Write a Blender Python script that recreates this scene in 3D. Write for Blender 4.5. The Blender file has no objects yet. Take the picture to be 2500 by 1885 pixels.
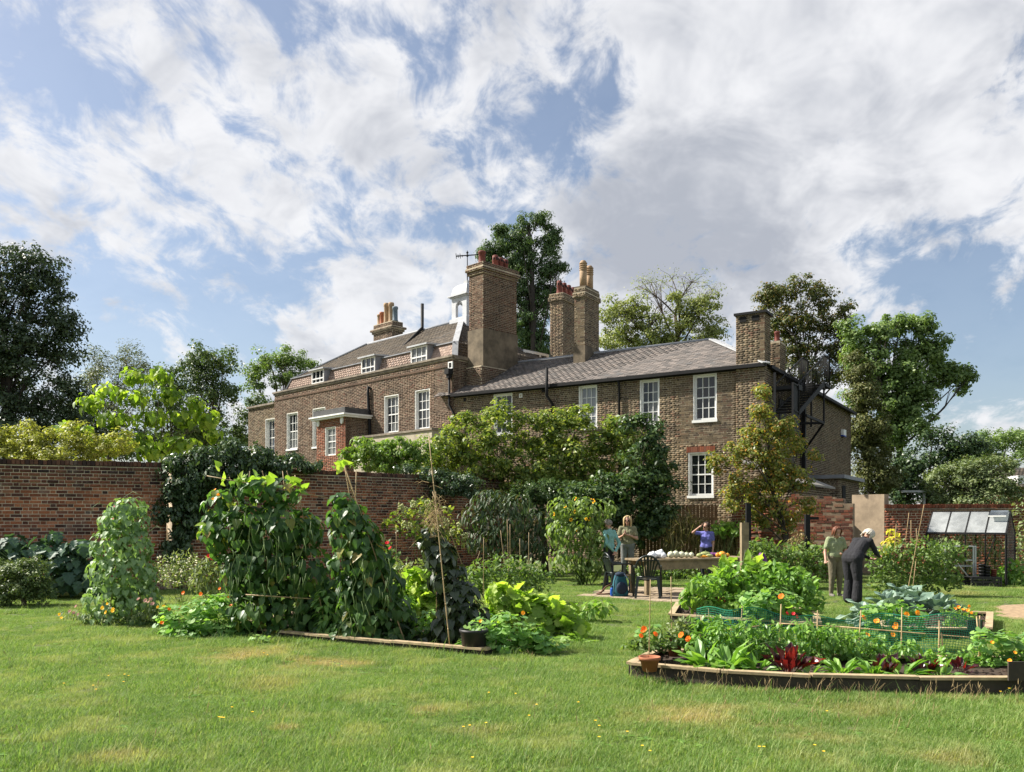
import bpy, bmesh, math, random
import numpy as np
from mathutils import Vector, Matrix, Euler

random.seed(11)
RNG = np.random.default_rng(11)
S = bpy.context.scene
COL = S.collection
R = math.radians

# ------------------------------------------------------------------ camera
F_PX, HZ, CAM_Z, CX = 2050.0, 1270.0, 1.6, 1250.0
cam_d = bpy.data.cameras.new("camera")
cam = bpy.data.objects.new("camera", cam_d)
COL.objects.link(cam)
cam_d.sensor_width = 36.0
cam_d.lens = 36.0 * F_PX / 2500.0
cam_d.shift_y = (HZ - 942.5) / 2500.0
cam_d.clip_end = 2000.0
cam.location = (0, 0, CAM_Z)
cam.rotation_euler = (R(90), 0, 0)
S.camera = cam

# ------------------------------------------------------------------ sun, sky, exposure
SUN_AZ, SUN_EL = R(180 - 13), R(43)      # azimuth counted from +X towards +Y
sdir = Vector((math.cos(SUN_EL) * math.cos(SUN_AZ), math.cos(SUN_EL) * math.sin(SUN_AZ), math.sin(SUN_EL)))
sun_d = bpy.data.lights.new("sun", 'SUN')
sun_d.energy = 5.0
sun_d.angle = R(0.6)
sun_d.color = (1.0, 0.94, 0.84)
sun = bpy.data.objects.new("sun", sun_d)
COL.objects.link(sun)
sun.rotation_euler = (-sdir).to_track_quat('-Z', 'Y').to_euler()

S.view_settings.view_transform = 'Standard'
S.view_settings.look = 'None'
S.view_settings.gamma = 1.0
S.view_settings.exposure = 1.02
S.render.engine = 'CYCLES'
S.cycles.max_bounces = 5
S.cycles.diffuse_bounces = 2
S.cycles.glossy_bounces = 3
S.cycles.transmission_bounces = 4
S.cycles.transparent_max_bounces = 8
S.cycles.caustics_reflective = False
S.cycles.caustics_refractive = False
S.cycles.use_denoising = True


def pix_dir(u, v):
    return Vector(((u - CX) / F_PX, 1.0, (HZ - v) / F_PX)).normalized()


def build_world():
    w = bpy.data.worlds.new("World")
    S.world = w
    w.use_nodes = True
    nt = w.node_tree
    nt.nodes.clear()
    N = nt.nodes.new
    L = nt.links.new

    def math_(op, a, b=None, c=None, clamp=False):
        n = N('ShaderNodeMath')
        n.operation = op
        n.use_clamp = clamp
        for i, x in enumerate((a, b, c)):
            if x is None:
                continue
            if isinstance(x, (int, float)):
                n.inputs[i].default_value = x
            else:
                L(x, n.inputs[i])
        return n.outputs[0]

    sky = N('ShaderNodeTexSky')
    sky.sky_type = 'NISHITA'
    sky.sun_disc = False
    sky.sun_elevation = SUN_EL
    sky.sun_rotation = R(90) - SUN_AZ
    sky.air_density = 1.0
    sky.dust_density = 1.6
    sky.ozone_density = 1.6
    tc = N('ShaderNodeTexCoord')
    nrm = N('ShaderNodeVectorMath')
    nrm.operation = 'NORMALIZE'
    L(tc.outputs['Generated'], nrm.inputs[0])
    d = nrm.outputs[0]
    sep = N('ShaderNodeSeparateXYZ')
    L(d, sep.inputs[0])
    zc = math_('ADD', math_('MAXIMUM', sep.outputs[2], 0.0), 0.42)
    px = math_('DIVIDE', sep.outputs[0], zc)
    py = math_('DIVIDE', sep.outputs[1], zc)
    cmb = N('ShaderNodeCombineXYZ')
    L(px, cmb.inputs[0])
    L(py, cmb.inputs[1])

    def noise(scale, detail, rough, dist, loc=(0, 0, 0), sc=(1, 1, 1), lac=2.0, rot=0.0):
        mp = N('ShaderNodeMapping')
        mp.inputs['Location'].default_value = loc
        mp.inputs['Scale'].default_value = sc
        mp.inputs['Rotation'].default_value = (0, 0, rot)
        L(cmb.outputs[0], mp.inputs[0])
        n = N('ShaderNodeTexNoise')
        n.inputs['Scale'].default_value = scale
        n.inputs['Detail'].default_value = detail
        n.inputs['Roughness'].default_value = rough
        n.inputs['Distortion'].default_value = dist
        n.inputs['Lacunarity'].default_value = lac
        L(mp.outputs[0], n.inputs['Vector'])
        return n.outputs[0]

    big = noise(2.0, 1, 0.5, 0.0, (3.1, 1.2, 0))
    mid = noise(4.2, 7, 0.62, 0.25, (0.4, 5.2, 0), (1.0, 0.85, 1), rot=0.5)
    mack = noise(15.0, 5, 0.62, 0.4, (2.0, 0.0, 0), (1.0, 0.7, 1), rot=-0.7)

    def spot(u, v, rad, amp):
        n = N('ShaderNodeVectorMath')
        n.operation = 'DISTANCE'
        L(d, n.inputs[0])
        n.inputs[1].default_value = pix_dir(u, v)
        mr = N('ShaderNodeMapRange')
        mr.interpolation_type = 'SMOOTHSTEP'
        mr.inputs['From Min'].default_value = rad
        mr.inputs['From Max'].default_value = 0.0
        mr.inputs['To Min'].default_value = 0.0
        mr.inputs['To Max'].default_value = amp
        L(n.outputs['Value'], mr.inputs['Value'])
        return mr.outputs[0]

    field = math_('ADD', math_('MULTIPLY', big, 0.35), math_('MULTIPLY', mid, 0.95))
    field = math_('ADD', field, math_('MULTIPLY', math_('SUBTRACT', mack, 0.5), 0.95))
    for (u, v, rad, amp) in SPOTS:
        field = math_('ADD', field, spot(u, v, rad, amp))
    mask = N('ShaderNodeMapRange')
    mask.interpolation_type = 'SMOOTHSTEP'
    mask.inputs['From Min'].default_value = 0.545
    mask.inputs['From Max'].default_value = 0.80
    mask.inputs['To Min'].default_value = 0.12
    L(field, mask.inputs['Value'])
    # thick cloud turns grey underneath
    thick = N('ShaderNodeMapRange')
    thick.interpolation_type = 'SMOOTHSTEP'
    thick.inputs['From Min'].default_value = 0.50
    thick.inputs['From Max'].default_value = 1.22
    fine = noise(7.5, 4, 0.62, 0.4, (7, 3, 0))
    tf = math_('ADD', math_('MULTIPLY', field, 0.25), math_('ADD', math_('MULTIPLY', fine, 1.15), -0.06))
    for (u, v, rad, amp) in DARKS:
        tf = math_('ADD', tf, spot(u, v, rad, amp))
    L(tf, thick.inputs['Value'])
    ccol = N('ShaderNodeMix')
    ccol.data_type = 'RGBA'
    L(thick.outputs[0], ccol.inputs['Factor'])
    ccol.inputs[6].default_value = (CLOUD_B * 1.0, CLOUD_B * 1.005, CLOUD_B * 1.03, 1)
    ccol.inputs[7].default_value = (CLOUD_B * .50, CLOUD_B * .53, CLOUD_B * .60, 1)
    mix = N('ShaderNodeMix')
    mix.data_type = 'RGBA'
    L(math_('MULTIPLY', mask.outputs[0], 0.97), mix.inputs['Factor'])
    L(sky.outputs[0], mix.inputs[6])
    L(ccol.outputs[2], mix.inputs[7])
    bg = N('ShaderNodeBackground')
    bg.inputs['Strength'].default_value = SKY_STR
    L(mix.outputs[2], bg.inputs['Color'])
    out = N('ShaderNodeOutputWorld')
    w.cycles.sampling_method = 'MANUAL'
    w.cycles.sample_map_resolution = 256
    L(bg.outputs[0], out.inputs[0])


SKY_STR, CLOUD_B = 0.068, 6.9
# blue gaps (negative) and heavier cloud (positive): a pixel that looks that way, an angular radius, a weight
SPOTS = [(1270, 250, .12, -.13), (1420, 270, .10, -.15), (1080, 120, .09, -.08), (330, 790, .18, -.16), (620, 700, .13, -.12),
         (2400, 720, .18, -.16), (2150, 650, .12, -.10), (2440, 960, .10, -.18), (250, 300, .30, .04), (800, 350, .22, .06), (1750, 400, .38, .20), (2150, 250, .36, .18),
         (850, 880, .14, .22), (1000, 560, .12, .06), (120, 640, .12, .08), (2450, 1040, .07, .2)]
DARKS = [(1590, 540, .14, .44), (1790, 590, .13, .36), (1440, 500, .09, .16), (60, 560, .12, .16), (2050, 60, .25, .06)]
build_world()

# ------------------------------------------------------------------ helpers


def P(u, v, Y):
    """world point seen at photo pixel (u, v) at distance Y"""
    return Vector(((u - CX) / F_PX * Y, Y, CAM_Z + (HZ - v) / F_PX * Y))


def G(u, v, z=0.0):
    """point of the level z seen at photo pixel (u, v)"""
    Y = (CAM_Z - z) * F_PX / (v - HZ)
    return Vector(((u - CX) / F_PX * Y, Y, z))


def chain_matrix(o):
    m = o.matrix_basis.copy()
    while o.parent:
        o = o.parent
        m = o.matrix_basis @ m
    return m


def link(name, data, parent=None):
    o = bpy.data.objects.new(name, data)
    COL.objects.link(o)
    if parent:
        o.parent = parent
    return o


def tag(o, label=None, cat=None, group=None, kind=None):
    for k, v in (('label', label), ('category', cat), ('group', group), ('kind', kind)):
        if v:
            o[k] = v
    return o


def thing(name, label, cat, loc=(0, 0, 0), rz=0.0, group=None):
    o = bpy.data.objects.new(name, None)
    o.empty_display_size = 0.1
    COL.objects.link(o)
    o.location = loc
    o.rotation_euler = (0, 0, rz)
    return tag(o, label, cat, group)


def np_mesh(name, verts, faces_n, loops, mats, mat_idx=None, smooth=False):
    """verts (n,3); faces_n = list/array of loop counts; loops = flat indices"""
    me = bpy.data.meshes.new(name)
    verts = np.asarray(verts, dtype=np.float32)
    faces_n = np.asarray(faces_n, dtype=np.int32)
    loops = np.asarray(loops, dtype=np.int32)
    me.vertices.add(len(verts))
    me.vertices.foreach_set('co', verts.ravel())
    me.loops.add(len(loops))
    me.loops.foreach_set('vertex_index', loops)
    me.polygons.add(len(faces_n))
    st = np.zeros(len(faces_n), dtype=np.int32)
    st[1:] = np.cumsum(faces_n)[:-1]
    me.polygons.foreach_set('loop_start', st)
    me.polygons.foreach_set('loop_total', faces_n)
    if mat_idx is not None:
        me.polygons.foreach_set('material_index', np.asarray(mat_idx, dtype=np.int32))
    if smooth:
        me.polygons.foreach_set('use_smooth', np.ones(len(faces_n), dtype=bool))
    for m in (mats if isinstance(mats, (list, tuple)) else [mats]):
        me.materials.append(m)
    me.update(calc_edges=True)
    me.validate()
    return me


class MB:
    """collects shapes in world space, builds one mesh object"""

    def __init__(s):
        s.v, s.f, s.m, s.sm = [], [], [], []

    def add(s, vs, fs, mi=0, smooth=False):
        b = len(s.v)
        s.v += [tuple(x) for x in vs]
        for f in fs:
            s.f.append([i + b for i in f])
            s.m.append(mi)
            s.sm.append(smooth)
        return s

    def hexa(s, p, mi=0):
        return s.add(p, [(0, 3, 2, 1), (4, 5, 6, 7), (0, 1, 5, 4), (1, 2, 6, 5), (2, 3, 7, 6), (3, 0, 4, 7)], mi)

    def box(s, x0, x1, y0, y1, z0, z1, mi=0):
        return s.hexa([(x0, y0, z0), (x1, y0, z0), (x1, y1, z0), (x0, y1, z0), (x0, y0, z1), (x1, y0, z1), (x1, y1, z1), (x0, y1, z1)], mi)

    def fbox(s, fr, u0, u1, n0, n1, z0, z1, mi=0):
        q = [fr.pt(u0, n1, z0), fr.pt(u1, n1, z0), fr.pt(u1, n0, z0), fr.pt(u0, n0, z0), fr.pt(u0, n1, z1), fr.pt(u1, n1, z1), fr.pt(u1, n0, z1), fr.pt(u0, n0, z1)]
        return s.hexa(q, mi)

    def beam(s, a, b, w, h, up=(0, 0, 1), mi=0):
        a, b = Vector(a), Vector(b)
        t = (b - a).normalized()
        x = t.cross(Vector(up))
        if x.length < 1e-4:
            x = t.cross(Vector((0, 1, 0)))
        x.normalize()
        y = x.cross(t).normalized()
        q = []
        for p in (a, b):
            for sx, sy in ((-1, -1), (1, -1), (1, 1), (-1, 1)):
                q.append(p + x * (sx * w / 2) + y * (sy * h / 2))
        return s.add(q, [(0, 3, 2, 1), (4, 5, 6, 7), (0, 1, 5, 4), (1, 2, 6, 5), (2, 3, 7, 6), (3, 0, 4, 7)], mi)

    def tube(s, pts, rad, n=8, mi=0, cap=True, smooth=True):
        pts = [Vector(p) for p in pts]
        k = len(pts)
        rad = rad if isinstance(rad, (list, tuple, np.ndarray)) else [rad] * k
        vs, fs = [], []
        ref = None
        for i, p in enumerate(pts):
            t = (pts[min(i + 1, k - 1)] - pts[max(i - 1, 0)])
            if t.length < 1e-9:
                t = Vector((0, 0, 1))
            t.normalize()
            if ref is None:
                ref = t.cross(Vector((0, 0, 1)))
                if ref.length < 1e-3:
                    ref = t.cross(Vector((1, 0, 0)))
                ref.normalize()
            x = (ref - t * ref.dot(t))
            if x.length < 1e-6:
                x = t.orthogonal()
            x.normalize()
            ref = x
            y = t.cross(x)
            for j in range(n):
                a = 2 * math.pi * j / n
                vs.append(p + (x * math.cos(a) + y * math.sin(a)) * rad[i])
        for i in range(k - 1):
            for j in range(n):
                fs.append((i * n + j, i * n + (j + 1) % n, (i + 1) * n + (j + 1) % n, (i + 1) * n + j))
        s.add(vs, fs, mi, smooth)
        if cap:
            b = len(s.v) - len(vs)
            s.f.append([b + j for j in range(n - 1, -1, -1)])
            s.f.append([b + (k - 1) * n + j for j in range(n)])
            s.m += [mi, mi]
            s.sm += [False, False]
        return s

    def lathe(s, c, prof, n=16, mi=0, smooth=True, sx=1.0, sy=1.0):
        c = Vector(c)
        vs, fs = [], []
        for (r, z) in prof:
            for j in range(n):
                a = 2 * math.pi * j / n
                vs.append(c + Vector((r * math.cos(a) * sx, r * math.sin(a) * sy, z)))
        for i in range(len(prof) - 1):
            for j in range(n):
                fs.append((i * n + j, i * n + (j + 1) % n, (i + 1) * n + (j + 1) % n, (i + 1) * n + j))
        fs.append(tuple(range(n - 1, -1, -1)))
        fs.append(tuple((len(prof) - 1) * n + j for j in range(n)))
        return s.add(vs, fs, mi, smooth)

    def ball(s, c, r, nu=10, nv=7, mi=0, jit=0.0, rng=random):
        c = Vector(c)
        r = r if isinstance(r, (tuple, list, Vector)) else (r, r, r)
        vs, fs = [], []
        for i in range(nv + 1):
            th = math.pi * i / nv
            for j in range(nu):
                ph = 2 * math.pi * j / nu
                q = 1 + (rng.random() - .5) * jit
                vs.append(c + Vector((r[0] * math.sin(th) * math.cos(ph) * q, r[1] * math.sin(th) * math.sin(ph) * q, -r[2] * math.cos(th) * q)))
        for i in range(nv):
            for j in range(nu):
                fs.append((i * nu + j, i * nu + (j + 1) % nu, (i + 1) * nu + (j + 1) % nu, (i + 1) * nu + j))
        return s.add(vs, fs, mi, True)

    def quad(s, a, b, c, d, mi=0):
        return s.add([a, b, c, d], [(0, 1, 2, 3)], mi)

    def poly(s, pts, mi=0):
        return s.add(pts, [tuple(range(len(pts)))], mi)

    def prism(s, pts, h, mi=0):
        """pts: 3D polygon, extruded by vector h"""
        h = Vector(h)
        k = len(pts)
        vs = [Vector(p) for p in pts] + [Vector(p) + h for p in pts]
        fs = [tuple(range(k - 1, -1, -1)), tuple(range(k, 2 * k))]
        for i in range(k):
            fs.append((i, (i + 1) % k, k + (i + 1) % k, k + i))
        return s.add(vs, fs, mi)

    def mesh(s, name, mats, inv=None):
        me = bpy.data.meshes.new(name)
        vs = s.v if inv is None else [inv @ Vector(p) for p in s.v]
        me.from_pydata([tuple(p) for p in vs], [], s.f)
        for m in (mats if isinstance(mats, (list, tuple)) else [mats]):
            me.materials.append(m)
        me.polygons.foreach_set('material_index', s.m)
        me.polygons.foreach_set('use_smooth', s.sm)
        me.update()
        return me

    def build(s, name, mats, parent=None, local=False, origin=None):
        inv = None
        o = link(name, None, None) if False else None
        if parent is not None and not local:
            inv = chain_matrix(parent).inverted()
        if parent is None and origin is not None:
            inv = Matrix.Translation(-Vector(origin))
        me = s.mesh(name, mats, inv)
        o = link(name, me, parent)
        if parent is None and origin is not None:
            o.location = origin
        return o


class Frame:
    """a vertical wall plane: u along it, n outwards, z up"""

    def __init__(s, o, u, n):
        s.o = Vector((o[0], o[1], 0))
        s.u = Vector((u[0], u[1], 0)).normalized()
        s.n = Vector((n[0], n[1], 0)).normalized()

    def pt(s, u, n, z):
        return s.o + s.u * u + s.n * n + Vector((0, 0, z))

    def u_at(s, px, n=0.0):
        """u of the wall point seen at photo column px"""
        k = (px - CX) / F_PX
        ox, oy = s.o.x + s.n.x * n, s.o.y + s.n.y * n
        return (k * oy - ox) / (s.u.x - k * s.u.y)

    def z_at(s, u, v, n=0.0):
        p = s.pt(u, n, 0)
        return CAM_Z + (HZ - v) / F_PX * p.y


# ------------------------------------------------------------------ materials
def new_mat(name):
    m = bpy.data.materials.new(name)
    m.use_nodes = True
    nt = m.node_tree
    b = nt.nodes['Principled BSDF']
    return m, nt, b


def node(nt, typ, **kw):
    n = nt.nodes.new(typ)
    for k, v in kw.items():
        setattr(n, k, v)
    return n


def set_in(n, **kw):
    for k, v in kw.items():
        n.inputs[k.replace('_', ' ')].default_value = v


def col4(c):
    return (c[0], c[1], c[2], 1.0)


def ramp_node(nt, stops, interp='LINEAR'):
    r = node(nt, 'ShaderNodeValToRGB')
    r.color_ramp.interpolation = interp
    e = r.color_ramp.elements
    while len(e) < len(stops):
        e.new(0.5)
    for i, (p, c) in enumerate(stops):
        e[i].position = p
        e[i].color = col4(c)
    return r


def mixc(nt, fac, a, b, blend='MIX'):
    m = node(nt, 'ShaderNodeMix', data_type='RGBA', blend_type=blend)
    for s_, x in ((0, fac), (6, a), (7, b)):
        if isinstance(x, (int, float)):
            m.inputs[s_].default_value = x
        elif isinstance(x, tuple):
            m.inputs[s_].default_value = col4(x)
        else:
            nt.links.new(x, m.inputs[s_])
    return m.outputs[2]


def mth(nt, op, a, b=None):
    n = node(nt, 'ShaderNodeMath', operation=op)
    for i, x in enumerate((a, b)):
        if x is None:
            continue
        if isinstance(x, (int, float)):
            n.inputs[i].default_value = x
        else:
            nt.links.new(x, n.inputs[i])
    return n.outputs[0]


def rand_val(nt):
    """one random value per loose piece and per object"""
    g = node(nt, 'ShaderNodeNewGeometry')
    o = node(nt, 'ShaderNodeObjectInfo')
    return mth(nt, 'FRACT', mth(nt, 'ADD', g.outputs['Random Per Island'], o.outputs['Random']))


def world_noise(nt, scale, detail=4, rough=0.6, sc=(1, 1, 1)):
    g = node(nt, 'ShaderNodeNewGeometry')
    mp = node(nt, 'ShaderNodeMapping')
    mp.inputs['Scale'].default_value = sc
    nt.links.new(g.outputs['Position'], mp.inputs[0])
    n = node(nt, 'ShaderNodeTexNoise')
    set_in(n, Scale=scale, Detail=detail, Roughness=rough)
    nt.links.new(mp.outputs[0], n.inputs['Vector'])
    return n.outputs[0]


def remap(nt, val, a, b, c=0.0, d=1.0, smooth=True):
    m = node(nt, 'ShaderNodeMapRange')
    m.interpolation_type = 'SMOOTHSTEP' if smooth else 'LINEAR'
    for i, x in ((1, a), (2, b), (3, c), (4, d)):
        m.inputs[i].default_value = x
    nt.links.new(val, m.inputs[0])
    return m.outputs[0]


def add_bump(nt, b, val, strength=0.3, dist=0.01):
    bp = node(nt, 'ShaderNodeBump')
    set_in(bp, Strength=strength, Distance=dist)
    nt.links.new(val, bp.inputs['Height'])
    nt.links.new(bp.outputs[0], b.inputs['Normal'])


def plain(name, col, rough=0.6, metal=0.0, var=0.25, scale=6.0, bump=0.15, spec=0.4, fine=60.0):
    m, nt, b = new_mat(name)
    n1 = world_noise(nt, scale, 5, 0.65)
    dark = tuple(c * (1 - var) for c in col)
    lite = tuple(min(1, c * (1 + var * .6)) for c in col)
    nt.links.new(mixc(nt, remap(nt, n1, .3, .7), dark, lite), b.inputs['Base Color'])
    set_in(b, Roughness=rough, Metallic=metal)
    b.inputs['Specular IOR Level'].default_value = spec
    if bump:
        add_bump(nt, b, world_noise(nt, fine, 3), bump, 0.004)
    return m


def brick_mat(name, stops, soot=0.5, soot_col=(.035, .03, .028), zsoot=None, pale=0.0, patch=0.0):
    m, nt, b = new_mat(name)
    rv = rand_val(nt)
    c = ramp_node(nt, stops).outputs[0]
    nt.links.new(rv, nt.nodes[-1].inputs[0]) if False else None
    rn = [n for n in nt.nodes if n.bl_idname == 'ShaderNodeValToRGB'][-1]
    nt.links.new(rv, rn.inputs[0])
    # grain inside each brick
    g = world_noise(nt, 38, 4, .7)
    c = mixc(nt, remap(nt, g, .25, .75), c, mixc(nt, 1.0, c, (.55, .55, .55), 'MULTIPLY'))
    s1 = world_noise(nt, 1.1, 6, .68)
    f = remap(nt, s1, .45, .72, 0, soot)
    if zsoot:
        geo = node(nt, 'ShaderNodeNewGeometry')
        sp = node(nt, 'ShaderNodeSeparateXYZ')
        nt.links.new(geo.outputs['Position'], sp.inputs[0])
        zz = mth(nt, 'ADD', sp.outputs[2], mth(nt, 'MULTIPLY', mth(nt, 'SUBTRACT', s1, .5), 1.6))
        f = mth(nt, 'MAXIMUM', f, remap(nt, zz, zsoot[0], zsoot[1], 0, zsoot[2]))
    c = mixc(nt, f, c, soot_col)
    if patch:
        s3 = world_noise(nt, .35, 5, .6, (1, 1, .6))
        c = mixc(nt, remap(nt, s3, .35, .5, patch, 0), c, mixc(nt, 1.0, c, (.62, .60, .60), 'MULTIPLY'))
        c = mixc(nt, remap(nt, s3, .52, .66, 0, patch), c, mixc(nt, 1.0, c, (1.35, 1.28, 1.15), 'MULTIPLY'))
    if pale:
        s2 = world_noise(nt, 2.2, 6, .7)
        c = mixc(nt, remap(nt, s2, .52, .74, 0, pale), c, (.36, .30, .24))
    nt.links.new(c, b.inputs['Base Color'])
    set_in(b, Roughness=0.92)
    b.inputs['Specular IOR Level'].default_value = 0.2
    add_bump(nt, b, world_noise(nt, 70, 3), .5, .006)
    return m


LEAF_GAIN = 1.82


def leaf_mat(name, stops, trans=0.35, rough=0.45, tcol=None, noise_scale=0.6, dark=0.35, spec=0.35):
    """leaf: diffuse and translucent, colour by leaf and by bough"""
    m, nt, b = new_mat(name)
    rv = rand_val(nt)
    rn = ramp_node(nt, stops)
    nt.links.new(rv, rn.inputs[0])
    c = mixc(nt, 1.0, rn.outputs[0], (LEAF_GAIN, LEAF_GAIN, LEAF_GAIN), 'MULTIPLY')
    n1 = world_noise(nt, noise_scale, 3, .6)
    c = mixc(nt, remap(nt, n1, .35, .65, 0, dark), c, mixc(nt, 1.0, c, (.5, .55, .5), 'MULTIPLY'))
    nt.links.new(c, b.inputs['Base Color'])
    set_in(b, Roughness=rough)
    b.inputs['Specular IOR Level'].default_value = spec
    tr = node(nt, 'ShaderNodeBsdfTranslucent')
    tc_ = mixc(nt, 1.0, c, tcol or (1.5, 1.6, .6), 'MULTIPLY')
    nt.links.new(tc_, tr.inputs['Color'])
    mx = node(nt, 'ShaderNodeMixShader')
    mx.inputs[0].default_value = trans
    nt.links.new(b.outputs[0], mx.inputs[1])
    nt.links.new(tr.outputs[0], mx.inputs[2])
    nt.links.new(mx.outputs[0], nt.nodes['Material Output'].inputs[0])
    return m


def bark_mat(name, col):
    m, nt, b = new_mat(name)
    n = world_noise(nt, 7, 6, .7, (1, 1, .25))
    nt.links.new(mixc(nt, remap(nt, n, .3, .7), tuple(x * .5 for x in col), col), b.inputs['Base Color'])
    set_in(b, Roughness=.9)
    add_bump(nt, b, n, .6, .02)
    return m


M = {}
M['mortar_old'] = plain('mortar_old', (.26, .19, .13), .95, var=.4, scale=3)
M['mortar_house'] = plain('mortar_house', (.44, .375, .27), .95, var=.3, scale=2)
M['mortar_garden'] = plain('mortar_garden', (.60, .50, .37), .95, var=.35, scale=1.5)
M['brick_stock'] = brick_mat('brick_stock', [(0, (.085, .063, .044)), (.25, (.15, .112, .072)), (.5, (.19, .143, .09)), (.75, (.235, .18, .113)), (.9, (.165, .09, .06)), (1, (.30, .24, .155))], .5, patch=.5)
M['brick_main'] = brick_mat('brick_main', [(0, (.085, .056, .042)), (.3, (.145, .094, .066)), (.6, (.18, .117, .081)), (.85, (.205, .14, .098)), (1, (.155, .07, .05))], .5, patch=.45)
M['brick_chimney'] = brick_mat('brick_chimney', [(0, (.065, .04, .03)), (.3, (.13, .078, .052)), (.6, (.165, .098, .064)), (.85, (.195, .122, .08)), (1, (.15, .058, .038))], .5, patch=.4)
M['brick_garden'] = brick_mat('brick_garden', [(0, (.07, .035, .028)), (.15, (.2, .07, .042)), (.4, (.50, .18, .085)), (.65, (.60, .255, .135)), (.85, (.34, .14, .085)), (1, (.11, .06, .05))], .5, zsoot=(1.9, 2.95, .75), pale=.4, patch=.6)
M['brick_old'] = brick_mat('brick_old', [(0, (.10, .045, .035)), (.3, (.24, .08, .05)), (.6, (.30, .10, .06)), (.85, (.22, .11, .075)), (1, (.36, .20, .13))], .4, pale=.15)
M['brick_red'] = brick_mat('brick_red', [(0, (.14, .05, .032)), (.4, (.27, .085, .045)), (.7, (.32, .11, .06)), (1, (.22, .10, .065))], .25)
M['slate'] = brick_mat('slate', [(0, (.135, .124, .118)), (.3, (.18, .162, .15)), (.6, (.215, .188, .172)), (.85, (.255, .22, .198)), (1, (.155, .15, .147))], .3, soot_col=(.09, .085, .08), pale=.15)
M['slate_dark'] = brick_mat('slate_dark', [(0, (.10, .085, .07)), (.4, (.15, .125, .10)), (.8, (.19, .155, .12)), (1, (.13, .12, .11))], .35, soot_col=(.10, .09, .06), pale=.1)
M['tile_pink'] = brick_mat('tile_pink', [(0, (.33, .24, .20)), (.4, (.42, .31, .25)), (.8, (.48, .36, .29)), (1, (.38, .30, .26))], .3, soot_col=(.16, .13, .11))
M['lead'] = plain('lead', (.25, .26, .28), .55, var=.2, scale=3)
M['dark_lead'] = plain('dark_lead', (.07, .07, .07), .6, var=.3, scale=3)
M['lead_pale'] = plain('lead_pale', (.42, .43, .44), .55, var=.2, scale=3)
M['white'] = plain('white_paint', (.78, .78, .75), .45, var=.06, scale=5, bump=.05)
M['cupola_shaded_white'] = plain('cupola_shaded_white', (.52, .53, .55), .5, var=.12, scale=4, bump=.05)  # white paint greyed: the cupola's shade is put into the colour
M['stone'] = plain('stone', (.40, .35, .26), .85, var=.25, scale=2)
M['coping'] = plain('coping_stone', (.24, .20, .155), .9, var=.4, scale=3)
M['cement'] = plain('cement_render', (.155, .122, .082), .9, var=.5, scale=1.6)
M['black_metal'] = plain('black_iron', (.014, .014, .015), .65, var=.2, spec=.2)
M['grey_metal'] = plain('galvanised', (.17, .185, .19), .45, metal=.3, var=.2)
M['terracotta'] = plain('terracotta', (.35, .125, .06), .8, var=.25)
M['terracotta_red'] = plain('terracotta_red', (.16, .042, .03), .75, var=.3)
M['pot_buff'] = plain('buff_clay', (.36, .245, .145), .8, var=.2)
M['pot_grey'] = plain('grey_clay', (.13, .17, .20), .7, var=.2)
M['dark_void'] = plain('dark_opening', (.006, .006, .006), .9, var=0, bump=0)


def glass_mat(name, col, rough=.04):
    m, nt, b = new_mat(name)
    n = world_noise(nt, 3.0, 2)
    nt.links.new(mixc(nt, n, tuple(x * .5 for x in col), col), b.inputs['Base Color'])
    set_in(b, Roughness=rough)
    b.inputs['Specular IOR Level'].default_value = .5
    add_bump(nt, b, world_noise(nt, 2.5, 1), .06, .05)
    return m


M['pane_dark'] = glass_mat('window_glass_dark', (.018, .022, .026))
M['pane_blue'] = glass_mat('window_glass_blue', (.03, .045, .07))
M['pane_net'] = glass_mat('window_glass_over_net', (.17, .18, .18))
M['pane_blind'] = glass_mat('window_glass_over_blind', (.30, .32, .35))
# ------------------------------------------------------------------ masonry
def brick_cells(L, H, z0=0.0, holes=(), bl=.215, bh=.062, j=.013, seed=1, top=None, bond='flemish', ragged=0.0):
    """brick rectangles (u0,u1,z0,z1) of a wall, cut at the ends and round holes"""
    rr = random.Random(seed)
    out = []
    hd = (bl - j) / 2
    nc = int((H - z0) / (bh + j))
    for c in range(nc):
        za = z0 + c * (bh + j) + j
        zb = za + bh
        if bond == 'flemish':
            seq = (bl, hd)
            off = 0 if c % 2 == 0 else -(bl / 2 + hd / 2 + j)
        elif bond == 'english':
            seq = (bl, bl) if (c % 3) else (hd, hd)
            off = 0 if c % 2 == 0 else -hd / 2 - j
        else:
            seq = (bl, bl)
            off = -(c % 2) * (bl + j) / 2
        u = off - rr.random() * .03
        k = 0
        hs = [h for h in holes if h[2] < zb - .01 and h[3] > za + .01]
        while u < L:
            w = seq[k % 2]
            a, b = max(u, 0), min(u + w, L)
            u += w + j
            k += 1
            if b - a < .03:
                continue
            if top is not None and zb > top((a + b) / 2):
                continue
            segs = [(a, b)]
            for h in hs:
                ns = []
                for (p, q) in segs:
                    if q <= h[0] or p >= h[1]:
                        ns.append((p, q))
                    else:
                        if h[0] - p > .03:
                            ns.append((p, h[0]))
                        if q - h[1] > .03:
                            ns.append((h[1], q))
                segs = ns
            for (p, q) in segs:
                out.append((p, q, za, zb))
    return out


_UNIT = {}


def unit_brick(mat):
    if mat.name not in _UNIT:
        mb = MB()
        mb.box(0, 1, 0, 1, 0, 1)
        me = mb.mesh('brick', mat)
        _UNIT[mat.name] = me
    return _UNIT[mat.name]


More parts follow.
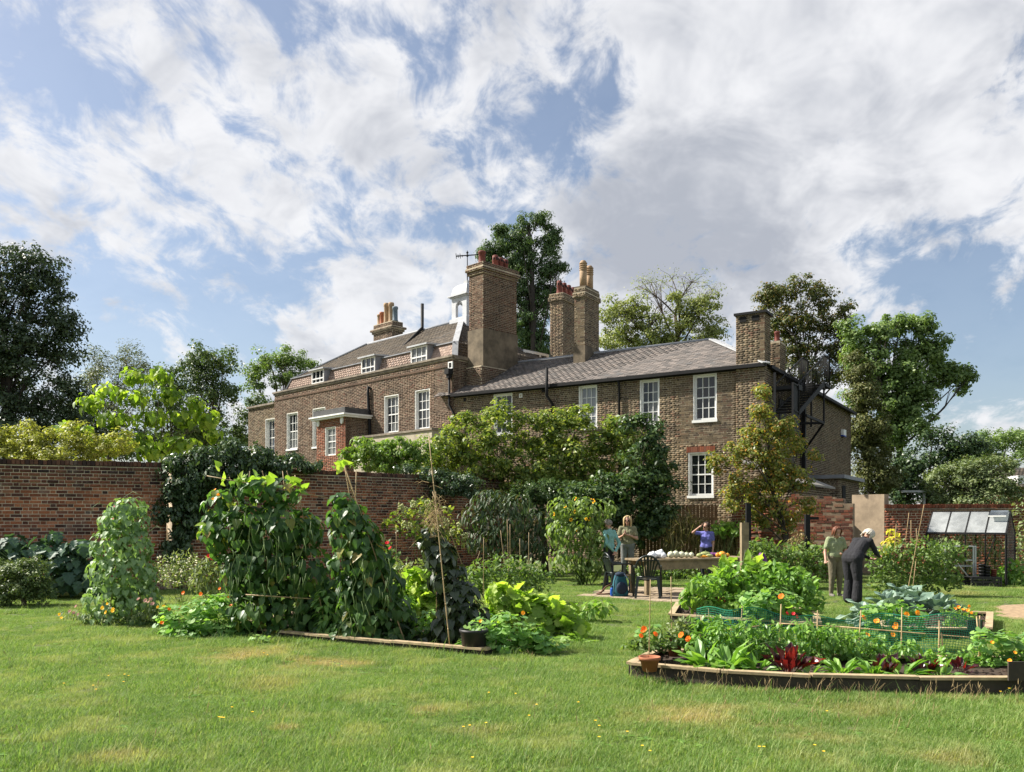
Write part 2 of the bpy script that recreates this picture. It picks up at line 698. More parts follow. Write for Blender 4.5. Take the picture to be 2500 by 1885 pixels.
def lay_bricks(parent, fr, cells, mat, nparts=300, prefer=None, proud=.004, jit=.003, name='brick', back=.01, seed=3):
    """the nparts bricks that show largest become objects, the others one joined part"""
    rr = random.Random(seed)
    if prefer is None:
        key = lambda c: fr.pt((c[0] + c[1]) / 2, 0, (c[2] + c[3]) / 2).y
        order = sorted(range(len(cells)), key=lambda i: key(cells[i]))
    else:
        idx = [i for i in range(len(cells)) if prefer((cells[i][0] + cells[i][1]) / 2, (cells[i][2] + cells[i][3]) / 2)]
        idx.sort(key=lambda i: fr.pt(cells[i][0], 0, 0).y)
        order = idx
    single = set(order[:nparts])
    inv = chain_matrix(parent).inverted()
    B = Matrix.Identity(4)
    B.col[0][:3] = fr.u
    B.col[1][:3] = fr.n
    B.col[2][:3] = (0, 0, 1)
    vs, cnt = [], 0
    me = unit_brick(mat)
    for i, (a, b, za, zb) in enumerate(cells):
        p = proud + rr.uniform(-jit, jit)
        dz = rr.uniform(-.002, .002)
        if i in single:
            o = link(name, me, parent)
            mm = inv @ Matrix.Translation(fr.pt(a, -back, za + dz)) @ B @ Matrix.Diagonal((b - a, p + back, zb - za, 1))
            o.matrix_basis = mm
        else:
            q = [fr.pt(a, p, za + dz), fr.pt(b, p, za + dz), fr.pt(b, p, zb + dz), fr.pt(a, p, zb + dz),
                 fr.pt(a, -back, za + dz), fr.pt(b, -back, za + dz), fr.pt(b, -back, zb + dz), fr.pt(a, -back, zb + dz)]
            vs += q
            cnt += 1
    if cnt:
        arr = np.array([tuple(inv @ x) for x in vs], dtype=np.float32)
        base = np.array([0, 1, 2, 3, 0, 4, 5, 1, 1, 5, 6, 2, 2, 6, 7, 3, 3, 7, 4, 0])
        loops = (np.arange(cnt)[:, None] * 8 + base[None, :]).ravel()
        mesh = np_mesh('brickwork', arr, [4] * (5 * cnt), loops, mat)
        bm = bmesh.new()
        bm.from_mesh(mesh)
        bmesh.ops.recalc_face_normals(bm, faces=bm.faces)
        bm.to_mesh(mesh)
        bm.free()
        o = link('brickwork', mesh, parent)
        o['kind'] = 'stuff'
    return single


def wall_panel(mb, fr, L, z0, H, holes=(), n=0.0, thick=.25, mi=0, top=None):
    """mortar body of a wall with openings, as boxes between the cut lines"""
    us = sorted({0, L} | {h[0] for h in holes} | {h[1] for h in holes})
    zs = sorted({z0, H} | {h[2] for h in holes} | {h[3] for h in holes})
    us = [u for u in us if 0 <= u <= L]
    zs = [z for z in zs if z0 <= z <= H]
    for i in range(len(us) - 1):
        run = None
        for k in range(len(zs) - 1):
            uc, zc = (us[i] + us[i + 1]) / 2, (zs[k] + zs[k + 1]) / 2
            inside = any(h[0] < uc < h[1] and h[2] < zc < h[3] for h in holes)
            if inside:
                if run is not None:
                    mb.fbox(fr, us[i], us[i + 1], n - thick, n, run, zs[k], mi)
                    run = None
            elif run is None:
                run = zs[k]
        if run is not None:
            mb.fbox(fr, us[i], us[i + 1], n - thick, n, run, zs[-1], mi)


def sash_window(parent, fr, u0, u1, z0, z1, cols, rows, pane='pane_dark', n=0.0, depth=.10, sill=True, frame_w=.07, arch=0.0, label=None, alt=None, altset=(), drop_top=0.0, reveal=True):
    """a white sash window in an opening: frame, glazing bars, every pane, sill"""
    mb = MB()
    # painted reveals and outer frame
    t = .035
    if reveal:
        mb.fbox(fr, u0, u0 + t, n - depth - .05, n - .004, z0, z1)
        mb.fbox(fr, u1 - t, u1, n - depth - .05, n - .004, z0, z1)
        mb.fbox(fr, u0 + t, u1 - t, n - depth - .05, n - .004, z1 - t, z1)
    fw = frame_w
    a, b, c, d = u0 + t, u1 - t, z0, z1 - t
    nf = n - depth
    mb.fbox(fr, a, a + fw, nf - .05, nf + .02, c, d)
    mb.fbox(fr, b - fw, b, nf - .05, nf + .02, c, d)
    mb.fbox(fr, a + fw, b - fw, nf - .05, nf + .02, d - fw, d)
    mb.fbox(fr, a + fw, b - fw, nf - .05, nf + .02, c, c + fw)
    win = mb.build('window', M['white'], parent)
    if label:
        win['label'] = label
    a, b, c, d = a + fw, b - fw, c + fw, d - fw
    bar = MB()
    bw = .022
    xs = [a + (b - a) * i / cols for i in range(cols + 1)]
    zs = [c + (d - c) * i / rows for i in range(rows + 1)]
    mid = rows // 2
    for i in range(1, cols):
        bar.fbox(fr, xs[i] - bw / 2, xs[i] + bw / 2, nf - .03, nf + .012, c, d)
    for k in range(1, rows):
        w = bw / 2 if k != mid else .024
        bar.fbox(fr, a, b, nf - .028, nf + .008 if k != mid else nf + .016, zs[k] - w, zs[k] + w)
    bar.build('glazing_bar', M['white'], win)
    for i in range(cols):
        for k in range(rows):
            pm = MB()
            h = bw / 2 - .001
            pm.fbox(fr, xs[i] + h, xs[i + 1] - h, nf - .024, nf - .018, zs[k] + h, zs[k + 1] - h)
            pn = alt if (alt and (i, k) in altset) else pane
            pm.build('pane', M[pn], win)
    if sill:
        sm = MB()
        sm.fbox(fr, u0 - .03, u1 + .03, n - depth, n + .05, z0 - .09, z0)
        sm.build('sill', M['white'], win)
    return win


def slates(parent, o, ud, vd, cells, w, h, mat, nparts=300, name='slate', thick=.012, lift=.02, seed=5, key=None):
    """overlapping slates: o corner, ud along the course, vd up the slope; cells = list of (u, v, width)"""
    rr = random.Random(seed)
    ud, vd = Vector(ud).normalized(), Vector(vd).normalized()
    nd = ud.cross(vd).normalized()
    if nd.z < 0:
        nd = -nd
    inv = chain_matrix(parent).inverted()
    order = sorted(range(len(cells)), key=key or (lambda i: (o + ud * cells[i][0] + vd * cells[i][1]).y))
    single = set(order[:nparts])
    me = unit_brick(mat)
    vs, cnt = [], 0
    for i, (u, v, ww) in enumerate(cells):
        g = .006
        t = thick * rr.uniform(.8, 1.5)
        p0 = o + ud * (u + g / 2) + vd * (v + rr.uniform(-.006, .006)) + nd * (lift + rr.uniform(0, .006))
        up = (vd * (h * 1.12) - nd * (lift * .9))
        if i in single:
            ob = link(name, me, parent)
            Bm = Matrix.Identity(4)
            Bm.col[0][:3] = ud * (ww - g)
            Bm.col[1][:3] = up
            Bm.col[2][:3] = nd * t
            ob.matrix_basis = inv @ Matrix.Translation(p0) @ Bm
        else:
            q = [p0, p0 + ud * (ww - g), p0 + ud * (ww - g) + up, p0 + up]
            vs += q + [x + nd * t for x in q]
            cnt += 1
    if cnt:
        arr = np.array([tuple(inv @ x) for x in vs], dtype=np.float32)
        base = np.array([4, 5, 6, 7, 0, 1, 5, 4, 1, 2, 6, 5, 2, 3, 7, 6, 3, 0, 4, 7])
        loops = (np.arange(cnt)[:, None] * 8 + base[None, :]).ravel()
        mesh = np_mesh('slating', arr, [4] * (5 * cnt), loops, mat)
        ob = link('slating', mesh, parent)
        ob['kind'] = 'stuff'


def slate_cells(u0, u1, v1, w, h, left=None, right=None, seed=2):
    """courses from v=0 to v1; left(v), right(v) give the slope's edges (hips)"""
    rr = random.Random(seed)
    out = []
    k = 0
    v = 0.0
    while v < v1 - .02:
        a = left(v) if left else u0
        b = right(v) if right else u1
        u = u0 - (k % 2) * w / 2 - w * 40
        u = u0 - (k % 2) * w / 2
        while u < u1:
            p, q = max(u, a), min(u + w, b)
            if q - p > .04:
                out.append((p, v, q - p))
            u += w
        v += h
        k += 1
    return out


def chimney_stack(parent, fr, u0, u1, n0, n1, z0, z1, mat, mortar, nparts=120, caps=(), name='chimney', cement=0.0, holes=()):
    """brick stack standing in frame fr (n1 is its front); bricks on the faces turned to the garden"""
    mb = MB()
    mb.fbox(fr, u0, u1, n0, n1, z0, z1)
    ch = mb.build(name, mortar, parent)
    zb = z0 + cement
    front = Frame(fr.pt(u0, n1, 0), fr.u, fr.n)
    side = Frame(fr.pt(u0, n1, 0), -fr.n, -fr.u)
    left = Frame(fr.pt(u1, n1, 0), -fr.n, fr.u)
    cs = brick_cells(u1 - u0, z1, zb, seed=hash(name) % 100, holes=holes)
    lay_bricks(ch, front, cs, mat, nparts // 2)
    cs = brick_cells(n1 - n0, z1, zb, seed=7)
    lay_bricks(ch, side, cs, mat, nparts // 2)
    lay_bricks(ch, left, cs, mat, 0)
    for (za, zb_, e) in caps:
        cm = MB()
        cm.fbox(fr, u0 - e + .008, u1 + e - .008, n0 - e + .008, n1 + e - .008, za, zb_)
        co = cm.build('cornice', mortar, ch)
        f2 = Frame(fr.pt(u0 - e + .008, n1 + e - .008, 0), fr.u, fr.n)
        lay_bricks(co, f2, brick_cells(u1 - u0 + 2 * e - .016, zb_, za, seed=3), mat, 0)
        s2 = Frame(fr.pt(u0 - e + .008, n1 + e - .008, 0), -fr.n, -fr.u)
        lay_bricks(co, s2, brick_cells(n1 - n0 + 2 * e - .016, zb_, za, seed=4), mat, 0)
    if cement:
        cm = MB()
        cm.fbox(fr, u0 - .04, u1 + .04, n0 - .04, n1 + .04, z0, zb)
        cm.build('rendered_base', M['cement'], ch)
    return ch


def pot(parent, c, r, h, mat, style='roll'):
    mb = MB()
    if style == 'roll':
        prof = [(r * 1.1, 0), (r * 1.05, h * .08), (r * .95, h * .12), (r * .88, h * .8), (r * 1.05, h * .84), (r * 1.08, h * .93), (r * .95, h), (r * .7, h), (r * .65, h * .9)]
    elif style == 'louvre':
        prof = [(r * 1.0, 0), (r, h * .6)]
        for k in range(4):
            z = h * (.62 + k * .08)
            prof += [(r * .82, z), (r * 1.12, z + h * .02), (r * 1.12, z + h * .05), (r * .82, z + h * .06)]
        prof += [(r * .9, h * .95), (r * .6, h), (r * .01, h * 1.02)]
    else:  # horned / hooded
        prof = [(r * 1.05, 0), (r * 1.0, h * .1), (r * .8, h * .55), (r * .98, h * .6), (r * .8, h * .75), (r * .85, h * .95), (r * .6, h), (r * .05, h)]
    mb.lathe(c, prof, 14)
    o = mb.build('chimney_pot', M[mat], parent)
    if style == 'hood':
        k = MB()
        for a in (R(-60), R(-120), R(-10)):
            d = Vector((math.cos(a), math.sin(a), 0))
            q = Vector(c) + d * (r * .8) + Vector((0, 0, h * .72))
            k.ball(q, (r * .25, r * .25, h * .13), 6, 5)
        k.build('vent_opening', M['dark_void'], o)
    return o


def pipe_run(parent, pts, r, mat='black_metal', name='downpipe', brackets=True):
    mb = MB()
    mb.tube(pts, r, 8)
    if brackets:
        for a, b in zip(pts[:-1], pts[1:]):
            a, b = Vector(a), Vector(b)
            n = int((b - a).length / 1.6)
            for i in range(1, n + 1):
                q = a.lerp(b, i / (n + 1))
                mb.tube([q - Vector((0, 0, .04)), q + Vector((0, 0, .04))], r * 1.35, 8)
    return mb.build(name, M[mat], parent)


# ------------------------------------------------------------------ the two-storey wing
C0 = Vector((8.51, 28.6, 0))
E1 = Vector((-.843, .537, 0)).normalized()
D1 = Vector((.537, .843, 0)).normalized()
FW = Frame(C0, E1, -D1)          # wing front
SW = Frame(C0, D1, -E1)          # wing gable side
EAVE = 6.93

wing = thing('brick_wing', 'two-storey brown brick wing with slate hipped roof and black gutter behind the garden', 'house', (C0.x, C0.y, 0))


def win_rect(fr, px0, px1, v0, v1):
    a, b = fr.u_at(px1), fr.u_at(px0)
    a, b = min(a, b), max(a, b)
    um = (a + b) / 2
    return a, b, fr.z_at(um, v1), fr.z_at(um, v0)


WINS = []
for px0, px1, v0, v1 in ((1205, 1251, 964, 1068), (1413, 1458, 940, 1044), (1562, 1610, 923, 1027), (1692, 1750, 913, 1021), (1680, 1742, 1104, 1210)):
    WINS.append(win_rect(FW, px0, px1, v0, v1))
# level the upper heads and sills as the storey has them
zt = sum(w[3] for w in WINS[:4]) / 4
zb_ = sum(w[2] for w in WINS[:4]) / 4
WINS = [(w[0], w[1], zb_, zt) for w in WINS[:4]] + [WINS[4]]
L1 = 13.02
mb = MB()
wall_panel(mb, FW, L1, 0, EAVE, WINS, thick=.3)
wf = mb.build('front_wall', M['mortar_house'], wing)
lay_bricks(wf, FW, brick_cells(L1, EAVE, 0, WINS, seed=21), M['brick_stock'], 300, prefer=lambda u, z: z > 4.3 and u > 1.1 and u < 6.5)
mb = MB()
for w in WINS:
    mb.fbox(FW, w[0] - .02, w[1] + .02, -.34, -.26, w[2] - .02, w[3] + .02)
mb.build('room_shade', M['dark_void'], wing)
specs = [('pane_dark', None, ()), ('pane_blind', None, ()), ('pane_dark', 'pane_net', [(0, 1), (1, 1), (0, 0), (0, 3), (0, 2)]), ('pane_dark', None, ()), ('pane_dark', None, ())]
for w, sp in zip(WINS, specs):
    sash_window(wing, FW, w[0], w[1], w[2], w[3], 3, 4, sp[0], alt=sp[1], altset=sp[2], depth=.11)
    # flat gauged-brick arch over the opening
    mb = MB()
    n = 13
    for i in range(n):
        uu = w[0] - .06 + (w[1] - w[0] + .12) * i / n
        mb.fbox(FW, uu + .004, uu + (w[1] - w[0] + .12) / n - .004, .002, .016, w[3] + .004, w[3] + .2)
    ar = mb.build('window_arch', M['brick_red'], wing)
    ar['kind'] = 'stuff'

# gable-side wall
SIDE_L = 15.4
mb = MB()
wall_panel(mb, SW, SIDE_L, 0, EAVE, (), thick=.3)
sw = mb.build('side_wall', M['mortar_house'], wing)
lay_bricks(sw, SW, brick_cells(SIDE_L, EAVE, 0, (), seed=22), M['brick_stock'], 150, prefer=lambda u, z: z > 3.0 and u > 5)
mb = MB()
mb.fbox(Frame(C0, E1, -D1), .3, L1, -8, -7.9, 0, EAVE)
mb.fbox(Frame(C0 + D1 * SIDE_L, E1, D1), 0, 5.3, -.3, 0, 0, EAVE)
mb.fbox(Frame(C0 + E1 * 5.3 + D1 * 5.3, D1, E1), 0, SIDE_L - 5.3, -.3, 0, 0, EAVE)
mb.build('rear_wall', M['mortar_house'], wing)

# roof: hipped L, under-sheet then slates
HW, RZ, OV = 2.65, 8.45, .22


def wp(t, q, z):
    return C0 + E1 * t + D1 * q + Vector((0, 0, z))


slope = (RZ - EAVE) / HW
ez = EAVE - OV * slope + .06
mb = MB()
TL = 13.9
rz = RZ + .06
mb.poly([wp(-OV, -OV, ez), wp(HW, HW, rz), wp(TL, HW, rz), wp(TL, -OV, ez)])
mb.poly([wp(-OV, -OV, ez), wp(-OV, SIDE_L + .1, ez), wp(HW, SIDE_L + .1, rz), wp(HW, HW, rz)])
mb.poly([wp(HW, HW, rz), wp(HW, SIDE_L + .1, rz), wp(2 * HW, SIDE_L + .1, ez), wp(2 * HW, 2 * HW, ez)])
mb.poly([wp(HW, HW, rz), wp(2 * HW, 2 * HW, ez), wp(TL, 2 * HW, ez), wp(TL, HW, rz)])
roof = mb.build('roof', M['lead'], wing)
sl = math.hypot(HW + OV, rz - ez)
vd = (D1 * (HW + OV) + Vector((0, 0, rz - ez))).normalized()
k = (HW + OV) / sl
cells = slate_cells(0, TL + OV, sl, .26, .17, left=lambda v: v * k, seed=31)
nd = Vector((0, 0, 1))
slates(roof, wp(-OV, -OV, ez), E1, vd, cells, .26, .17, M['slate'], 300)
vd2 = (E1 * (HW + OV) + Vector((0, 0, rz - ez))).normalized()
cells = slate_cells(0, SIDE_L + OV, sl, .26, .17, left=lambda v: v * k, seed=32)
slates(roof, wp(-OV, -OV, ez), D1, vd2, cells, .26, .17, M['slate'], 0)
mb = MB()
up = Vector((0, 0, .04))
mb.beam(wp(-OV, -OV, ez) + up, wp(HW, HW, rz) + up, .30, .04)
mb.build('hip_flashing', M['lead_pale'], roof)
mb = MB()
mb.tube([wp(HW, HW, rz + .03), wp(TL, HW, rz + .03)], .07, 8)
mb.tube([wp(HW, HW, rz + .03), wp(HW, SIDE_L, rz + .03)], .07, 8)
mb.build('ridge_roll', M['lead'], roof)
mb = MB()
mb.fbox(FW, -.05, L1 - .02, .01, .03, EAVE - .16, EAVE + .0)
mb.fbox(FW, -.2, L1 - .02, .14, .27, EAVE - .13, EAVE - .01)
mb.fbox(SW, .3, SIDE_L, .14, .27, EAVE - .13, EAVE - .01)
mb.build('gutter', M['black_metal'], wing)
# soil pipe and downpipe on the front
u = FW.u_at(1346)
zz = FW.z_at(u, 905)
pipe_run(wing, [FW.pt(u, .36, zz + .05), FW.pt(u, .36, 6.45), FW.pt(u - .1, .09, 6.15), FW.pt(u - .1, .09, .2)], .06, name='soil_pipe')
u = FW.u_at(1514)
pipe_run(wing, [FW.pt(u, .2, EAVE - .1), FW.pt(u, .08, 6.6), FW.pt(u, .08, .2)], .045)
# vents
for px, v, mt, s in ((1272, 966, 'white', .075), (1327, 953, 'black_metal', .06), (1135, 976, 'black_metal', .06)):
    u = FW.u_at(px)
    z = FW.z_at(u, v)
    mb = MB()
    mb.fbox(FW, u - s, u + s, .0, .03, z - s * 1.1, z + s * 1.1)
    vo = mb.build('air_vent', M[mt], wing)
    if mt == 'white':
        mb = MB()
        mb.fbox(FW, u - s * .5, u + s * .5, .03, .034, z - s * .6, z + s * .6)
        mb.build('vent_grille', M['stone'], vo)

# corner chimney rising from the ground beside the gable
FC = Frame(C0, E1, -D1)
u_l = FW.u_at(1797, .1)
zt_c = FW.z_at(.4, 765)
ch1 = chimney_stack(wing, FC, -.12, u_l, -.62, .1, 0, zt_c - .06, M['brick_stock'], M['mortar_house'], 300, caps=())
mb = MB()
mb.fbox(FC, -.2, u_l + .06, -.7, .18, zt_c - .06, zt_c + .02)
mb.build('cap_slab', M['black_metal'], ch1)
mb = MB()
for uu in (.18, .62):
    mb.fbox(FC, uu - .12, uu + .12, .105, .125, zt_c - .30, zt_c - .12)
mb.build('flue_opening', M['dark_void'], ch1)
# smaller stack behind with a red pot
ch2 = chimney_stack(wing, FC, -.1, .5, -2.7, -1.9, EAVE - .3, 8.05, M['brick_stock'], M['mortar_house'], 40)
pot(ch2, FC.pt(.1, -2.3, 8.05), .10, .42, 'terracotta_red')

# slab chimney on the ridge with two buff pots
u0 = 7.75
ch3 = chimney_stack(wing, FC, u0, u0 + .46, -3.15, -1.85, 7.2, 11.0, M['brick_stock'], M['mortar_house'], 160, caps=((10.75, 10.95, .07), (10.95, 11.15, .03)), cement=1.55)
mb = MB()
mb.fbox(FC, u0 - .03, u0 + .49, -3.1, -1.9, 11.15, 11.22)
mb.build('flaunching', M['cement'], ch3)
pot(ch3, FC.pt(u0 + .22, -2.15, 11.2), .15, 1.12, 'pot_buff', 'louvre')
pot(ch3, FC.pt(u0 + .22, -2.72, 11.2), .15, 1.05, 'pot_buff', 'louvre')
mb = MB()
mb.fbox(FC, u0 - .1, u0 + .56, -3.3, -1.72, 7.9, 7.99)
mb.build('lead_apron', M['lead_pale'], ch3)

# rear stack with horned red pots
ch4 = chimney_stack(wing, FC, 11.35, 12.05, -8.5, -6.5, 6.0, 12.35, M['brick_stock'], M['mortar_house'], 120, caps=((12.15, 12.32, .08), (12.32, 12.5, .04)))
for i in range(4):
    pot(ch4, FC.pt(11.7, -6.8 - i * .46, 12.5), .15, .68, 'terracotta_red', 'hood')

# ------------------------------------------------------------------ main house
C1 = C0 + E1 * L1
C1 = Vector((C1.x - .02, C1.y - .05, 0))
E2 = Vector((-.7071, .7071, 0))
D2 = Vector((.7071, .7071, 0))
FM = Frame(C1, E2, -D2)
SM = Frame(C1, D2, -E2)
PZ, LM, LX = 8.55, 14.9, 18.1
house = thing('mansard_house', 'long brown brick house with mansard roof, dormers and white cupola', 'house', (C1.x, C1.y, 0))
MW = []
for px0, px1, v0, v1 in ((643, 667, 1022, 1112), (700, 727, 1008, 1096), (763, 794, 996, 1090), (938, 973, 965, 1056), (1013, 1049, 951, 1047)):
    MW.append(win_rect(FM, px0, px1, v0, v1))
mb = MB()
wall_panel(mb, FM, LM, 0, PZ - .12, MW[1:], thick=.3)
fx = Frame(C1 + E2 * LM, E2, -D2)
sh = [(MW[0][0] - LM, MW[0][1] - LM, MW[0][2], MW[0][3])]
wall_panel(mb, fx, LX - LM, 0, 8.0, sh, n=-.12, thick=.3)
mf = mb.build('front_wall', M['mortar_house'], house)
lay_bricks(mf, FM, brick_cells(LM, PZ - .12, 0, MW[1:], seed=41), M['brick_main'], 200, prefer=lambda u, z: z > 6.2)
fx2 = Frame(fx.pt(0, -.12, 0), E2, -D2)
lay_bricks(mf, fx2, brick_cells(LX - LM, 8.0, 0, sh, seed=42), M['brick_stock'], 0)
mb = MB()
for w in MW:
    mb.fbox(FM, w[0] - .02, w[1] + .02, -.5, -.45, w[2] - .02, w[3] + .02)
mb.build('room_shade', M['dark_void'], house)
mb = MB()
wall_panel(mb, SM, 8.0, 0, PZ - .12, (), thick=.3)
ms = mb.build('side_wall', M['mortar_house'], house)
lay_bricks(ms, SM, brick_cells(8.0, PZ - .12, 6.2, (), seed=43), M['brick_main'], 60)
mb = MB()
lf = Frame(C1 + E2 * LX, D2, E2)
mb.fbox(lf, .2, 8, -.3, 0, 0, 8.0)
mb.fbox(Frame(C1 + D2 * 8, E2, D2), 0, LX, -.3, 0, 0, 8.3)
mb.build('rear_wall', M['mortar_house'], house)
mspec = [('pane_blue', 'pane_dark', [(0, 3), (1, 3), (0, 2), (1, 2)]), ('pane_dark', 'pane_net', [(0, 0), (1, 0), (2, 0), (0, 1), (1, 1), (2, 1)]), ('pane_dark', None, ()),
         ('pane_dark', 'pane_net', [(0, k) for k in range(4)] + [(1, 0)]), ('pane_dark', 'pane_net', [(0, k) for k in range(4)])]
for i, (w, sp) in enumerate(zip(MW, mspec)):
    sash_window(house, FM, w[0], w[1], w[2], w[3], 3, 4, sp[0], alt=sp[1], altset=sp[2], depth=.13 if i else .2, n=0 if i else -.12)
# moulded brick band and stone coping along the parapet
mb = MB()
mb.fbox(FM, 0, LM + .06, -.36, .05, PZ - .12, PZ - .03)
mb.fbox(FM, -.06, LM + .1, -.40, .10, PZ - .03, PZ + .05)
mb.fbox(fx, .12, LX - LM + .05, -.45, .0, 8.0, 8.1)
mb.fbox(SM, .05, 8.0, -.36, .06, PZ - .10, PZ + .04)
mb.build('parapet_coping', M['coping'], house)
mb = MB()
mb.fbox(FM, .05, LM - .02, .012, .035, PZ - .42, PZ - .34)
mb.build('string_course', M['brick_main'], house)

# mansard: lower tiled slope, upper slated slope
B0, B1, B2 = .55, 1.05, 4.0
ZA, ZB, ZC = 8.15, 9.42, 11.36
RL = 15.9


def mp(t, q, z):
    return C1 + E2 * t + D2 * q + Vector((0, 0, z))


mb = MB()
for (b0, z0, b1, z1) in ((B0, ZA, B1, ZB), (B1, ZB, B2, ZC)):
    W8 = 8.0
    a = [mp(b0, b0, z0), mp(RL - b0, b0, z0), mp(RL - b0, W8 - b0, z0), mp(b0, W8 - b0, z0)]
    c = [mp(b1, b1, z1), mp(RL - b1, b1, z1), mp(RL - b1, W8 - b1 + .002, z1), mp(b1, W8 - b1 + .002, z1)]
    for i in range(4):
        j = (i + 1) % 4
        mb.poly([a[i], a[j], c[j], c[i]])
mroof = mb.build('roof', M['lead'], house)
s1 = math.hypot(B1 - B0, ZB - ZA)
vd = (D2 * (B1 - B0) + Vector((0, 0, ZB - ZA))).normalized()
k1 = (B1 - B0) / s1
cells = slate_cells(0, RL - 2 * B0, s1, .21, .13, left=lambda v: v * k1, right=lambda v: RL - 2 * B0 - v * k1, seed=51)
slates(mroof, mp(B0, B0, ZA), E2, vd, cells, .21, .13, M['tile_pink'], 150, name='roof_tile')
s2 = math.hypot(B2 - B1, ZC - ZB)
vd = (D2 * (B2 - B1) + Vector((0, 0, ZC - ZB))).normalized()
k2 = (B2 - B1) / s2
cells = slate_cells(0, RL - 2 * B1, s2, .25, .16, left=lambda v: v * k2, right=lambda v: RL - 2 * B1 - v * k2, seed=52)
slates(mroof, mp(B1, B1, ZB), E2, vd, cells, .25, .16, M['slate_dark'], 150)
vd = (E2 * (B2 - B1) + Vector((0, 0, ZC - ZB))).normalized()
cells = slate_cells(0, 8 - 2 * B1, s2, .25, .16, left=lambda v: v * k2, right=lambda v: 8 - 2 * B1 - v * k2, seed=53)
slates(mroof, mp(B1, B1, ZB), D2, vd, cells, .25, .16, M['slate_dark'], 0)
vd = (E2 * (B1 - B0) + Vector((0, 0, ZB - ZA))).normalized()
cells = slate_cells(0, 8 - 2 * B0, s1, .21, .13, left=lambda v: v * k1, right=lambda v: 8 - 2 * B0 - v * k1, seed=54)
slates(mroof, mp(B0, B0, ZA), D2, vd, cells, .21, .13, M['slate_dark'], 0)
mb = MB()
up = Vector((0, 0, .05))
for (b0, z0, b1, z1) in ((B0, ZA, B1, ZB), (B1, ZB, B2, ZC)):
    mb.beam(mp(b0, b0, z0) + up, mp(b1, b1, z1) + up, .26, .06)
    mb.beam(mp(RL - b0, b0, z0) + up, mp(RL - b1, b1, z1) + up, .22, .06)
mb.build('hip_flashing', M['lead_pale'], mroof)
mb = MB()
mb.beam(mp(B1, B1, ZB + .04), mp(RL - B1, B1, ZB + .04), .24, .05)
mb.build('break_flashing', M['lead'], mroof)
mb = MB()
mb.tube([mp(B2, B2, ZC + .03), mp(RL - B2, B2, ZC + .03)], .08, 8)
mb.build('ridge_roll', M['lead'], mroof)

# three dormers
for px0, px1, v0, v1 in ((762, 791, 904, 936), (883, 916, 873, 911), (1004, 1043, 846, 886)):
    n = -.62
    a, b = sorted((FM.u_at(px0, n), FM.u_at(px1, n)))
    um = (a + b) / 2
    z1, z0 = FM.z_at(um, v0, n), FM.z_at(um, v1, n)
    z0 = max(z0, 8.3)
    mb = MB()
    # cheeks: wedge back into the slope
    for uu in (a, b):
        mb.prism([FM.pt(uu - .03, n - .02, z0), FM.pt(uu - .03, n - .02, z1), FM.pt(uu - .03, n - 1.7, z1 + .12), FM.pt(uu - .03, n - .7, z0)], FM.u * .06)
    dm = mb.build('dormer', M['lead'], house)
    mb = MB()
    mb.hexa([FM.pt(a - .14, n + .16, z1), FM.pt(b + .14, n + .16, z1), FM.pt(b + .14, n - 1.75, z1 + .14), FM.pt(a - .14, n - 1.75, z1 + .14),
             FM.pt(a - .14, n + .16, z1 + .07), FM.pt(b + .14, n + .16, z1 + .07), FM.pt(b + .14, n - 1.75, z1 + .21), FM.pt(a - .14, n - 1.75, z1 + .21)])
    mb.build('dormer_roof', M['lead_pale'], dm)
    mb = MB()
    wfr = MB()
    t = .06
    wfr.fbox(FM, a, a + t, n - .05, n + .03, z0, z1)
    wfr.fbox(FM, b - t, b, n - .05, n + .03, z0, z1)
    wfr.fbox(FM, a + t, b - t, n - .05, n + .03, z1 - t, z1)
    wfr.fbox(FM, a + t, b - t, n - .05, n + .03, z0, z0 + t)
    zm = z0 + (z1 - z0) * .36
    wfr.fbox(FM, a + t, b - t, n - .04, n + .02, zm - .03, zm + .03)
    for i in (1, 2):
        uu = a + (b - a) * i / 3
        wfr.fbox(FM, uu - .014, uu + .014, n - .04, n + .012, z0 + t, z1 - t)
    wfr.build('dormer_frame', M['white'], dm)
    for i in range(3):
        for (q0, q1) in ((z0 + t, zm - .03), (zm + .03, z1 - t)):
            g = MB()
            g.fbox(FM, a + (b - a) * i / 3 + .02, a + (b - a) * (i + 1) / 3 - .02, n - .035, n - .025, q0, q1)
            g.build('pane', M['pane_net' if px0 > 1000 else 'pane_dark'], dm)

# vent pipe over the roof
a = mp(FM.u_at(945, -1.0), .95, 8.75)
n_ = 3.9
c = mp(FM.u_at(1031, -n_), n_, ZC + .12)
pipe_run(house, [a, a.lerp(c, .25) + Vector((0, 0, .28)), c, c + Vector((0, 0, 1.25))], .085, name='vent_pipe', brackets=False)
# rainwater pipes on the front
u = FM.u_at(903)
pipe_run(house, [FM.pt(u - .15, -.1, 7.75), FM.pt(u, .1, 7.9), FM.pt(u, .1, 7.6), FM.pt(u - .12, .09, 5.8), FM.pt(u - .12, .09, .5)], .075)
u = FM.u_at(1101)
hz = FM.z_at(u, 912)
mb = MB()
mb.fbox(FM, u - .13, u + .13, .02, .26, hz - .05, hz + .18)
mb.fbox(FM, u - .08, u + .08, .04, .2, hz - .2, hz - .05)
hop = mb.build('rainwater_hopper', M['black_metal'], house)
mb = MB()
mb.fbox(FM, u - .14, u + .14, 0, .05, hz + .2, hz + .5)
mb.build('overflow_opening', M['white'], hop)
mb = MB()
mb.fbox(FM, u - .08, u + .08, .05, .056, hz + .25, hz + .45)
mb.build('overflow_shade', M['dark_void'], hop)
pipe_run(house, [FM.pt(u, .1, hz - .15), FM.pt(u, .1, hz - 1.35), FM.pt(u - .3, .1, hz - 1.75), FM.pt(u - .3, .1, .4)], .05)

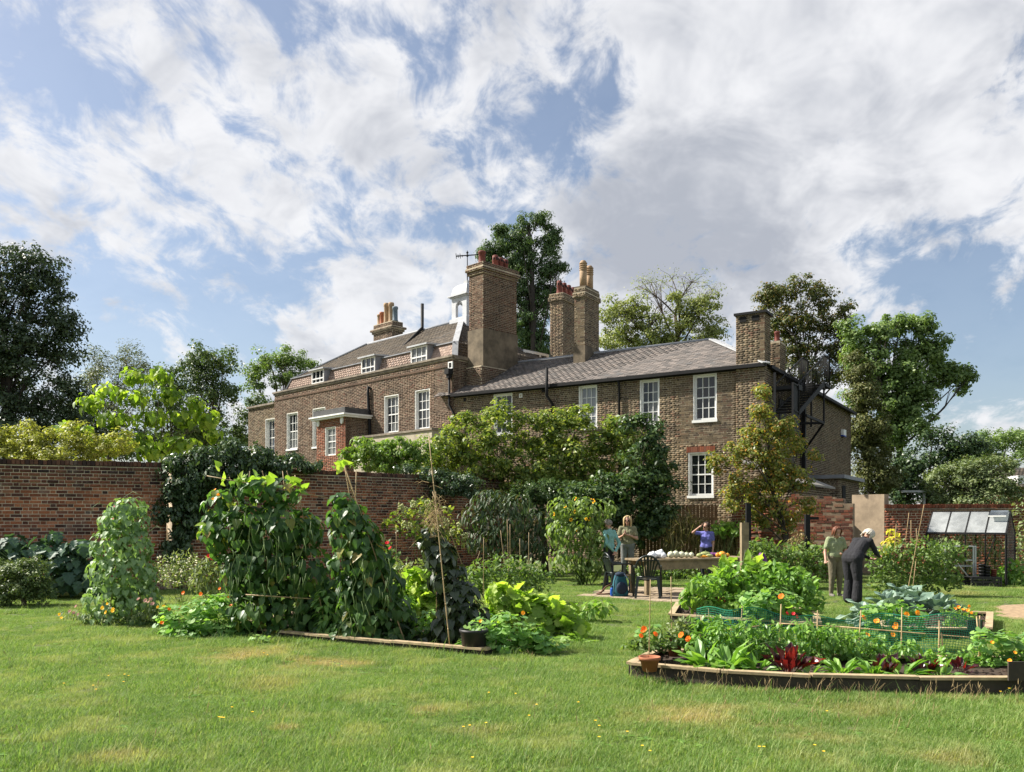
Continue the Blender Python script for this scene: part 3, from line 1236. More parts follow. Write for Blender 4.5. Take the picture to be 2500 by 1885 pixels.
# flat-roofed porch with white cornice
n1 = 1.35
ua, ub = FM.u_at(843.5, n1), FM.u_at(773, n1)
zr = FM.z_at(ua, 1013, n1)
pf = Frame(FM.pt(ua, n1, 0), E2, -D2)
psd = Frame(FM.pt(ua, n1, 0), D2, -E2)
pw = win_rect(pf, 794, 820, 1042, 1112)
mb = MB()
wall_panel(mb, pf, ub - ua, 0, zr, [pw], thick=.25)
wall_panel(mb, psd, n1, 0, zr, (), thick=.25)
mb.fbox(Frame(FM.pt(ub, 0, 0), E2, -D2), -.25, 0, .02, n1 - .25, 0, zr)
por = mb.build('porch', M['mortar_house'], house)
lay_bricks(por, pf, brick_cells(ub - ua, zr, 3.0, [pw], seed=61), M['brick_red'], 60)
lay_bricks(por, psd, brick_cells(n1, zr, 3.0, (), seed=62), M['brick_main'], 30)
sash_window(por, pf, pw[0], pw[1], pw[2], pw[3], 2, 4, 'pane_dark', alt='pane_net', altset=[(0, 0), (1, 0), (0, 1), (1, 1)], depth=.1) if False else None
mb = MB()
mb.fbox(FM, ua - .28, ub + .28, 0.02, n1 + .28, zr, zr + .07)
mb.fbox(FM, ua - .20, ub + .20, 0.02, n1 + .2, zr - .09, zr)
mb.build('porch_cornice', M['white'], por)
mb = MB()
mb.fbox(FM, ua - .12, ub + .12, 0.02, n1 + .12, zr + .10, zr + .36)
mb.build('porch_roof', M['dark_lead'], por)
for px, v in ((778, 1034), (836, 1026)):
    uu = pf.u_at(px)
    z = pf.z_at(uu, v)
    mb = MB()
    cpt = pf.pt(uu, .0, z)
    ring = [cpt + pf.u * (.11 * math.cos(t * math.pi / 10)) + Vector((0, 0, .17 * math.sin(t * math.pi / 10))) for t in range(20)]
    mb.prism(ring, pf.n * .06)
    mb.build('porch_lamp', M['white'], por)
dw = sash_window(por, pf, pw[0], pw[1], pw[2], pw[3], 2, 4, 'pane_net', depth=.1, sill=False)
# stone-faced bay beside the porch
n1 = 1.3
ua, ub = FM.u_at(1066, n1), FM.u_at(864, n1)
um = FM.u_at(1010, n1)
zr = FM.z_at(um, 1052, n1)
mb = MB()
mb.fbox(FM, um - 1.2, ub, .02, n1, 0, zr - .05)
bay = mb.build('bay', M['stone'], house)
mb = MB()
mb.fbox(FM, um - 1.26, ub + .06, .02, n1 + .06, zr - .05, zr + .04)
mb.build('bay_coping', M['coping'], bay)

# big chimney on the right flank
FMC = Frame(C1, E2, -D2)
ch5 = chimney_stack(house, Frame(C1 + D2 * .85, E2, -D2), -.95, -.07, -2.0, 0, 8.1, 12.32, M['brick_chimney'], M['mortar_house'], 260, caps=((12.07, 12.22, .06), (12.22, 12.36, .13), (12.36, 12.52, .09)), cement=1.62)
fr5 = Frame(C1 + D2 * .85, E2, -D2)
for i, (nn, hh) in enumerate(((-.35, .62), (-1.15, .62), (-1.45, .58), (-1.75, .56))):
    pot(ch5, fr5.pt(-.5, nn, 12.52), .16, hh, 'terracotta_red', 'hood' if i else 'roll')
mb = MB()
mb.fbox(Frame(C1 + D2 * .75, E2, -D2), -1.0, -.05, -2.2, 0.05, 6.5, 8.12)
c5b = mb.build('chimney_shoulder', M['mortar_house'], house)
lay_bricks(c5b, Frame(Frame(C1 + D2 * .75, E2, -D2).pt(-1.0, .05, 0), E2, -D2), brick_cells(.95, 8.1, 6.5, seed=8), M['brick_main'], 0)
lay_bricks(c5b, Frame(Frame(C1 + D2 * .75, E2, -D2).pt(-1.0, .05, 0), D2, -E2), brick_cells(2.25, 8.1, 6.5, seed=8), M['brick_main'], 0)

# left chimney behind the ridge
Yc = 48.0
pc = P(905, 845, Yc)
fl = Frame(P(958, 845, Yc), E2, -D2)
tl = fl.u_at(912)
zq = CAM_Z + (HZ - 845) / F_PX * Yc - 1.2
ztop = CAM_Z + (HZ - 782) / F_PX * Yc
ch6 = chimney_stack(house, fl, 0, tl, -.75, 0, zq, ztop, M['brick_main'], M['mortar_house'], 60, caps=((ztop - .55, ztop - .42, .08), (ztop - .42, ztop - .3, .16)))
for du, hh, mt, st in ((.10, .85, 'pot_grey', 'roll'), (.38, 1.15, 'pot_buff', 'roll'), (.72, 1.2, 'pot_buff', 'roll'), (1.02, .75, 'terracotta', 'roll'), (1.2, .65, 'pot_buff', 'roll')):
    pot(ch6, fl.pt(tl * du / 1.35, -.3, ztop), .16, hh, mt, st)

# white cupola with lead dome and weather vane
Yk = 41.6
ck = P(1141, 784, Yk)
fk = Frame(ck, E2, -D2)
half = .55
zk = ck.z
KZ = .76
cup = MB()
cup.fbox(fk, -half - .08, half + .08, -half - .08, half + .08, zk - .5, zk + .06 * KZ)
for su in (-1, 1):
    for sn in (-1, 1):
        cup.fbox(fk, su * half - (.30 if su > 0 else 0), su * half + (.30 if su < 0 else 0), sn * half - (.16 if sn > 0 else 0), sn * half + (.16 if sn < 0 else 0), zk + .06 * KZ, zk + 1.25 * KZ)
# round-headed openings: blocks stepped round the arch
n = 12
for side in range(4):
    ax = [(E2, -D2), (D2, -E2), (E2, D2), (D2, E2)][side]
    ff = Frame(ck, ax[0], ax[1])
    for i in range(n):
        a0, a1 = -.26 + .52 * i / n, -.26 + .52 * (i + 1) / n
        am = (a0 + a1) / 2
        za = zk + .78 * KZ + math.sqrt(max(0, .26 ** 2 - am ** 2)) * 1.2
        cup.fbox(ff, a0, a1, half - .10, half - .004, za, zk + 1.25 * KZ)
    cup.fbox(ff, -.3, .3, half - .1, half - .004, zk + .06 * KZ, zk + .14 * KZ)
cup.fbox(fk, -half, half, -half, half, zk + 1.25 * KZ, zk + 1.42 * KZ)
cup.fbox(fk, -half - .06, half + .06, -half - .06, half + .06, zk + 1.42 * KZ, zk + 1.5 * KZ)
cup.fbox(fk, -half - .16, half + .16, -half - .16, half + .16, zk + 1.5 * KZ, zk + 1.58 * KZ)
cupola = cup.build('cupola', M['cupola_shaded_white'], house)
mb = MB()
prof = []
dz = zk + 1.58 * KZ
m_ = 8
rings = []
for i in range(m_ + 1):
    t = i / m_
    s_ = (half + .02) * math.cos(t * math.pi / 2 * .93) ** .75
    rings.append((s_, dz + .62 * math.sin(t * math.pi / 2)))
for i in range(m_):
    a, za = rings[i]
    b, zb2 = rings[i + 1]
    q = [(-1, -1), (1, -1), (1, 1), (-1, 1)]
    for j in range(4):
        j2 = (j + 1) % 4
        mb.quad(fk.pt(q[j][0] * a, q[j][1] * a, za), fk.pt(q[j2][0] * a, q[j2][1] * a, za), fk.pt(q[j2][0] * b, q[j2][1] * b, zb2), fk.pt(q[j][0] * b, q[j][1] * b, zb2))
mb.fbox(fk, -.13, .13, -.13, .13, dz + .5, dz + .78)
mb.build('dome', M['lead_pale'], cupola)
mb = MB()
vx = fk.o.copy()
vx = Vector((ck.x, ck.y, 0))
ztop2 = CAM_Z + (HZ - 612) / F_PX * Yk
vz = CAM_Z + (HZ - 624) / F_PX * Yk
mb.tube([vx + Vector((0, 0, dz + .7)), vx + Vector((0, 0, ztop2))], [.03, .02], 6)
mb.beam(vx + Vector((-.55, .1, vz)), vx + Vector((.85, -.15, vz + .02)), .03, .05)
for i, w in enumerate((.05, .11, .07, .12)):
    x = -.25 - i * .1
    mb.beam(vx + Vector((x, .08, vz - w)), vx + Vector((x - .02, .08, vz + w)), .09, .03, up=(1, 0, 0))
mb.prism([vx + Vector((.7, -.13, vz - .12)), vx + Vector((1.0, -.17, vz + .02)), vx + Vector((.7, -.13, vz + .14))], (0, .02, 0))
mb.ball(vx + Vector((0, 0, vz + .0)), .07, 8, 6)
mb.ball(vx + Vector((0, 0, ztop2 - .1)), .06, 8, 6)
mb.build('weather_vane', M['black_metal'], cupola)
# far dormer seen between the chimneys
Yd = 41.0
fd = Frame(P(1290, 880, Yd), D2, -E2)
mb = MB()
zd = P(1290, 862, Yd).z
mb.fbox(fd, -.3, 1.4, -1.2, 0, zd - .9, zd + .15)
fdm = mb.build('rear_dormer', M['lead'], house)
mb = MB()
mb.fbox(fd, -.35, 1.45, 0, .04, zd - .9, zd + .12)
mb.build('dormer_frame', M['white'], fdm)
for i in range(3):
    mb = MB()
    mb.fbox(fd, -.2 + i * .53, .2 + i * .53, .04, .045, zd - .8, zd)
    mb.build('pane', M['pane_dark'], fdm)
# ------------------------------------------------------------------ ground
def turf_material():
    m, nt, b = new_mat('turf')
    n1 = world_noise(nt, .5, 5, .65)
    n2 = world_noise(nt, 9, 5, .7)
    c = mixc(nt, remap(nt, n1, .35, .65), (.055, .085, .022), (.10, .125, .035))
    c = mixc(nt, remap(nt, n2, .4, .7, 0, .6), c, (.12, .095, .05))
    nt.links.new(c, b.inputs['Base Color'])
    set_in(b, Roughness=.95)
    add_bump(nt, b, n2, .6, .03)
    return m


M['turf'] = turf_material()
mb = MB()
mb.quad((-400, -40, 0), (400, -40, 0), (400, 900, 0), (-400, 900, 0))
ground = mb.build('ground', M['turf'])
ground['kind'] = 'structure'

M['soil'] = plain('soil', (.055, .036, .024), .95, var=.5, scale=14, bump=.8, fine=40)
M['soil_pale'] = plain('dry_soil', (.34, .24, .14), .95, var=.35, scale=10, bump=.6, fine=30)
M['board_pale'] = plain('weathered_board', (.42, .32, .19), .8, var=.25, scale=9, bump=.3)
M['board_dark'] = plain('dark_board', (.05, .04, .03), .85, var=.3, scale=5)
M['fence_wood'] = plain('fence_wood', (.22, .13, .06), .85, var=.35, scale=5)
M['paving'] = brick_mat('paving', [(0, (.40, .31, .21)), (.5, (.47, .37, .26)), (1, (.36, .29, .21))], .2, soot_col=(.25, .2, .14))
M['plaster'] = plain('plaster', (.33, .255, .175), .9, var=.3, scale=2.2)
M['grey_panel'] = plain('grey_panel', (.27, .25, .22), .8, var=.2, scale=2)
M['oak'] = plain('weathered_timber', (.26, .20, .12), .85, var=.3, scale=8, bump=.4)

# ------------------------------------------------------------------ garden walls
A = P(0, HZ, 18.0)
B_ = P(405, HZ, 19.2)
Cw = P(1230, HZ, 26.6)
WH = 2.80
d1 = (B_ - A).normalized()
A2 = A - d1 * 3.2


def garden_wall(name, label, a, b, H, mat, n_single, prefer=None, thick=.34, top=None, seed=1, bond='flemish', z_low=0.0, coping=True, jit=.004, cmat=None, mort='mortar_garden'):
    a, b = Vector((a.x, a.y, 0)), Vector((b.x, b.y, 0))
    L = (b - a).length
    u = (b - a).normalized()
    n = Vector((u.y, -u.x, 0))
    fr = Frame(a, u, n)
    t = thing(name, label, 'wall', a)
    mb_ = MB()
    if top is None:
        mb_.fbox(fr, 0, L, -thick, 0, 0, H)
    else:
        k = int(L / .22)
        for i in range(k):
            uu = L * i / k
            mb_.fbox(fr, uu, L * (i + 1) / k, -thick, 0, 0, max(.1, top(uu + .1) - .04))
    body = mb_.build('wall_body', M[mort], t)
    cells = brick_cells(L, H, z_low, (), seed=seed, top=top, bond=bond)
    lay_bricks(body, fr, cells, mat, n_single, prefer=prefer, proud=.005, jit=jit)
    if coping:
        # brick-on-edge coping, uneven
        rr = random.Random(seed)
        k = int(L / .085)
        vs = MB()
        for i in range(k):
            u0 = L * i / k
            dz = rr.uniform(-.006, .01)
            vs.fbox(fr, u0 + .006, L * (i + 1) / k - .006, -thick - .03, .03 + rr.uniform(-.008, .008), H + .012, H + .115 + dz)
        c = vs.build('coping_brickwork', cmat or mat, t)
        c['kind'] = 'stuff'
    return t, fr, L


gw, gfr, gL = garden_wall('garden_wall', 'old red brick garden wall on the left, sooty along its top', A2, B_, WH, M['brick_garden'], 300,
                          prefer=lambda u, z: u > 3.0 and 1.1 < z < 2.35, seed=5)
lay_bricks(gw, Frame(B_, Vector((-d1.y, d1.x, 0)), d1), brick_cells(.34, WH, 0, seed=8), M['brick_garden'], 0)
gw2, gfr2, gL2 = garden_wall('garden_wall', 'receding brick garden wall behind the bean wigwams, overgrown with climbers', B_ + Vector((.02, .3, 0)), Cw, WH, M['brick_garden'], 300,
                             prefer=lambda u, z: u > 2.6 and z > 1.0, seed=6)

# ragged old wall, plastered panel, right-hand wall
oa, ob_ = P(1811, HZ, 24.0), P(2083, HZ, 22.6)
rt = random.Random(4)
steps = [2.28 + rt.uniform(-.1, .06) for _ in range(40)]
ow, ofr, oL = garden_wall('ruined_wall', 'ragged weathered red brick wall with broken top behind the pear tree', oa, ob_, 2.45, M['brick_old'], 250,
                          prefer=lambda u, z: u > 1.0 and z > .9, thick=.36, top=lambda u: steps[int(u / .22) % 40] - (.12 if u > 2.7 else 0), seed=9, bond='english', coping=False, jit=.009, mort='mortar_old')
pn_dir = Vector((.66, -.75, 0)).normalized()
rw_dir = Vector((.97, -.24, 0)).normalized()
pa = P(2080, HZ, 25.6)
pb = pa + pn_dir * .99
mb = MB()
fp = Frame(pa, pn_dir, Vector((pn_dir.y, -pn_dir.x, 0)))
mb.fbox(fp, 0, .99, -.3, 0, 0, 2.37)
pl = mb.build('plastered_wall', M['plaster'], None, origin=(pa.x, pa.y, 0))
tag(pl, 'plain buff plastered wall panel between the two red brick walls', 'wall')
rb = pb + rw_dir * 9
rw, rfr, rL = garden_wall('boundary_wall', 'red brick boundary wall with ledge behind the greenhouse', pb + rw_dir * .01, rb, 1.95, M['brick_red'], 300,
                          prefer=lambda u, z: z > .7, seed=12)
mb = MB()
mb.fbox(rfr, 0, rL, 0.0, .045, 1.91, 1.94)
mb.build('ledge', M['coping'], rw)
# brick pillar by the old wall
pp = P(1797, HZ, 23.2)
pil = thing('brick_pillar', 'narrow red brick pillar with stone cap beside the fence', 'pillar', (pp.x, pp.y, 0))
fpil = Frame(pp, Vector((1, .1, 0)), Vector((.1, -1, 0)))
mb = MB()
mb.fbox(fpil, 0, .33, -.33, 0, 0, 2.44)
pbod = mb.build('shaft', M['mortar_garden'], pil)
lay_bricks(pbod, fpil, brick_cells(.33, 2.44, 0, seed=2), M['brick_red'], 40)
lay_bricks(pbod, Frame(fpil.pt(.33, -.33, 0), -fpil.n * -1 * -1, fpil.u), brick_cells(.33, 2.44, 0, seed=2), M['brick_red'], 0)
lay_bricks(pbod, Frame(fpil.pt(0, 0, 0), -fpil.n, -fpil.u), brick_cells(.33, 2.44, 0, seed=4), M['brick_red'], 0)
mb = MB()
mb.fbox(fpil, -.04, .37, -.37, .04, 2.44, 2.5)
mb.build('cap', M['coping'], pil)

# ------------------------------------------------------------------ board fence
fa, fb = P(1560, HZ, 24.6), P(1752, HZ, 24.2)
fen = thing('board_fence', 'brown vertical board fence below the house window', 'fence', (fa.x, fa.y, 0))
ff_ = Frame(fa, fb - fa, Vector(((fb - fa).y, -(fb - fa).x, 0)))
FL = (fb - fa).length
rr = random.Random(3)
nb = int(FL / .1)
for i in range(nb):
    mb = MB()
    u0 = FL * i / nb
    mb.fbox(ff_, u0 + .006, u0 + FL / nb - .006, rr.uniform(-.004, .004), .02, .05, 2.03 + rr.uniform(-.02, .02))
    mb.build('board', M['fence_wood'], fen)
mb = MB()
mb.fbox(ff_, 0, FL, -.06, -.01, .5, .58)
mb.build('rail', M['fence_wood'], fen)
mb = MB()
mb.fbox(ff_, 0, FL, -.06, -.01, 1.6, 1.68)
mb.build('rail', M['fence_wood'], fen)

# ------------------------------------------------------------------ fire escape on the gable
fes = thing('fire_escape', 'black steel fire escape stair with railings on the gable wall', 'fire escape', SW.pt(5, .6, 0))


def fpx(px, v, n):
    u = SW.u_at(px, n)
    return SW.pt(u, n, SW.z_at(u, v, n))


iron, galv = M['black_metal'], plain('dark_steel', (.022, .023, .025), .7, var=.3, spec=.2)
mb = MB()
ulo, uhi = SW.u_at(1871, .9), SW.u_at(1926, 1.0)
zp = SW.z_at(uhi, 934, 1.0)
mb.fbox(SW, .7, uhi + .6, .1, 1.15, zp - .12, zp)
mb.fbox(SW, .7, uhi + .6, 1.12, 1.18, zp - .16, zp + .02)
mb.build('platform', iron, fes)
for uu in (ulo + .1, uhi):
    mb = MB()
    mb.fbox(SW, uu, uu + .06, 1.09, 1.15, 3.2 if uu > ulo + 1 else zp - 1.4, zp)
    mb.build('post', iron, fes)
u2 = SW.u_at(1949, 1.1)
mb = MB()
zs0 = SW.z_at(uhi, 1060, 1.1)
mb.fbox(SW, uhi + .1, u2, 1.10, 1.13, zs0, zp)
mb.build('sheet_screen', M['board_dark'] if False else galv, fes)
mb = MB()
for z in (zs0, zs0 + (zp - zs0) * .45, zp - .06):
    mb.fbox(SW, uhi + .08, u2 + .02, 1.13, 1.16, z, z + .05)
mb.build('screen_frame', iron, fes)
# stair flight
lo = {n: fpx(1950, 1006, n) for n in (.35, 1.15)}
ua_, ub_ = SW.u_at(1950, 1.15), SW.u_at(2013, 1.15)
za_, zb2_ = SW.z_at(ua_, 1008, 1.15), SW.z_at(ub_, 936, 1.15)
for n in (.35, 1.15):
    mb = MB()
    mb.beam(SW.pt(ua_, n, za_), SW.pt(ub_, n, zb2_), .03, .17)
    mb.build('stringer', iron if n < 1 else galv, fes)
nt_ = 11
for i in range(nt_):
    t = (i + .5) / nt_
    mb = MB()
    uu, zz = ua_ + (ub_ - ua_) * t, za_ + (zb2_ - za_) * t
    mb.fbox(SW, uu - .13, uu + .13, .38, 1.12, zz - .02, zz + .02)
    mb.build('tread', iron, fes)
mb = MB()
mb.fbox(SW, ub_, ub_ + .9, .1, 1.2, zb2_ - .1, zb2_)
mb.build('platform', iron, fes)
for n in (.35, 1.15):
    mb = MB()
    a = SW.pt(ua_, n, za_ + 1.0)
    b = SW.pt(ub_, n, zb2_ + 1.05)
    c = SW.pt(ub_ + .85, n, zb2_ + 1.05)
    mb.tube([SW.pt(ua_, n, za_), a, b, c, SW.pt(ub_ + .85, n, zb2_)], .028, 6)
    mb.build('handrail', galv, fes)
    for i in range(20):
        t = (i + .5) / 20
        q = MB()
        uu, zz = ua_ + (ub_ - ua_) * t, za_ + (zb2_ - za_) * t
        q.tube([SW.pt(uu, n, zz), SW.pt(uu, n, zz + 1.0)], .011, 5)
        q.build('baluster', iron, fes)
    for i in range(6):
        uu = ub_ + .85 * i / 6
        q = MB()
        q.tube([SW.pt(uu, n, zb2_), SW.pt(uu, n, zb2_ + 1.03)], .011, 5)
        q.build('baluster', iron, fes)
zbr = SW.z_at(ub_, 1032, 1.15)
for (uu, n) in ((ub_, 1.15), (SW.u_at(1982, .4), .4)):
    mb = MB()
    mb.fbox(SW, uu, uu + .06, n - .06, n, zbr, zb2_)
    mb.build('post', iron, fes)
ubr = SW.u_at(1964, .2)
mb = MB()
mb.beam(SW.pt(ub_ + .05, 1.1, zbr), SW.pt(ub_ - .3, .05, zbr), .06, .09)
mb.build('bracket', iron, fes)
mb = MB()
mb.beam(SW.pt(SW.u_at(1968, 1.1), 1.1, zbr), SW.pt(ub_ + .1, 1.1, zbr), .06, .09)
mb.build('bracket', iron, fes)
mb = MB()
mb.beam(SW.pt(ub_ + .05, 1.1, zbr - .03), SW.pt(SW.u_at(1966, .1), .1, SW.z_at(SW.u_at(1966, .1), 1097, .1)), .06, .06)
mb.build('brace', iron, fes)
mb = MB()
uu = SW.u_at(1962, .12)
mb.fbox(SW, uu - .09, uu + .09, .05, .2, SW.z_at(uu, 1145, .12), SW.z_at(uu, 990, .12))
mb.build('downpipe', iron, fes)
mb = MB()
uu = SW.u_at(1911, .03)
mb.fbox(SW, uu - .45, uu + .45, .0, .03, zp - 1.9, zp - .15)
mb.build('door', iron, wing)
# alarm box
uu = SW.u_at(2061, .1)
zz = SW.z_at(uu, 1057, .1)
mb = MB()
mb.fbox(SW, uu - .3, uu + .3, 0.01, .14, zz - .12, zz + .15)
al = mb.build('alarm_box', M['white'], wing)
mb = MB()
mb.fbox(SW, uu - .3, uu + .3, 0.01, .142, zz - .18, zz - .12)
mb.build('alarm_light', plain('blue_plastic', (.03, .06, .35), .4, var=.1), al)

# lean-to behind the old wall
outh = thing('lean_to', 'low brick lean-to with grey sloping roof against the gable wall', 'outbuilding', SW.pt(8, 1.5, 0))
ua_, ub_ = SW.u_at(1936, 1.9), SW.u_at(2034, 1.9)
zc0, zc1 = SW.z_at(ua_, 1180, 1.9), SW.z_at(ub_, 1148, .3)
mb = MB()
mb.fbox(SW, ua_, ub_, .31, 1.8, 0, zc0 - .05)
bo = mb.build('wall', M['mortar_house'], outh)
ofr2 = Frame(SW.pt(ua_, 1.8, 0), D1, -E1)
lay_bricks(bo, ofr2, brick_cells(ub_ - ua_, zc0 - .05, 1.2, seed=5), M['brick_stock'], 60)
ofr3 = Frame(SW.pt(ua_, 1.8, 0), E1, -D1)
lay_bricks(bo, ofr3, brick_cells(1.4, zc0 - .05, 1.2, seed=6), M['brick_stock'], 0)
mb = MB()
q = [SW.pt(ua_ - .15, 1.95, zc0), SW.pt(ub_ + .1, 1.95, zc0), SW.pt(ub_ + .1, .2, zc0 + .75), SW.pt(ua_ - .15, .2, zc0 + .75)]
mb.hexa(q + [x + Vector((0, 0, .06)) for x in q])
mb.build('roof', M['grey_panel'], outh)
sh = thing('brick_shed', 'small flat-roofed brick shed at the far end of the gable wall', 'outbuilding', SW.pt(13, 1.2, 0))
ua_, ub_ = SW.u_at(2050, 1.5), SW.u_at(2090, 1.5)
zc0 = SW.z_at(ua_, 1168, 1.5)
mb = MB()
mb.fbox(SW, ua_, ub_ + .6, .32, 1.5, 0, zc0)
bo = mb.build('wall', M['mortar_house'], sh)
lay_bricks(bo, Frame(SW.pt(ua_, 1.5, 0), D1, -E1), brick_cells(ub_ + .6 - ua_, zc0, 1.0, seed=5), M['brick_stock'], 60)
lay_bricks(bo, Frame(SW.pt(ua_, 1.5, 0), E1, -D1), brick_cells(1.1, zc0, 1.0, seed=6), M['brick_stock'], 0)
mb = MB()
mb.fbox(SW, ua_ - .15, ub_ + .8, .32, 1.7, zc0, zc0 + .14)
mb.build('roof', M['lead'], sh)
mb = MB()
mb.fbox(SW, ua_ + .4, ua_ + 1.0, 1.515, 1.53, 1.0, zc0 - .25)
mb.build('doorway', M['dark_void'], sh)

# distant house behind the right-hand wall
dh = P(2440, HZ, 70)
dist = thing('tiled_house', 'distant house with brown tiled roof behind the bushes', 'house', (dh.x, dh.y, 0))
mb = MB()
zw, ze = P(0, 1190, 70).z, P(0, 1137, 70).z
mb.box(dh.x, dh.x + 9, 70, 78, 0, zw)
mb.build('wall', M['brick_red'], dist)
mb = MB()
mb.poly([(dh.x - .5, 69.6, zw), (dh.x + 9.5, 69.6, zw), (dh.x + 9.5, 74, ze), (dh.x + .8, 74, ze)])
mb.poly([(dh.x - .5, 69.6, zw), (dh.x + .8, 74, ze), (dh.x - .5, 78.4, zw)])
mb.poly([(dh.x - .5, 78.4, zw), (dh.x + .8, 74, ze), (dh.x + 9.5, 74, ze), (dh.x + 9.5, 78.4, zw)])
rf = mb.build('roof', M['slate_dark'], dist)
cells = slate_cells(0, 10, 4.7, .34, .26, seed=9)
slates(rf, Vector((dh.x - .5, 69.6, zw)), (1, 0, 0), Vector((0, 4.4, ze - zw)), cells, .34, .26, M['slate_dark'], 0, lift=.03)
mb = MB()
mb.box(dh.x + 1.7, dh.x + 2.5, 70.2, 73, zw + .3, zw + 1.0)
mb.build('dormer', M['white'], dist)
# white-framed porch of a house glimpsed through the hedge
gp = P(2243, HZ, 46)
glp = thing('flat_porch', 'pale flat porch glimpsed between tree trunk and bush above the wall', 'porch', (gp.x, gp.y, 0))
mb = MB()
zt_ = P(0, 1197, 46).z
mb.box(gp.x - .9, gp.x + 1.0, 46, 47, zt_ - .12, zt_)
mb.build('canopy', M['lead_pale'], glp)
for dx in (.3,):
    mb = MB()
    mb.box(gp.x + dx, gp.x + dx + .12, 46.1, 46.22, 0, zt_ - .12)
    mb.build('post', M['lead_pale'], glp)
mb = MB()
mb.box(gp.x - 3, gp.x + 3, 47, 47.3, 0, 2.4)
mb.build('wall', M['brick_red'], glp)

# ------------------------------------------------------------------ patio paving
pav = thing('paving', 'pale stone slab paving under the produce table', 'paving', G(1560, 1455))
pav['kind'] = 'structure'
for k_ in ('label', 'category'):
    pass
p0, p1, p2, p3 = G(1405, 1456), G(1660, 1474), G(1800, 1440), G(1500, 1432)
rr = random.Random(8)
nu, nv = 6, 5
for i in range(nu):
    for j in range(nv):
        def bil(a, b):
            return p0.lerp(p1, a).lerp(p3.lerp(p2, a), b)
        g_ = .012
        a0, a1, b0, b1 = i / nu + g_ / 2, (i + 1) / nu - g_ / 2, j / nv + g_, (j + 1) / nv - g_
        if j % 2:
            a0 = min(1, a0 + .08)
            a1 = min(1, a1 + .08)
            if a1 - a0 < .03:
                continue
        z = .022 + rr.uniform(-.004, .004)
        q = [bil(a0, b0), bil(a1, b0), bil(a1, b1), bil(a0, b1)]
        mb = MB()
        mb.hexa([x + Vector((0, 0, -.02)) for x in q] + [x + Vector((0, 0, z)) for x in q])
        mb.build('slab', M['paving'], pav)
# pale path by the greenhouse
mb = MB()
q = [G(2260, 1433, .006), G(2700, 1443, .006), G(2700, 1434, .006), G(2260, 1426, .006)]
mb.poly([x for x in q])
pth = mb.build('path', M['soil_pale'])
pth['kind'] = 'structure'
mb = MB()
q = [G(2395, 1480, .006), G(2440, 1507, .006), G(2560, 1520, .006), G(2700, 1500, .006), G(2620, 1478, .006), G(2500, 1475, .006)]
mb.poly(q)
bare = mb.build('bare_soil', M['soil_pale'])
bare['kind'] = 'structure'
# ------------------------------------------------------------------ foliage tools
def rnd_dirs(n, rng):
    v = rng.normal(size=(n, 3))
    return v / (np.linalg.norm(v, axis=1, keepdims=True) + 1e-9)


def norm_rows(v):
    return v / (np.linalg.norm(v, axis=1, keepdims=True) + 1e-9)


def leaf_quads(c, nrm, size, asp, rng, droop=.3, fold=.12):
    """kite-shaped leaves: returns verts (4n,3)"""
    n = len(c)
    t = rng.normal(size=(n, 3))
    t[:, 2] -= droop * 2
    t = t - nrm * np.sum(t * nrm, axis=1, keepdims=True)
    t = norm_rows(t)
    b = np.cross(nrm, t)
    s = np.asarray(size).reshape(-1, 1) * np.ones((n, 1))
    w = s * asp
    v = np.empty((n, 4, 3))
    v[:, 0] = c - t * s * .5
    v[:, 1] = c + b * w * .5 + nrm * s * fold - t * s * .05
    v[:, 2] = c + t * s * .5
    v[:, 3] = c - b * w * .5 + nrm * s * fold - t * s * .05
    return v.reshape(-1, 3)


def quads_obj(name, v, mat, parent, kind=None, midx=None):
    inv = np.array(chain_matrix(parent).inverted())
    v = v @ inv[:3, :3].T + inv[:3, 3]
    n = len(v) // 4
    me = np_mesh(name, v, np.full(n, 4), np.arange(4 * n), mat, midx)
    o = link(name, me, parent)
    if kind:
        o['kind'] = kind
    return o


def in_blobs(blobs, n, rng, surf=.45):
    """random points in a union of ellipsoids [(cx,cy,cz,rx,ry,rz)], with the outward direction"""
    b = np.array(blobs, dtype=float)
    w = (b[:, 3] * b[:, 4] * b[:, 5]) ** .67
    idx = rng.choice(len(b), size=n, p=w / w.sum())
    d = rnd_dirs(n, rng)
    r = surf + (1 - surf) * rng.random(n) ** .6
    r = np.where(rng.random(n) < .25, r * rng.random(n), r)
    p = b[idx, :3] + d * b[idx, 3:6] * r[:, None]
    return p, d, idx


def clump_leaves(cent, out, cr, per, size, asp, rng, droop=.3, up=.5, flat=.7, jit=.8):
    n = len(cent)
    c = np.repeat(cent, per, axis=0)
    o = np.repeat(out, per, axis=0)
    d = rnd_dirs(n * per, rng)
    rad = (rng.random(n * per) ** .5)[:, None] * np.repeat(np.asarray(cr).reshape(-1, 1) * np.ones((n, 1)), per, axis=0)
    pos = c + d * rad * np.array([1, 1, flat])
    nr = d * .7 + o * .35 + np.array([0, 0, up]) + rng.normal(size=(n * per, 3)) * jit * .5
    nr = norm_rows(nr)
    s = size * (.65 + .7 * rng.random(n * per))
    return leaf_quads(pos, nr, s, asp, rng, droop)


def px_blobs(lst, Y, dep=.9):
    out = []
    for b in lst:
        u, v, ru, rv = b[:4]
        dy = b[4] if len(b) > 4 else 0.0
        yy = Y + dy
        c = P(u, v, yy)
        rx, rz = ru * yy / F_PX, rv * yy / F_PX
        out.append((c.x, c.y, c.z, rx, max(rx, rz) * dep, rz))
    return out


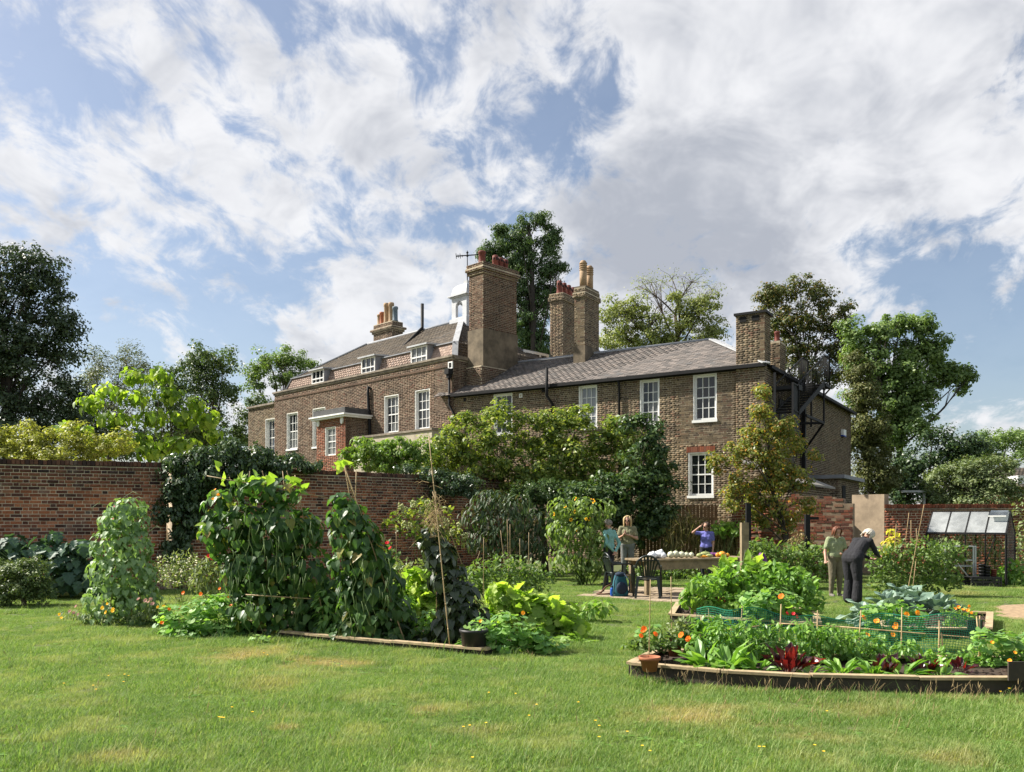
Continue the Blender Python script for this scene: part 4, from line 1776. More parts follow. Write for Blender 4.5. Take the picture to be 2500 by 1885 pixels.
def curve_pts(a, b, n, sag, rng, wob=.06):
    a, b = np.array(a, float), np.array(b, float)
    L = np.linalg.norm(b - a)
    pts = []
    off = rng.normal(size=3) * L * wob
    for i in range(n + 1):
        t = i / n
        p = a * (1 - t) + b * t
        p = p + off * math.sin(t * math.pi) + np.array([0, 0, sag * L * math.sin(t * math.pi)])
        pts.append(Vector(p))
    return pts


def tree(name, label, blobs, Y, base_px, r0, leaf, per=60, cr=.55, size=.16, asp=.6, dens=1.0, mat=None, bark=None, cat='tree', group=None,
         fork=.45, twigs=.5, droop=.3, surf=.45, seed=1, trunk_top=None, z0=0.0, limbs=True, up=.5, flat=.7, extra=None, stems=1):
    rng = np.random.default_rng(seed)
    if Y > 40:
        size, per = size * .8, int(per * 1.4)
    bl = px_blobs(blobs, Y) if isinstance(blobs[0], (list, tuple)) and len(blobs[0]) in (4, 5) else blobs
    arr = np.array(bl)
    base = P(base_px, HZ, Y)
    base = np.array([base.x, base.y, z0])
    t = thing(name, label, cat, base, group=group)
    area = np.sum(np.pi * arr[:, 3] * arr[:, 5])
    ncl = max(6, int(dens * 4.6 * area / (np.pi * cr * cr)))
    cent, out, idx = in_blobs(bl, ncl, rng, surf)
    v = clump_leaves(cent, out, cr * (.6 + .7 * rng.random(ncl)), per, size, asp, rng, droop, up, flat)
    if extra is not None:
        v = np.concatenate([v, extra])
    cr_o = quads_obj('crown', v, mat, t)
    # trunk, limbs to every lobe, twigs to the clumps
    mid = np.average(arr[:, :3], axis=0, weights=arr[:, 3] * arr[:, 5])
    topz = arr[:, 2].max()
    tb = MB()
    ft = np.array([mid[0] * .6 + base[0] * .4, mid[1], base[2] + (mid[2] - base[2]) * fork * 1.6]) if trunk_top is None else np.array(trunk_top)
    tp = curve_pts(base, ft, 6, 0, rng, .03)
    rads = [r0 * (1.2 if i == 0 else .95) * (1 - .6 * i / 6) for i in range(7)]
    tb.tube(tp, rads, 9)
    if limbs:
        ends = []
        for i in range(len(arr)):
            hd_ = math.hypot(arr[i, 0] - tp[3].x, arr[i, 1] - tp[3].y)
            s_i = max([2] + [k for k in range(2, 7) if tp[k].z < arr[i, 2] - .45 * hd_])
            s_i = max(2, s_i - int(rng.random() * 1.6))
            st = tp[s_i]
            lp = curve_pts(st, arr[i, :3], 4, .05, rng, .09)
            rl = r0 * .3 * min(1, .5 + arr[i, 3] * arr[i, 5] / (arr[:, 3] * arr[:, 5]).max() * .5)
            tb.tube(lp, [rl * (1 - .75 * k / 4) for k in range(5)], 6)
            ends.append(lp)
        sel = rng.random(ncl) < twigs
        for c_, i in zip(cent[sel], idx[sel]):
            st = ends[i][2 + int(rng.random() * 3)]
            tw = curve_pts(st, c_, 2, .08, rng, .12)
            tb.tube(tw, [r0 * .07, r0 * .045, r0 * .02], 3, cap=False)
    tb.build('trunk', bark or M['bark'], t)
    return t


M['bark'] = bark_mat('bark', (.12, .09, .065))
M['bark_dark'] = bark_mat('bark_dark', (.06, .048, .038))
M['stem_green'] = plain('green_stem', (.10, .16, .04), .6, var=.3)
M['cane'] = plain('bamboo_cane', (.42, .30, .15), .6, var=.3, scale=12)
M['straw'] = plain('dry_stalk', (.36, .26, .13), .9, var=.3, scale=12)

M['lf_oak'] = leaf_mat('leaf_dark_evergreen', [(0, (.018, .032, .016)), (.5, (.032, .052, .024)), (1, (.055, .075, .035))], .15, .4, noise_scale=.25)
M['lf_grey'] = leaf_mat('leaf_grey_green', [(0, (.045, .06, .03)), (.6, (.085, .10, .05)), (1, (.12, .125, .065))], .25, .5, noise_scale=.3)
M['lf_mid'] = leaf_mat('leaf_mid_green', [(0, (.032, .058, .02)), (.6, (.06, .09, .03)), (1, (.09, .12, .04))], .3, .45, noise_scale=.3)
M['lf_cypress'] = leaf_mat('leaf_cypress', [(0, (.03, .06, .022)), (.6, (.055, .09, .032)), (1, (.085, .12, .045))], .25, .55, noise_scale=.3)
M['lf_pale'] = leaf_mat('leaf_pale_green', [(0, (.09, .115, .035)), (.5, (.14, .165, .055)), (1, (.20, .20, .085))], .35, .5, noise_scale=.3)
M['lf_autumn'] = leaf_mat('leaf_turning', [(0, (.035, .05, .016)), (.6, (.07, .085, .024)), (.85, (.11, .095, .026)), (1, (.17, .10, .03))], .3, .5, noise_scale=.3)
M['lf_sycamore'] = leaf_mat('leaf_sycamore', [(0, (.055, .09, .03)), (.5, (.095, .145, .046)), (1, (.15, .195, .07))], .36, .45, noise_scale=.3)
M['lf_conifer'] = leaf_mat('leaf_olive_conifer', [(0, (.04, .05, .014)), (.6, (.065, .075, .02)), (1, (.095, .09, .03))], .15, .6, noise_scale=.4)
M['lf_olive'] = leaf_mat('leaf_olive_grey', [(0, (.06, .085, .035)), (.5, (.10, .13, .055)), (1, (.16, .18, .09))], .25, .45, noise_scale=.8)
M['lf_catalpa'] = leaf_mat('leaf_catalpa', [(0, (.065, .115, .018)), (.5, (.14, .205, .03)), (1, (.23, .28, .05))], .5, .45, noise_scale=1.2)
M['lf_golden'] = leaf_mat('leaf_golden_shrub', [(0, (.13, .15, .035)), (.5, (.19, .20, .05)), (1, (.27, .25, .08))], .4, .5, noise_scale=1.5)
M['lf_magnolia'] = leaf_mat('leaf_magnolia', [(0, (.045, .08, .02)), (.4, (.11, .155, .034)), (1, (.24, .25, .058))], .4, .4, noise_scale=.9, dark=.5, spec=.4)
M['lf_laurel'] = leaf_mat('leaf_laurel', [(0, (.02, .042, .016)), (.6, (.042, .075, .025)), (1, (.09, .125, .04))], .25, .4, noise_scale=.8)
M['lf_shade'] = leaf_mat('leaf_deep_green', [(0, (.016, .034, .014)), (.6, (.03, .055, .02)), (1, (.055, .08, .03))], .2, .4, noise_scale=.8)
M['lf_wisteria'] = leaf_mat('leaf_wisteria', [(0, (.06, .11, .024)), (.5, (.10, .165, .034)), (1, (.155, .21, .05))], .4, .45, noise_scale=1.2)
M['lf_ivy'] = leaf_mat('leaf_climber', [(0, (.02, .04, .02)), (.6, (.04, .07, .03)), (1, (.075, .105, .045))], .2, .35, noise_scale=1.0, spec=.5)
M['lf_pear'] = leaf_mat('leaf_pear', [(0, (.075, .10, .025)), (.5, (.135, .155, .038)), (.78, (.20, .185, .05)), (.93, (.30, .17, .04)), (1, (.34, .14, .035))], .4, .4, noise_scale=1.6)

# ------------------------------------------------------------------ background trees
tree('evergreen_oak', 'tall dark evergreen tree at the left edge above the wall', [(50, 640, 60, 60), (100, 660, 60, 60), (-40, 700, 110, 110), (70, 740, 90, 80), (150, 700, 40, 50), (165, 800, 35, 50), (150, 770, 35, 30),
     (60, 850, 110, 90), (150, 860, 50, 45), (-60, 880, 130, 130), (40, 980, 150, 110), (170, 960, 50, 70), (30, 1080, 190, 80), (200, 1060, 60, 70), (-150, 1000, 120, 160)],
     48, 20, .45, None, per=60, cr=.75, size=.24, dens=1.35, mat=M['lf_oak'], bark=M['bark_dark'], seed=101, fork=.5, surf=.35)
tree('willow_tree', 'grey-green twiggy tree between the dark evergreen and the bright catalpa', [(300, 875, 70, 42), (235, 890, 45, 40), (205, 960, 60, 70), (290, 950, 90, 60), (350, 905, 40, 35), (280, 1020, 110, 60)],
     62, 270, .3, None, per=46, cr=.7, size=.2, asp=.45, dens=1.0, mat=M['lf_grey'], seed=102, twigs=.9)
tree('ash_tree', 'small dark green tree in the gap behind the catalpa', [(400, 925, 35, 35), (430, 960, 45, 45), (385, 985, 50, 50), (430, 1040, 70, 60)],
     56, 410, .25, None, per=46, cr=.6, size=.22, dens=1.1, mat=M['lf_mid'], seed=103)
tree('ash_tree', 'rounded dark green tree standing left of the pale leafy tree by the house', [(510, 868, 55, 32), (545, 890, 45, 40), (480, 900, 45, 40), (520, 940, 60, 45), (555, 950, 35, 40), (490, 990, 55, 45), (520, 1040, 45, 50), (470, 1060, 70, 50)],
     58, 505, .3, None, per=50, cr=.65, size=.23, dens=1.15, mat=M['lf_mid'], seed=104, surf=.4)
tree('ash_tree', 'open round-headed tree rising over the far left corner of the house', [(650, 878, 48, 34), (700, 872, 45, 28), (740, 893, 40, 32), (622, 920, 35, 38), (690, 925, 55, 32), (768, 900, 20, 20), (745, 925, 30, 18)],
     66, 665, .3, None, per=50, cr=.62, size=.23, dens=1.15, mat=M['lf_sycamore'], seed=105, fork=.42, twigs=.8, surf=.4)
tree('low_tree', 'low leafy tree just beyond the far left corner of the house', [(640, 985, 40, 22), (600, 1010, 30, 30), (575, 1060, 50, 45), (620, 1060, 50, 45)],
     60, 610, .2, None, per=46, cr=.6, size=.22, dens=1.1, mat=M['lf_mid'], seed=106)
tree('cypress_tree', 'tall ragged conifer rising behind the two big chimneys', [(1318, 537, 24, 24), (1275, 548, 26, 24), (1225, 562, 24, 24), (1347, 572, 22, 26), (1280, 592, 50, 32), (1218, 612, 34, 28), (1190, 628, 22, 34), (1338, 612, 28, 30),
     (1270, 650, 50, 40), (1225, 680, 45, 36), (1335, 662, 40, 30), (1366, 652, 16, 22), (1300, 720, 55, 45), (1352, 715, 26, 28), (1290, 790, 60, 55), (1310, 850, 60, 45), (1210, 740, 40, 45)],
     70, 1278, .4, None, per=70, cr=.6, size=.28, asp=.4, dens=1.6, mat=M['lf_cypress'], bark=M['bark_dark'], seed=107, droop=.8, trunk_top=tuple(P(1290, 545, 70)), surf=.35, up=.2)
tree('plane_tree', 'pale yellow-green tree with bare upper twigs behind the slab chimney', [(1500, 765, 55, 42), (1555, 745, 55, 36), (1520, 815, 65, 40), (1600, 805, 65, 45), (1680, 775, 55, 42), (1722, 745, 40, 32), (1742, 800, 36, 40), (1630, 735, 45, 32), (1480, 840, 50, 35), (1700, 840, 60, 35), (1590, 850, 60, 30)],
     58, 1640, .38, None, per=44, cr=.6, size=.22, dens=1.25, mat=M['lf_pale'], bark=M['bark'], seed=108, twigs=.95, surf=.4, fork=.5)
# its bare top: twigs with a few leaves
tree('plane_tree', 'thinly leaved bare-twigged treetop showing over the pale tree behind the house', [(1590, 690, 55, 36), (1640, 680, 45, 36), (1690, 690, 55, 40), (1740, 710, 40, 30), (1560, 700, 30, 30)],
     58.5, 1650, .3, None, per=7, cr=.7, size=.15, dens=1.6, mat=M['lf_pale'], bark=M['bark'], seed=109, twigs=1.0, surf=.2, fork=.55)
tree('lime_tree', 'dark green tree turning bronze behind the corner chimney', [(1950, 700, 50, 26), (1900, 722, 50, 34), (1990, 740, 45, 42), (1866, 742, 30, 22), (1930, 785, 65, 42), (2000, 800, 45, 45), (1950, 850, 70, 40), (2030, 850, 40, 45), (2010, 690, 18, 18), (2040, 800, 25, 35), (1890, 800, 30, 40), (1960, 900, 60, 40), (2030, 910, 50, 40), (2060, 760, 26, 30), (2070, 850, 34, 45), (1985, 705, 30, 22)],
     62, 1930, .35, None, per=52, cr=.6, size=.24, dens=1.05, mat=M['lf_autumn'], bark=M['bark_dark'], seed=110, surf=.4)
tree('sycamore_tree', 'broad bright green tree with a long branch reaching right over the wall', [(2200, 790, 50, 30), (2150, 825, 50, 38), (2245, 800, 36, 34), (2240, 860, 50, 44), (2130, 895, 55, 45), (2205, 915, 70, 50), (2295, 890, 30, 28), (2318, 908, 42, 24), (2350, 920, 28, 18), (2345, 945, 24, 14), (2175, 975, 75, 50), (2255, 965, 45, 36), (2215, 1030, 70, 50), (2150, 1060, 60, 50), (2100, 970, 40, 50), (2285, 850, 34, 34), (2270, 810, 26, 22), (2085, 805, 36, 34), (2300, 930, 36, 22), (2365, 905, 20, 14), (2090, 850, 30, 50)],
     50, 2205, .36, None, per=54, cr=.52, size=.22, asp=.75, dens=1.5, mat=M['lf_sycamore'], bark=M['bark_dark'], seed=111, surf=.4, twigs=.7)
tree('holly_tree', 'dark leafy tree under the bright green tree at the wall', [(2275, 1085, 60, 50), (2325, 1095, 45, 38), (2240, 1140, 60, 55), (2330, 1150, 50, 50), (2190, 1150, 40, 50), (2370, 1090, 40, 30), (2190, 1205, 80, 36), (2290, 1210, 80, 36), (2380, 1200, 60, 40)],
     47, 2245, .42, None, per=54, cr=.55, size=.2, asp=.75, dens=1.2, mat=M['lf_shade'], bark=M['bark_dark'], seed=112)
tree('yew_tree', 'dense olive-brown conifer right beside the end of the brick wing', [(2095, 900, 32, 45), (2100, 960, 45, 50), (2115, 1030, 55, 55), (2125, 1100, 60, 55), (2130, 1165, 65, 50), (2070, 1050, 20, 60)],
     44, 2120, .3, None, per=60, cr=.5, size=.20, asp=.45, dens=1.9, mat=M['lf_conifer'], bark=M['bark_dark'], seed=113, droop=.5)
tree('distant_tree', 'distant rounded green treetop at the right edge of the view', [(2410, 1085, 50, 30), (2460, 1075, 55, 32), (2520, 1080, 60, 35), (2440, 1115, 80, 35), (2380, 1120, 40, 30)],
     85, 2450, .4, None, per=46, cr=.8, size=.3, dens=1.2, mat=M['lf_sycamore'], seed=114)
tree('olive_bush', 'big rounded grey-green bush standing behind the boundary wall', [(2330, 1185, 75, 50), (2410, 1175, 75, 60), (2465, 1200, 40, 45), (2300, 1160, 32, 36), (2370, 1145, 60, 30), (2440, 1140, 40, 30), (2380, 1225, 100, 30)],
     34, 2380, .2, None, per=50, cr=.34, size=.13, asp=.45, dens=1.3, mat=M['lf_olive'], seed=115, cat='bush', up=.8)
# closing line of distant woodland low behind everything
tree('hedge_tree', 'low dark trees closing the view beyond the left end of the house', [(300, 1080, 120, 50), (450, 1085, 120, 45), (560, 1090, 80, 45)],
     64, 430, .3, None, per=46, cr=.8, size=.28, dens=1.1, mat=M['lf_shade'], seed=116)

# ------------------------------------------------------------------ shrubs behind and on the garden wall
CAT_BLOBS = [(330, 918, 38, 20), (394, 915, 34, 24), (258, 950, 34, 18), (226, 985, 38, 26), (322, 968, 44, 24), (410, 960, 38, 26), (474, 985, 30, 18), (505, 1020, 32, 28), (446, 1020, 40, 26),
     (282, 1020, 50, 24), (372, 1020, 40, 28), (160, 1042, 32, 14), (205, 1055, 38, 22), (320, 1075, 60, 24), (440, 1078, 50, 24), (520, 1060, 24, 20), (260, 1090, 60, 24), (390, 1100, 70, 26)]
catalpa = tree('catalpa_tree', 'bright yellow-green large-leaved catalpa rising behind the left garden wall', CAT_BLOBS,
     22.5, 358, .06, None, per=2, cr=.2, size=.13, asp=.7, dens=.7, mat=M['lf_catalpa'], seed=120, surf=.5, up=.35, droop=1.2, fork=.3, twigs=.9)
tree('golden_shrub', 'pale golden-green shrub spilling over the left garden wall', [(40, 1075, 60, 36), (115, 1080, 60, 36), (180, 1065, 55, 34), (60, 1108, 80, 26), (235, 1090, 55, 36), (75, 1040, 22, 22), (290, 1085, 40, 34), (-30, 1070, 60, 50), (150, 1110, 90, 22), (150, 1150, 140, 40)],
     20.6, 120, .04, None, per=50, cr=.17, size=.075, asp=.55, dens=1.1, mat=M['lf_golden'], seed=121, cat='shrub', up=.7)
M['lf_climb2'] = M['lf_wisteria']
tree('wisteria', 'fresh green wisteria spreading along the wall top beside the stone bay', [(845, 1105, 30, 20), (895, 1095, 50, 26), (955, 1100, 55, 32), (1010, 1105, 45, 34), (890, 1125, 60, 22), (960, 1140, 70, 26)],
     25.2, 930, .05, None, per=46, cr=.2, size=.12, asp=.4, dens=1.2, mat=M['lf_wisteria'], seed=122, cat='climber', droop=.8)
tree('magnolia', 'spreading yellow-green magnolia in front of the brick wing', [(1110, 1190, 60, 40), (1190, 1180, 60, 40), (1260, 1190, 60, 40), (1340, 1190, 70, 36), (1440, 1200, 60, 36), (1530, 1080, 50, 50), (1560, 1140, 46, 46), (1520, 1150, 60, 40), (1130, 1040, 46, 34), (1205, 1012, 48, 30), (1270, 1035, 40, 26), (1340, 1028, 46, 30), (1425, 1026, 50, 34), (1500, 1048, 40, 30), (1085, 1085, 60, 40), (1190, 1080, 80, 48), (1300, 1080, 80, 48), (1400, 1090, 80, 50),
     (1480, 1100, 50, 50), (1060, 1130, 60, 40), (1230, 1140, 60, 36), (1330, 1145, 75, 40), (1420, 1150, 60, 40), (1150, 1130, 60, 34)],
     26.2, 1330, .12, None, per=56, cr=.3, size=.135, asp=.5, dens=1.0, mat=M['lf_magnolia'], seed=123, surf=.6, up=.7)
tree('laurel', 'dark evergreen laurel hanging over the shaded fence', [(1560, 1030, 40, 30), (1590, 1080, 45, 60), (1610, 1150, 42, 60), (1560, 1160, 50, 60), (1500, 1190, 60, 50), (1440, 1225, 70, 50), (1570, 1230, 50, 46), (1510, 1260, 60, 50), (1640, 1190, 26, 36), (1400, 1270, 60, 40), (1600, 1275, 42, 40), (1560, 1300, 50, 34), (1625, 1250, 32, 44), (1645, 1300, 22, 26)],
     23.7, 1530, .1, None, per=50, cr=.26, size=.13, asp=.5, dens=1.25, mat=M['lf_laurel'], seed=124, surf=.35)
tree('box_bush', 'low domed dark green clipped bush under the magnolia', [(1310, 1195, 60, 28), (1370, 1205, 70, 34), (1430, 1220, 60, 36), (1290, 1225, 60, 40)],
     25.0, 1350, .06, None, per=60, cr=.16, size=.06, asp=.6, dens=1.5, mat=M['lf_laurel'], seed=125, cat='bush', up=1.0)
tree('wall_climber', 'dark leafy climber draped over the corner of the garden wall', [(430, 1130, 50, 26, -.4), (490, 1115, 50, 30, -.2), (560, 1110, 60, 30, .2), (630, 1115, 55, 28, .8), (700, 1125, 50, 22, 1.5), (755, 1140, 30, 14, 2.0), (450, 1180, 55, 50, -.4), (430, 1250, 45, 60, -.5), (430, 1330, 40, 60, -.6), (510, 1170, 55, 45, -.2),
     (580, 1160, 60, 40, .2), (470, 1250, 36, 70, -.3), (650, 1150, 60, 22, .8)],
     19.6, 440, .05, None, per=50, cr=.19, size=.115, asp=.42, dens=1.25, mat=M['lf_ivy'], seed=126, cat='climber', droop=1.2, up=.4)
tree('wall_climber', 'loose trailing climber over the wall top below the wisteria', [(1000, 1150, 40, 20), (1060, 1165, 50, 24), (1110, 1180, 50, 26), (1070, 1200, 40, 26), (1140, 1190, 50, 34)],
     24.4, 1060, .03, None, per=36, cr=.18, size=.09, asp=.5, dens=1.0, mat=M['lf_ivy'], seed=127, cat='climber', droop=1.0)
tree('pear_tree', 'trained pear tree with yellowing leaves in front of the ruined wall', [(1862, 965, 18, 34), (1858, 1010, 38, 34), (1900, 1050, 50, 40), (1838, 1062, 34, 36), (1800, 1115, 34, 36), (1868, 1110, 62, 44), (1945, 1090, 32, 30), (1900, 1168, 62, 44), (1828, 1180, 44, 44), (1955, 1165, 38, 34), (1880, 1228, 62, 40), (1965, 1232, 30, 24), (1848, 1270, 34, 26),
     (1920, 1268, 36, 34), (1786, 1210, 20, 50), (1990, 1115, 20, 16), (1750, 1130, 20, 26)],
     22.0, 1935, .11, None, per=40, cr=.19, size=.085, asp=.55, dens=1.15, mat=M['lf_pear'], bark=M['bark_dark'], seed=128, surf=.3, fork=.5, trunk_top=tuple(P(1880, 1180, 22.0)))
# ------------------------------------------------------------------ leaf shapes
def leaf_template(name, half, fold=.18, curl=.15, mat=None, stem=0.0, wave=0.0):
    """half: right-hand outline [(x,y)...] from base (0,0) to tip; mirrored; folded on the midrib"""
    tip = half[-1][1]

    def z(x, y, k=0):
        return fold * abs(x) - curl * (y / tip) ** 2 * tip + (wave * ((-1) ** k))

    vs = [(0, 0, 0), (0, tip, z(0, tip))]
    r = [(x, y, z(x, y, i)) for i, (x, y) in enumerate(half[:-1])]
    l = [(-x, y, z(x, y, i + 1)) for i, (x, y) in enumerate(half[:-1])]
    k = len(r)
    m0 = len(vs)
    mid = (0, tip * .5, z(0, tip * .5))
    vs += r + l + [mid]
    mi = len(vs) - 1
    fs = []
    rr_ = [0] + list(range(m0, m0 + k)) + [1]
    ll_ = [0] + list(range(m0 + k, m0 + 2 * k)) + [1]
    for a, b in zip(rr_[:-1], rr_[1:]):
        fs.append((mi, a, b))
    for a, b in zip(ll_[:-1], ll_[1:]):
        fs.append((mi, b, a))
    if stem:
        b = len(vs)
        vs += [(-.012, 0, 0), (.012, 0, 0), (.02, -stem, -.02), (-.02, -stem, -.02)]
        fs.append((b, b + 1, b + 2, b + 3))
    return name, np.array(vs, float), fs


T_HEART = leaf_template('heart', [(.22, -.10), (.42, .05), (.44, .28), (.30, .58), (.14, .82), (0, 1.0)], .22, .22)
def grid_leaf(name, prof, fold=.2, curl=.2, wave=.04, freq=9.0, notch=0.0):
    """crinkled blade: prof [(y, half width)]; five verts across, wavy rim"""
    vs, fs = [], []
    ph = (0, .8, 0, 2.1, 3.0)
    for k, (y, w) in enumerate(prof):
        for q, s_ in enumerate((-1, -.5, 0, .5, 1)):
            x = s_ * w * (1 + (notch if k % 2 else -notch) * abs(s_))
            z = fold * abs(x) - curl * y * y + wave * math.sin(freq * y + ph[q] + 2.3 * k) * abs(s_) * min(1, w * 8)
            vs.append((x, y, z))
    for k in range(len(prof) - 1):
        for q in range(4):
            a = k * 5 + q
            fs.append((a, a + 1, a + 6, a + 5))
    return name, np.array(vs, float), fs


T_ROUND = leaf_template('round', [(.25, -.38), (.47, -.15), (.5, .15), (.34, .42), (0, .52)], .10, -.1)
T_SQUASH = grid_leaf('squash', [(-.16, .2), (0, .42), (.14, .36), (.32, .52), (.46, .36), (.64, .38), (.8, .2), (1.0, .02)], .22, .16, .05, 9, .06)
T_CHARD = grid_leaf('chard', [(0, .012), (.3, .016), (.38, .09), (.52, .12), (.66, .14), (.8, .12), (.92, .07), (1.0, .01)], .5, .14, .08, 19, .12)
T_KALE = grid_leaf('kale', [(0, .015), (.22, .02), (.3, .16), (.45, .24), (.6, .27), (.75, .25), (.9, .16), (1.0, .04)], .35, .35, .13, 19, .2)
T_BEET = grid_leaf('beet', [(0, .012), (.25, .016), (.33, .10), (.5, .13), (.68, .14), (.84, .10), (1.0, .01)], .4, .3, .05, 15, .06)
T_LONG = leaf_template('long', [(.06, .12), (.14, .35), (.13, .6), (.07, .85), (0, 1.0)], .3, .25)
T_BLADE = grid_leaf('blade', [(0, .008), (.35, .022), (.7, .016), (1.0, .002)], .2, .45, .01, 5)
T_MED = leaf_template('med', [(.16, .12), (.26, .35), (.22, .6), (.1, .85), (0, 1.0)], .25, .2)

_LM = {}


def leaf_mesh(tmpl, mat):
    key = (tmpl[0], mat.name)
    if key not in _LM:
        me = bpy.data.meshes.new('leaf')
        me.from_pydata([tuple(v) for v in tmpl[1]], [], tmpl[2])
        me.materials.append(mat)
        me.update()
        _LM[key] = me
    return _LM[key]


def leaf_frames(pos, nrm, tip, size):
    """matrices (n,3,3) columns x,y(tip),z(normal) scaled, plus positions"""
    n = norm_rows(nrm)
    t = tip - n * np.sum(tip * n, axis=1, keepdims=True)
    t = norm_rows(t)
    x = np.cross(t, n)
    Rm = np.stack([x, t, n], axis=2) * np.asarray(size).reshape(-1, 1, 1)
    return Rm


def scatter(parent, tmpl, mat, pos, nrm, tip, size, singles=100, name='leaf', joined='foliage'):
    """leaves that show largest (nearest the lens, outermost) as objects, the others joined"""
    Rm = leaf_frames(pos, nrm, tip, size)
    inv = chain_matrix(parent).inverted()
    inv_np = np.array(inv)
    n = len(pos)
    facing = -nrm[:, 1]
    dist = np.linalg.norm(pos - np.array([0, 0, CAM_Z]), axis=1)
    score = np.asarray(size) * np.ones(n) / dist * (1.2 + norm_rows(nrm)[:, 1] * -.6) - .002 * (dist - dist.min())
    order = np.argsort(-score)
    sing = order[:singles]
    rest = order[singles:]
    me = leaf_mesh(tmpl, mat)
    for i in sing:
        Mx = Matrix.Identity(4)
        for a in range(3):
            for b in range(3):
                Mx[a][b] = Rm[i, a, b]
            Mx[a][3] = pos[i, a]
        o = link(name, me, parent)
        o.matrix_basis = inv @ Mx
    if len(rest):
        tv = tmpl[1]
        V = np.einsum('nij,kj->nki', Rm[rest], tv) + pos[rest][:, None, :]
        V = V.reshape(-1, 3) @ inv_np[:3, :3].T + inv_np[:3, 3]
        k = len(tv)
        fl = np.array([i for f in tmpl[2] for i in f])
        fn = np.array([len(f) for f in tmpl[2]])
        loops = (np.arange(len(rest))[:, None] * k + fl[None, :]).ravel()
        mesh = np_mesh(joined, V, np.tile(fn, len(rest)), loops, mat)
        o = link(joined, mesh, parent)
        o['kind'] = 'stuff'


def leafy(name, label, blobs, Y, tmpl, mat, n, size, singles=80, cat='plant', mode='hang', seed=1, group=None, stems=6, stem_mat=None, stem_r=.006, z0=0.0, surf=.6, var=.35, parent=None, dep=.9, base_px=None):
    rng = np.random.default_rng(seed)
    bl = px_blobs(blobs, Y, dep) if len(blobs[0]) in (4, 5) else blobs
    arr = np.array(bl)
    c = arr[:, :2].mean(axis=0) if base_px is None else np.array(P(base_px, HZ, Y))[:2]
    t = parent or thing(name, label, cat, (c[0], c[1], z0), group=group)
    pos, d, idx = in_blobs(bl, n, rng, surf)
    pos[:, 2] = np.maximum(pos[:, 2], z0 + .03)
    rnd = rng.normal(size=(n, 3))
    down = np.array([0, 0, -1.0])
    up = np.array([0, 0, 1.0])
    if mode == 'hang':
        nrm = d * 1.0 + up * .45 + rnd * .35
        tip = down + d * .35 + rnd * .35
    elif mode == 'flat':
        nrm = up * 1.0 + d * .55 + rnd * .35
        tip = d * 1.0 + rnd * .6
    elif mode == 'up':
        nrm = d * .8 + up * .5 + rnd * .5
        tip = up * 1.0 + d * .6 + rnd * .5
    else:
        nrm = rnd + up * .5 + d * .5
        tip = rng.normal(size=(n, 3)) + d * .5
    s = size * (1 - var + 2 * var * rng.random(n))
    scatter(t, tmpl, mat, pos, nrm, tip, s, singles)
    if stems:
        sm = MB()
        for k in range(stems):
            i = int(rng.integers(len(arr)))
            a = (c[0] + rng.normal() * arr[i, 3] * .25, c[1] + rng.normal() * .08, z0)
            b = arr[i, :3] + rng.normal(size=3) * arr[i, 3:6] * .4
            pt = curve_pts(a, b, 3, .1, rng, .08)
            sm.tube(pt, [stem_r * 1.3, stem_r, stem_r * .8, stem_r * .5], 5)
        so = sm.build('stem', stem_mat or M['stem_green'], t)
        so['kind'] = 'stuff'
    return t, bl


def flowers(parent, pts, r, col_mat, centre_mat=None, petals=8, name='flower', face=(0, -1, .5), seed=1):
    rng = random.Random(seed)
    for p in pts:
        mb = MB()
        f = Vector(face) + Vector((rng.uniform(-.9, .7), rng.uniform(-.2, .5), rng.uniform(-.4, .6)))
        f.normalize()
        x = f.orthogonal().normalized()
        y = f.cross(x)
        p = Vector(p)
        rr_ = r * rng.uniform(.6, .95)
        for k in range(petals):
            a = 2 * math.pi * k / petals + rng.uniform(-.1, .1)
            d_ = x * math.cos(a) + y * math.sin(a)
            s_ = (x * -math.sin(a) + y * math.cos(a)) * (rr_ * 3.3 / petals)
            mb.quad(p - f * rr_ * .3, p + d_ * rr_ * .65 + s_ + f * rr_ * .15, p + d_ * rr_ + f * rr_ * .1, p + d_ * rr_ * .65 - s_ + f * rr_ * .15)
        if centre_mat:
            mb.ball(p + f * rr_ * .1, rr_ * .38, 7, 5, mi=1)
        mb.build(name, [col_mat, centre_mat] if centre_mat else col_mat, parent)


def cane(parent, a, b, r=.007, name='cane', mat='cane'):
    mb = MB()
    a, b = Vector(a), Vector(b)
    L = (b - a).length
    pts, rad = [], []
    k = max(2, int(L / .28))
    for i in range(k + 1):
        pts.append(a.lerp(b, i / k))
        rad.append(r * (1 - .25 * i / k))
    mb.tube(pts, rad, 6)
    for i in range(1, k):
        mb.tube([pts[i] - (b - a).normalized() * .008, pts[i] + (b - a).normalized() * .008], rad[i] * 1.3, 6)
    return mb.build(name, M[mat], parent)


def garden_cane(label, a, b, r=.007):
    t = cane(None, a, b, r, name='garden_cane')
    base = Vector((a[0], a[1], 0))
    for v in t.data.vertices:
        v.co -= base
    t.location = base
    return tag(t, label, 'cane', 'bamboo canes standing in the beds')


def petal(name, col, tr=.3):
    return leaf_mat(name, [(0, tuple(x * .75 for x in col)), (1, col)], tr, .5, tcol=(1.2, 1.1, .8), dark=.1)


M['p_orange'] = petal('petal_orange', (.75, .16, .015))
M['p_amber'] = petal('petal_amber', (.80, .32, .02))
M['p_yellow'] = petal('petal_yellow', (.80, .52, .03))
M['p_white'] = petal('petal_white', (.75, .74, .68))
M['p_red'] = petal('petal_red', (.50, .02, .03))
M['p_pink'] = petal('petal_pink', (.45, .28, .25))
M['p_lime'] = petal('petal_greenish', (.34, .36, .17))
M['seed'] = plain('seed_head', (.07, .04, .02), .9)

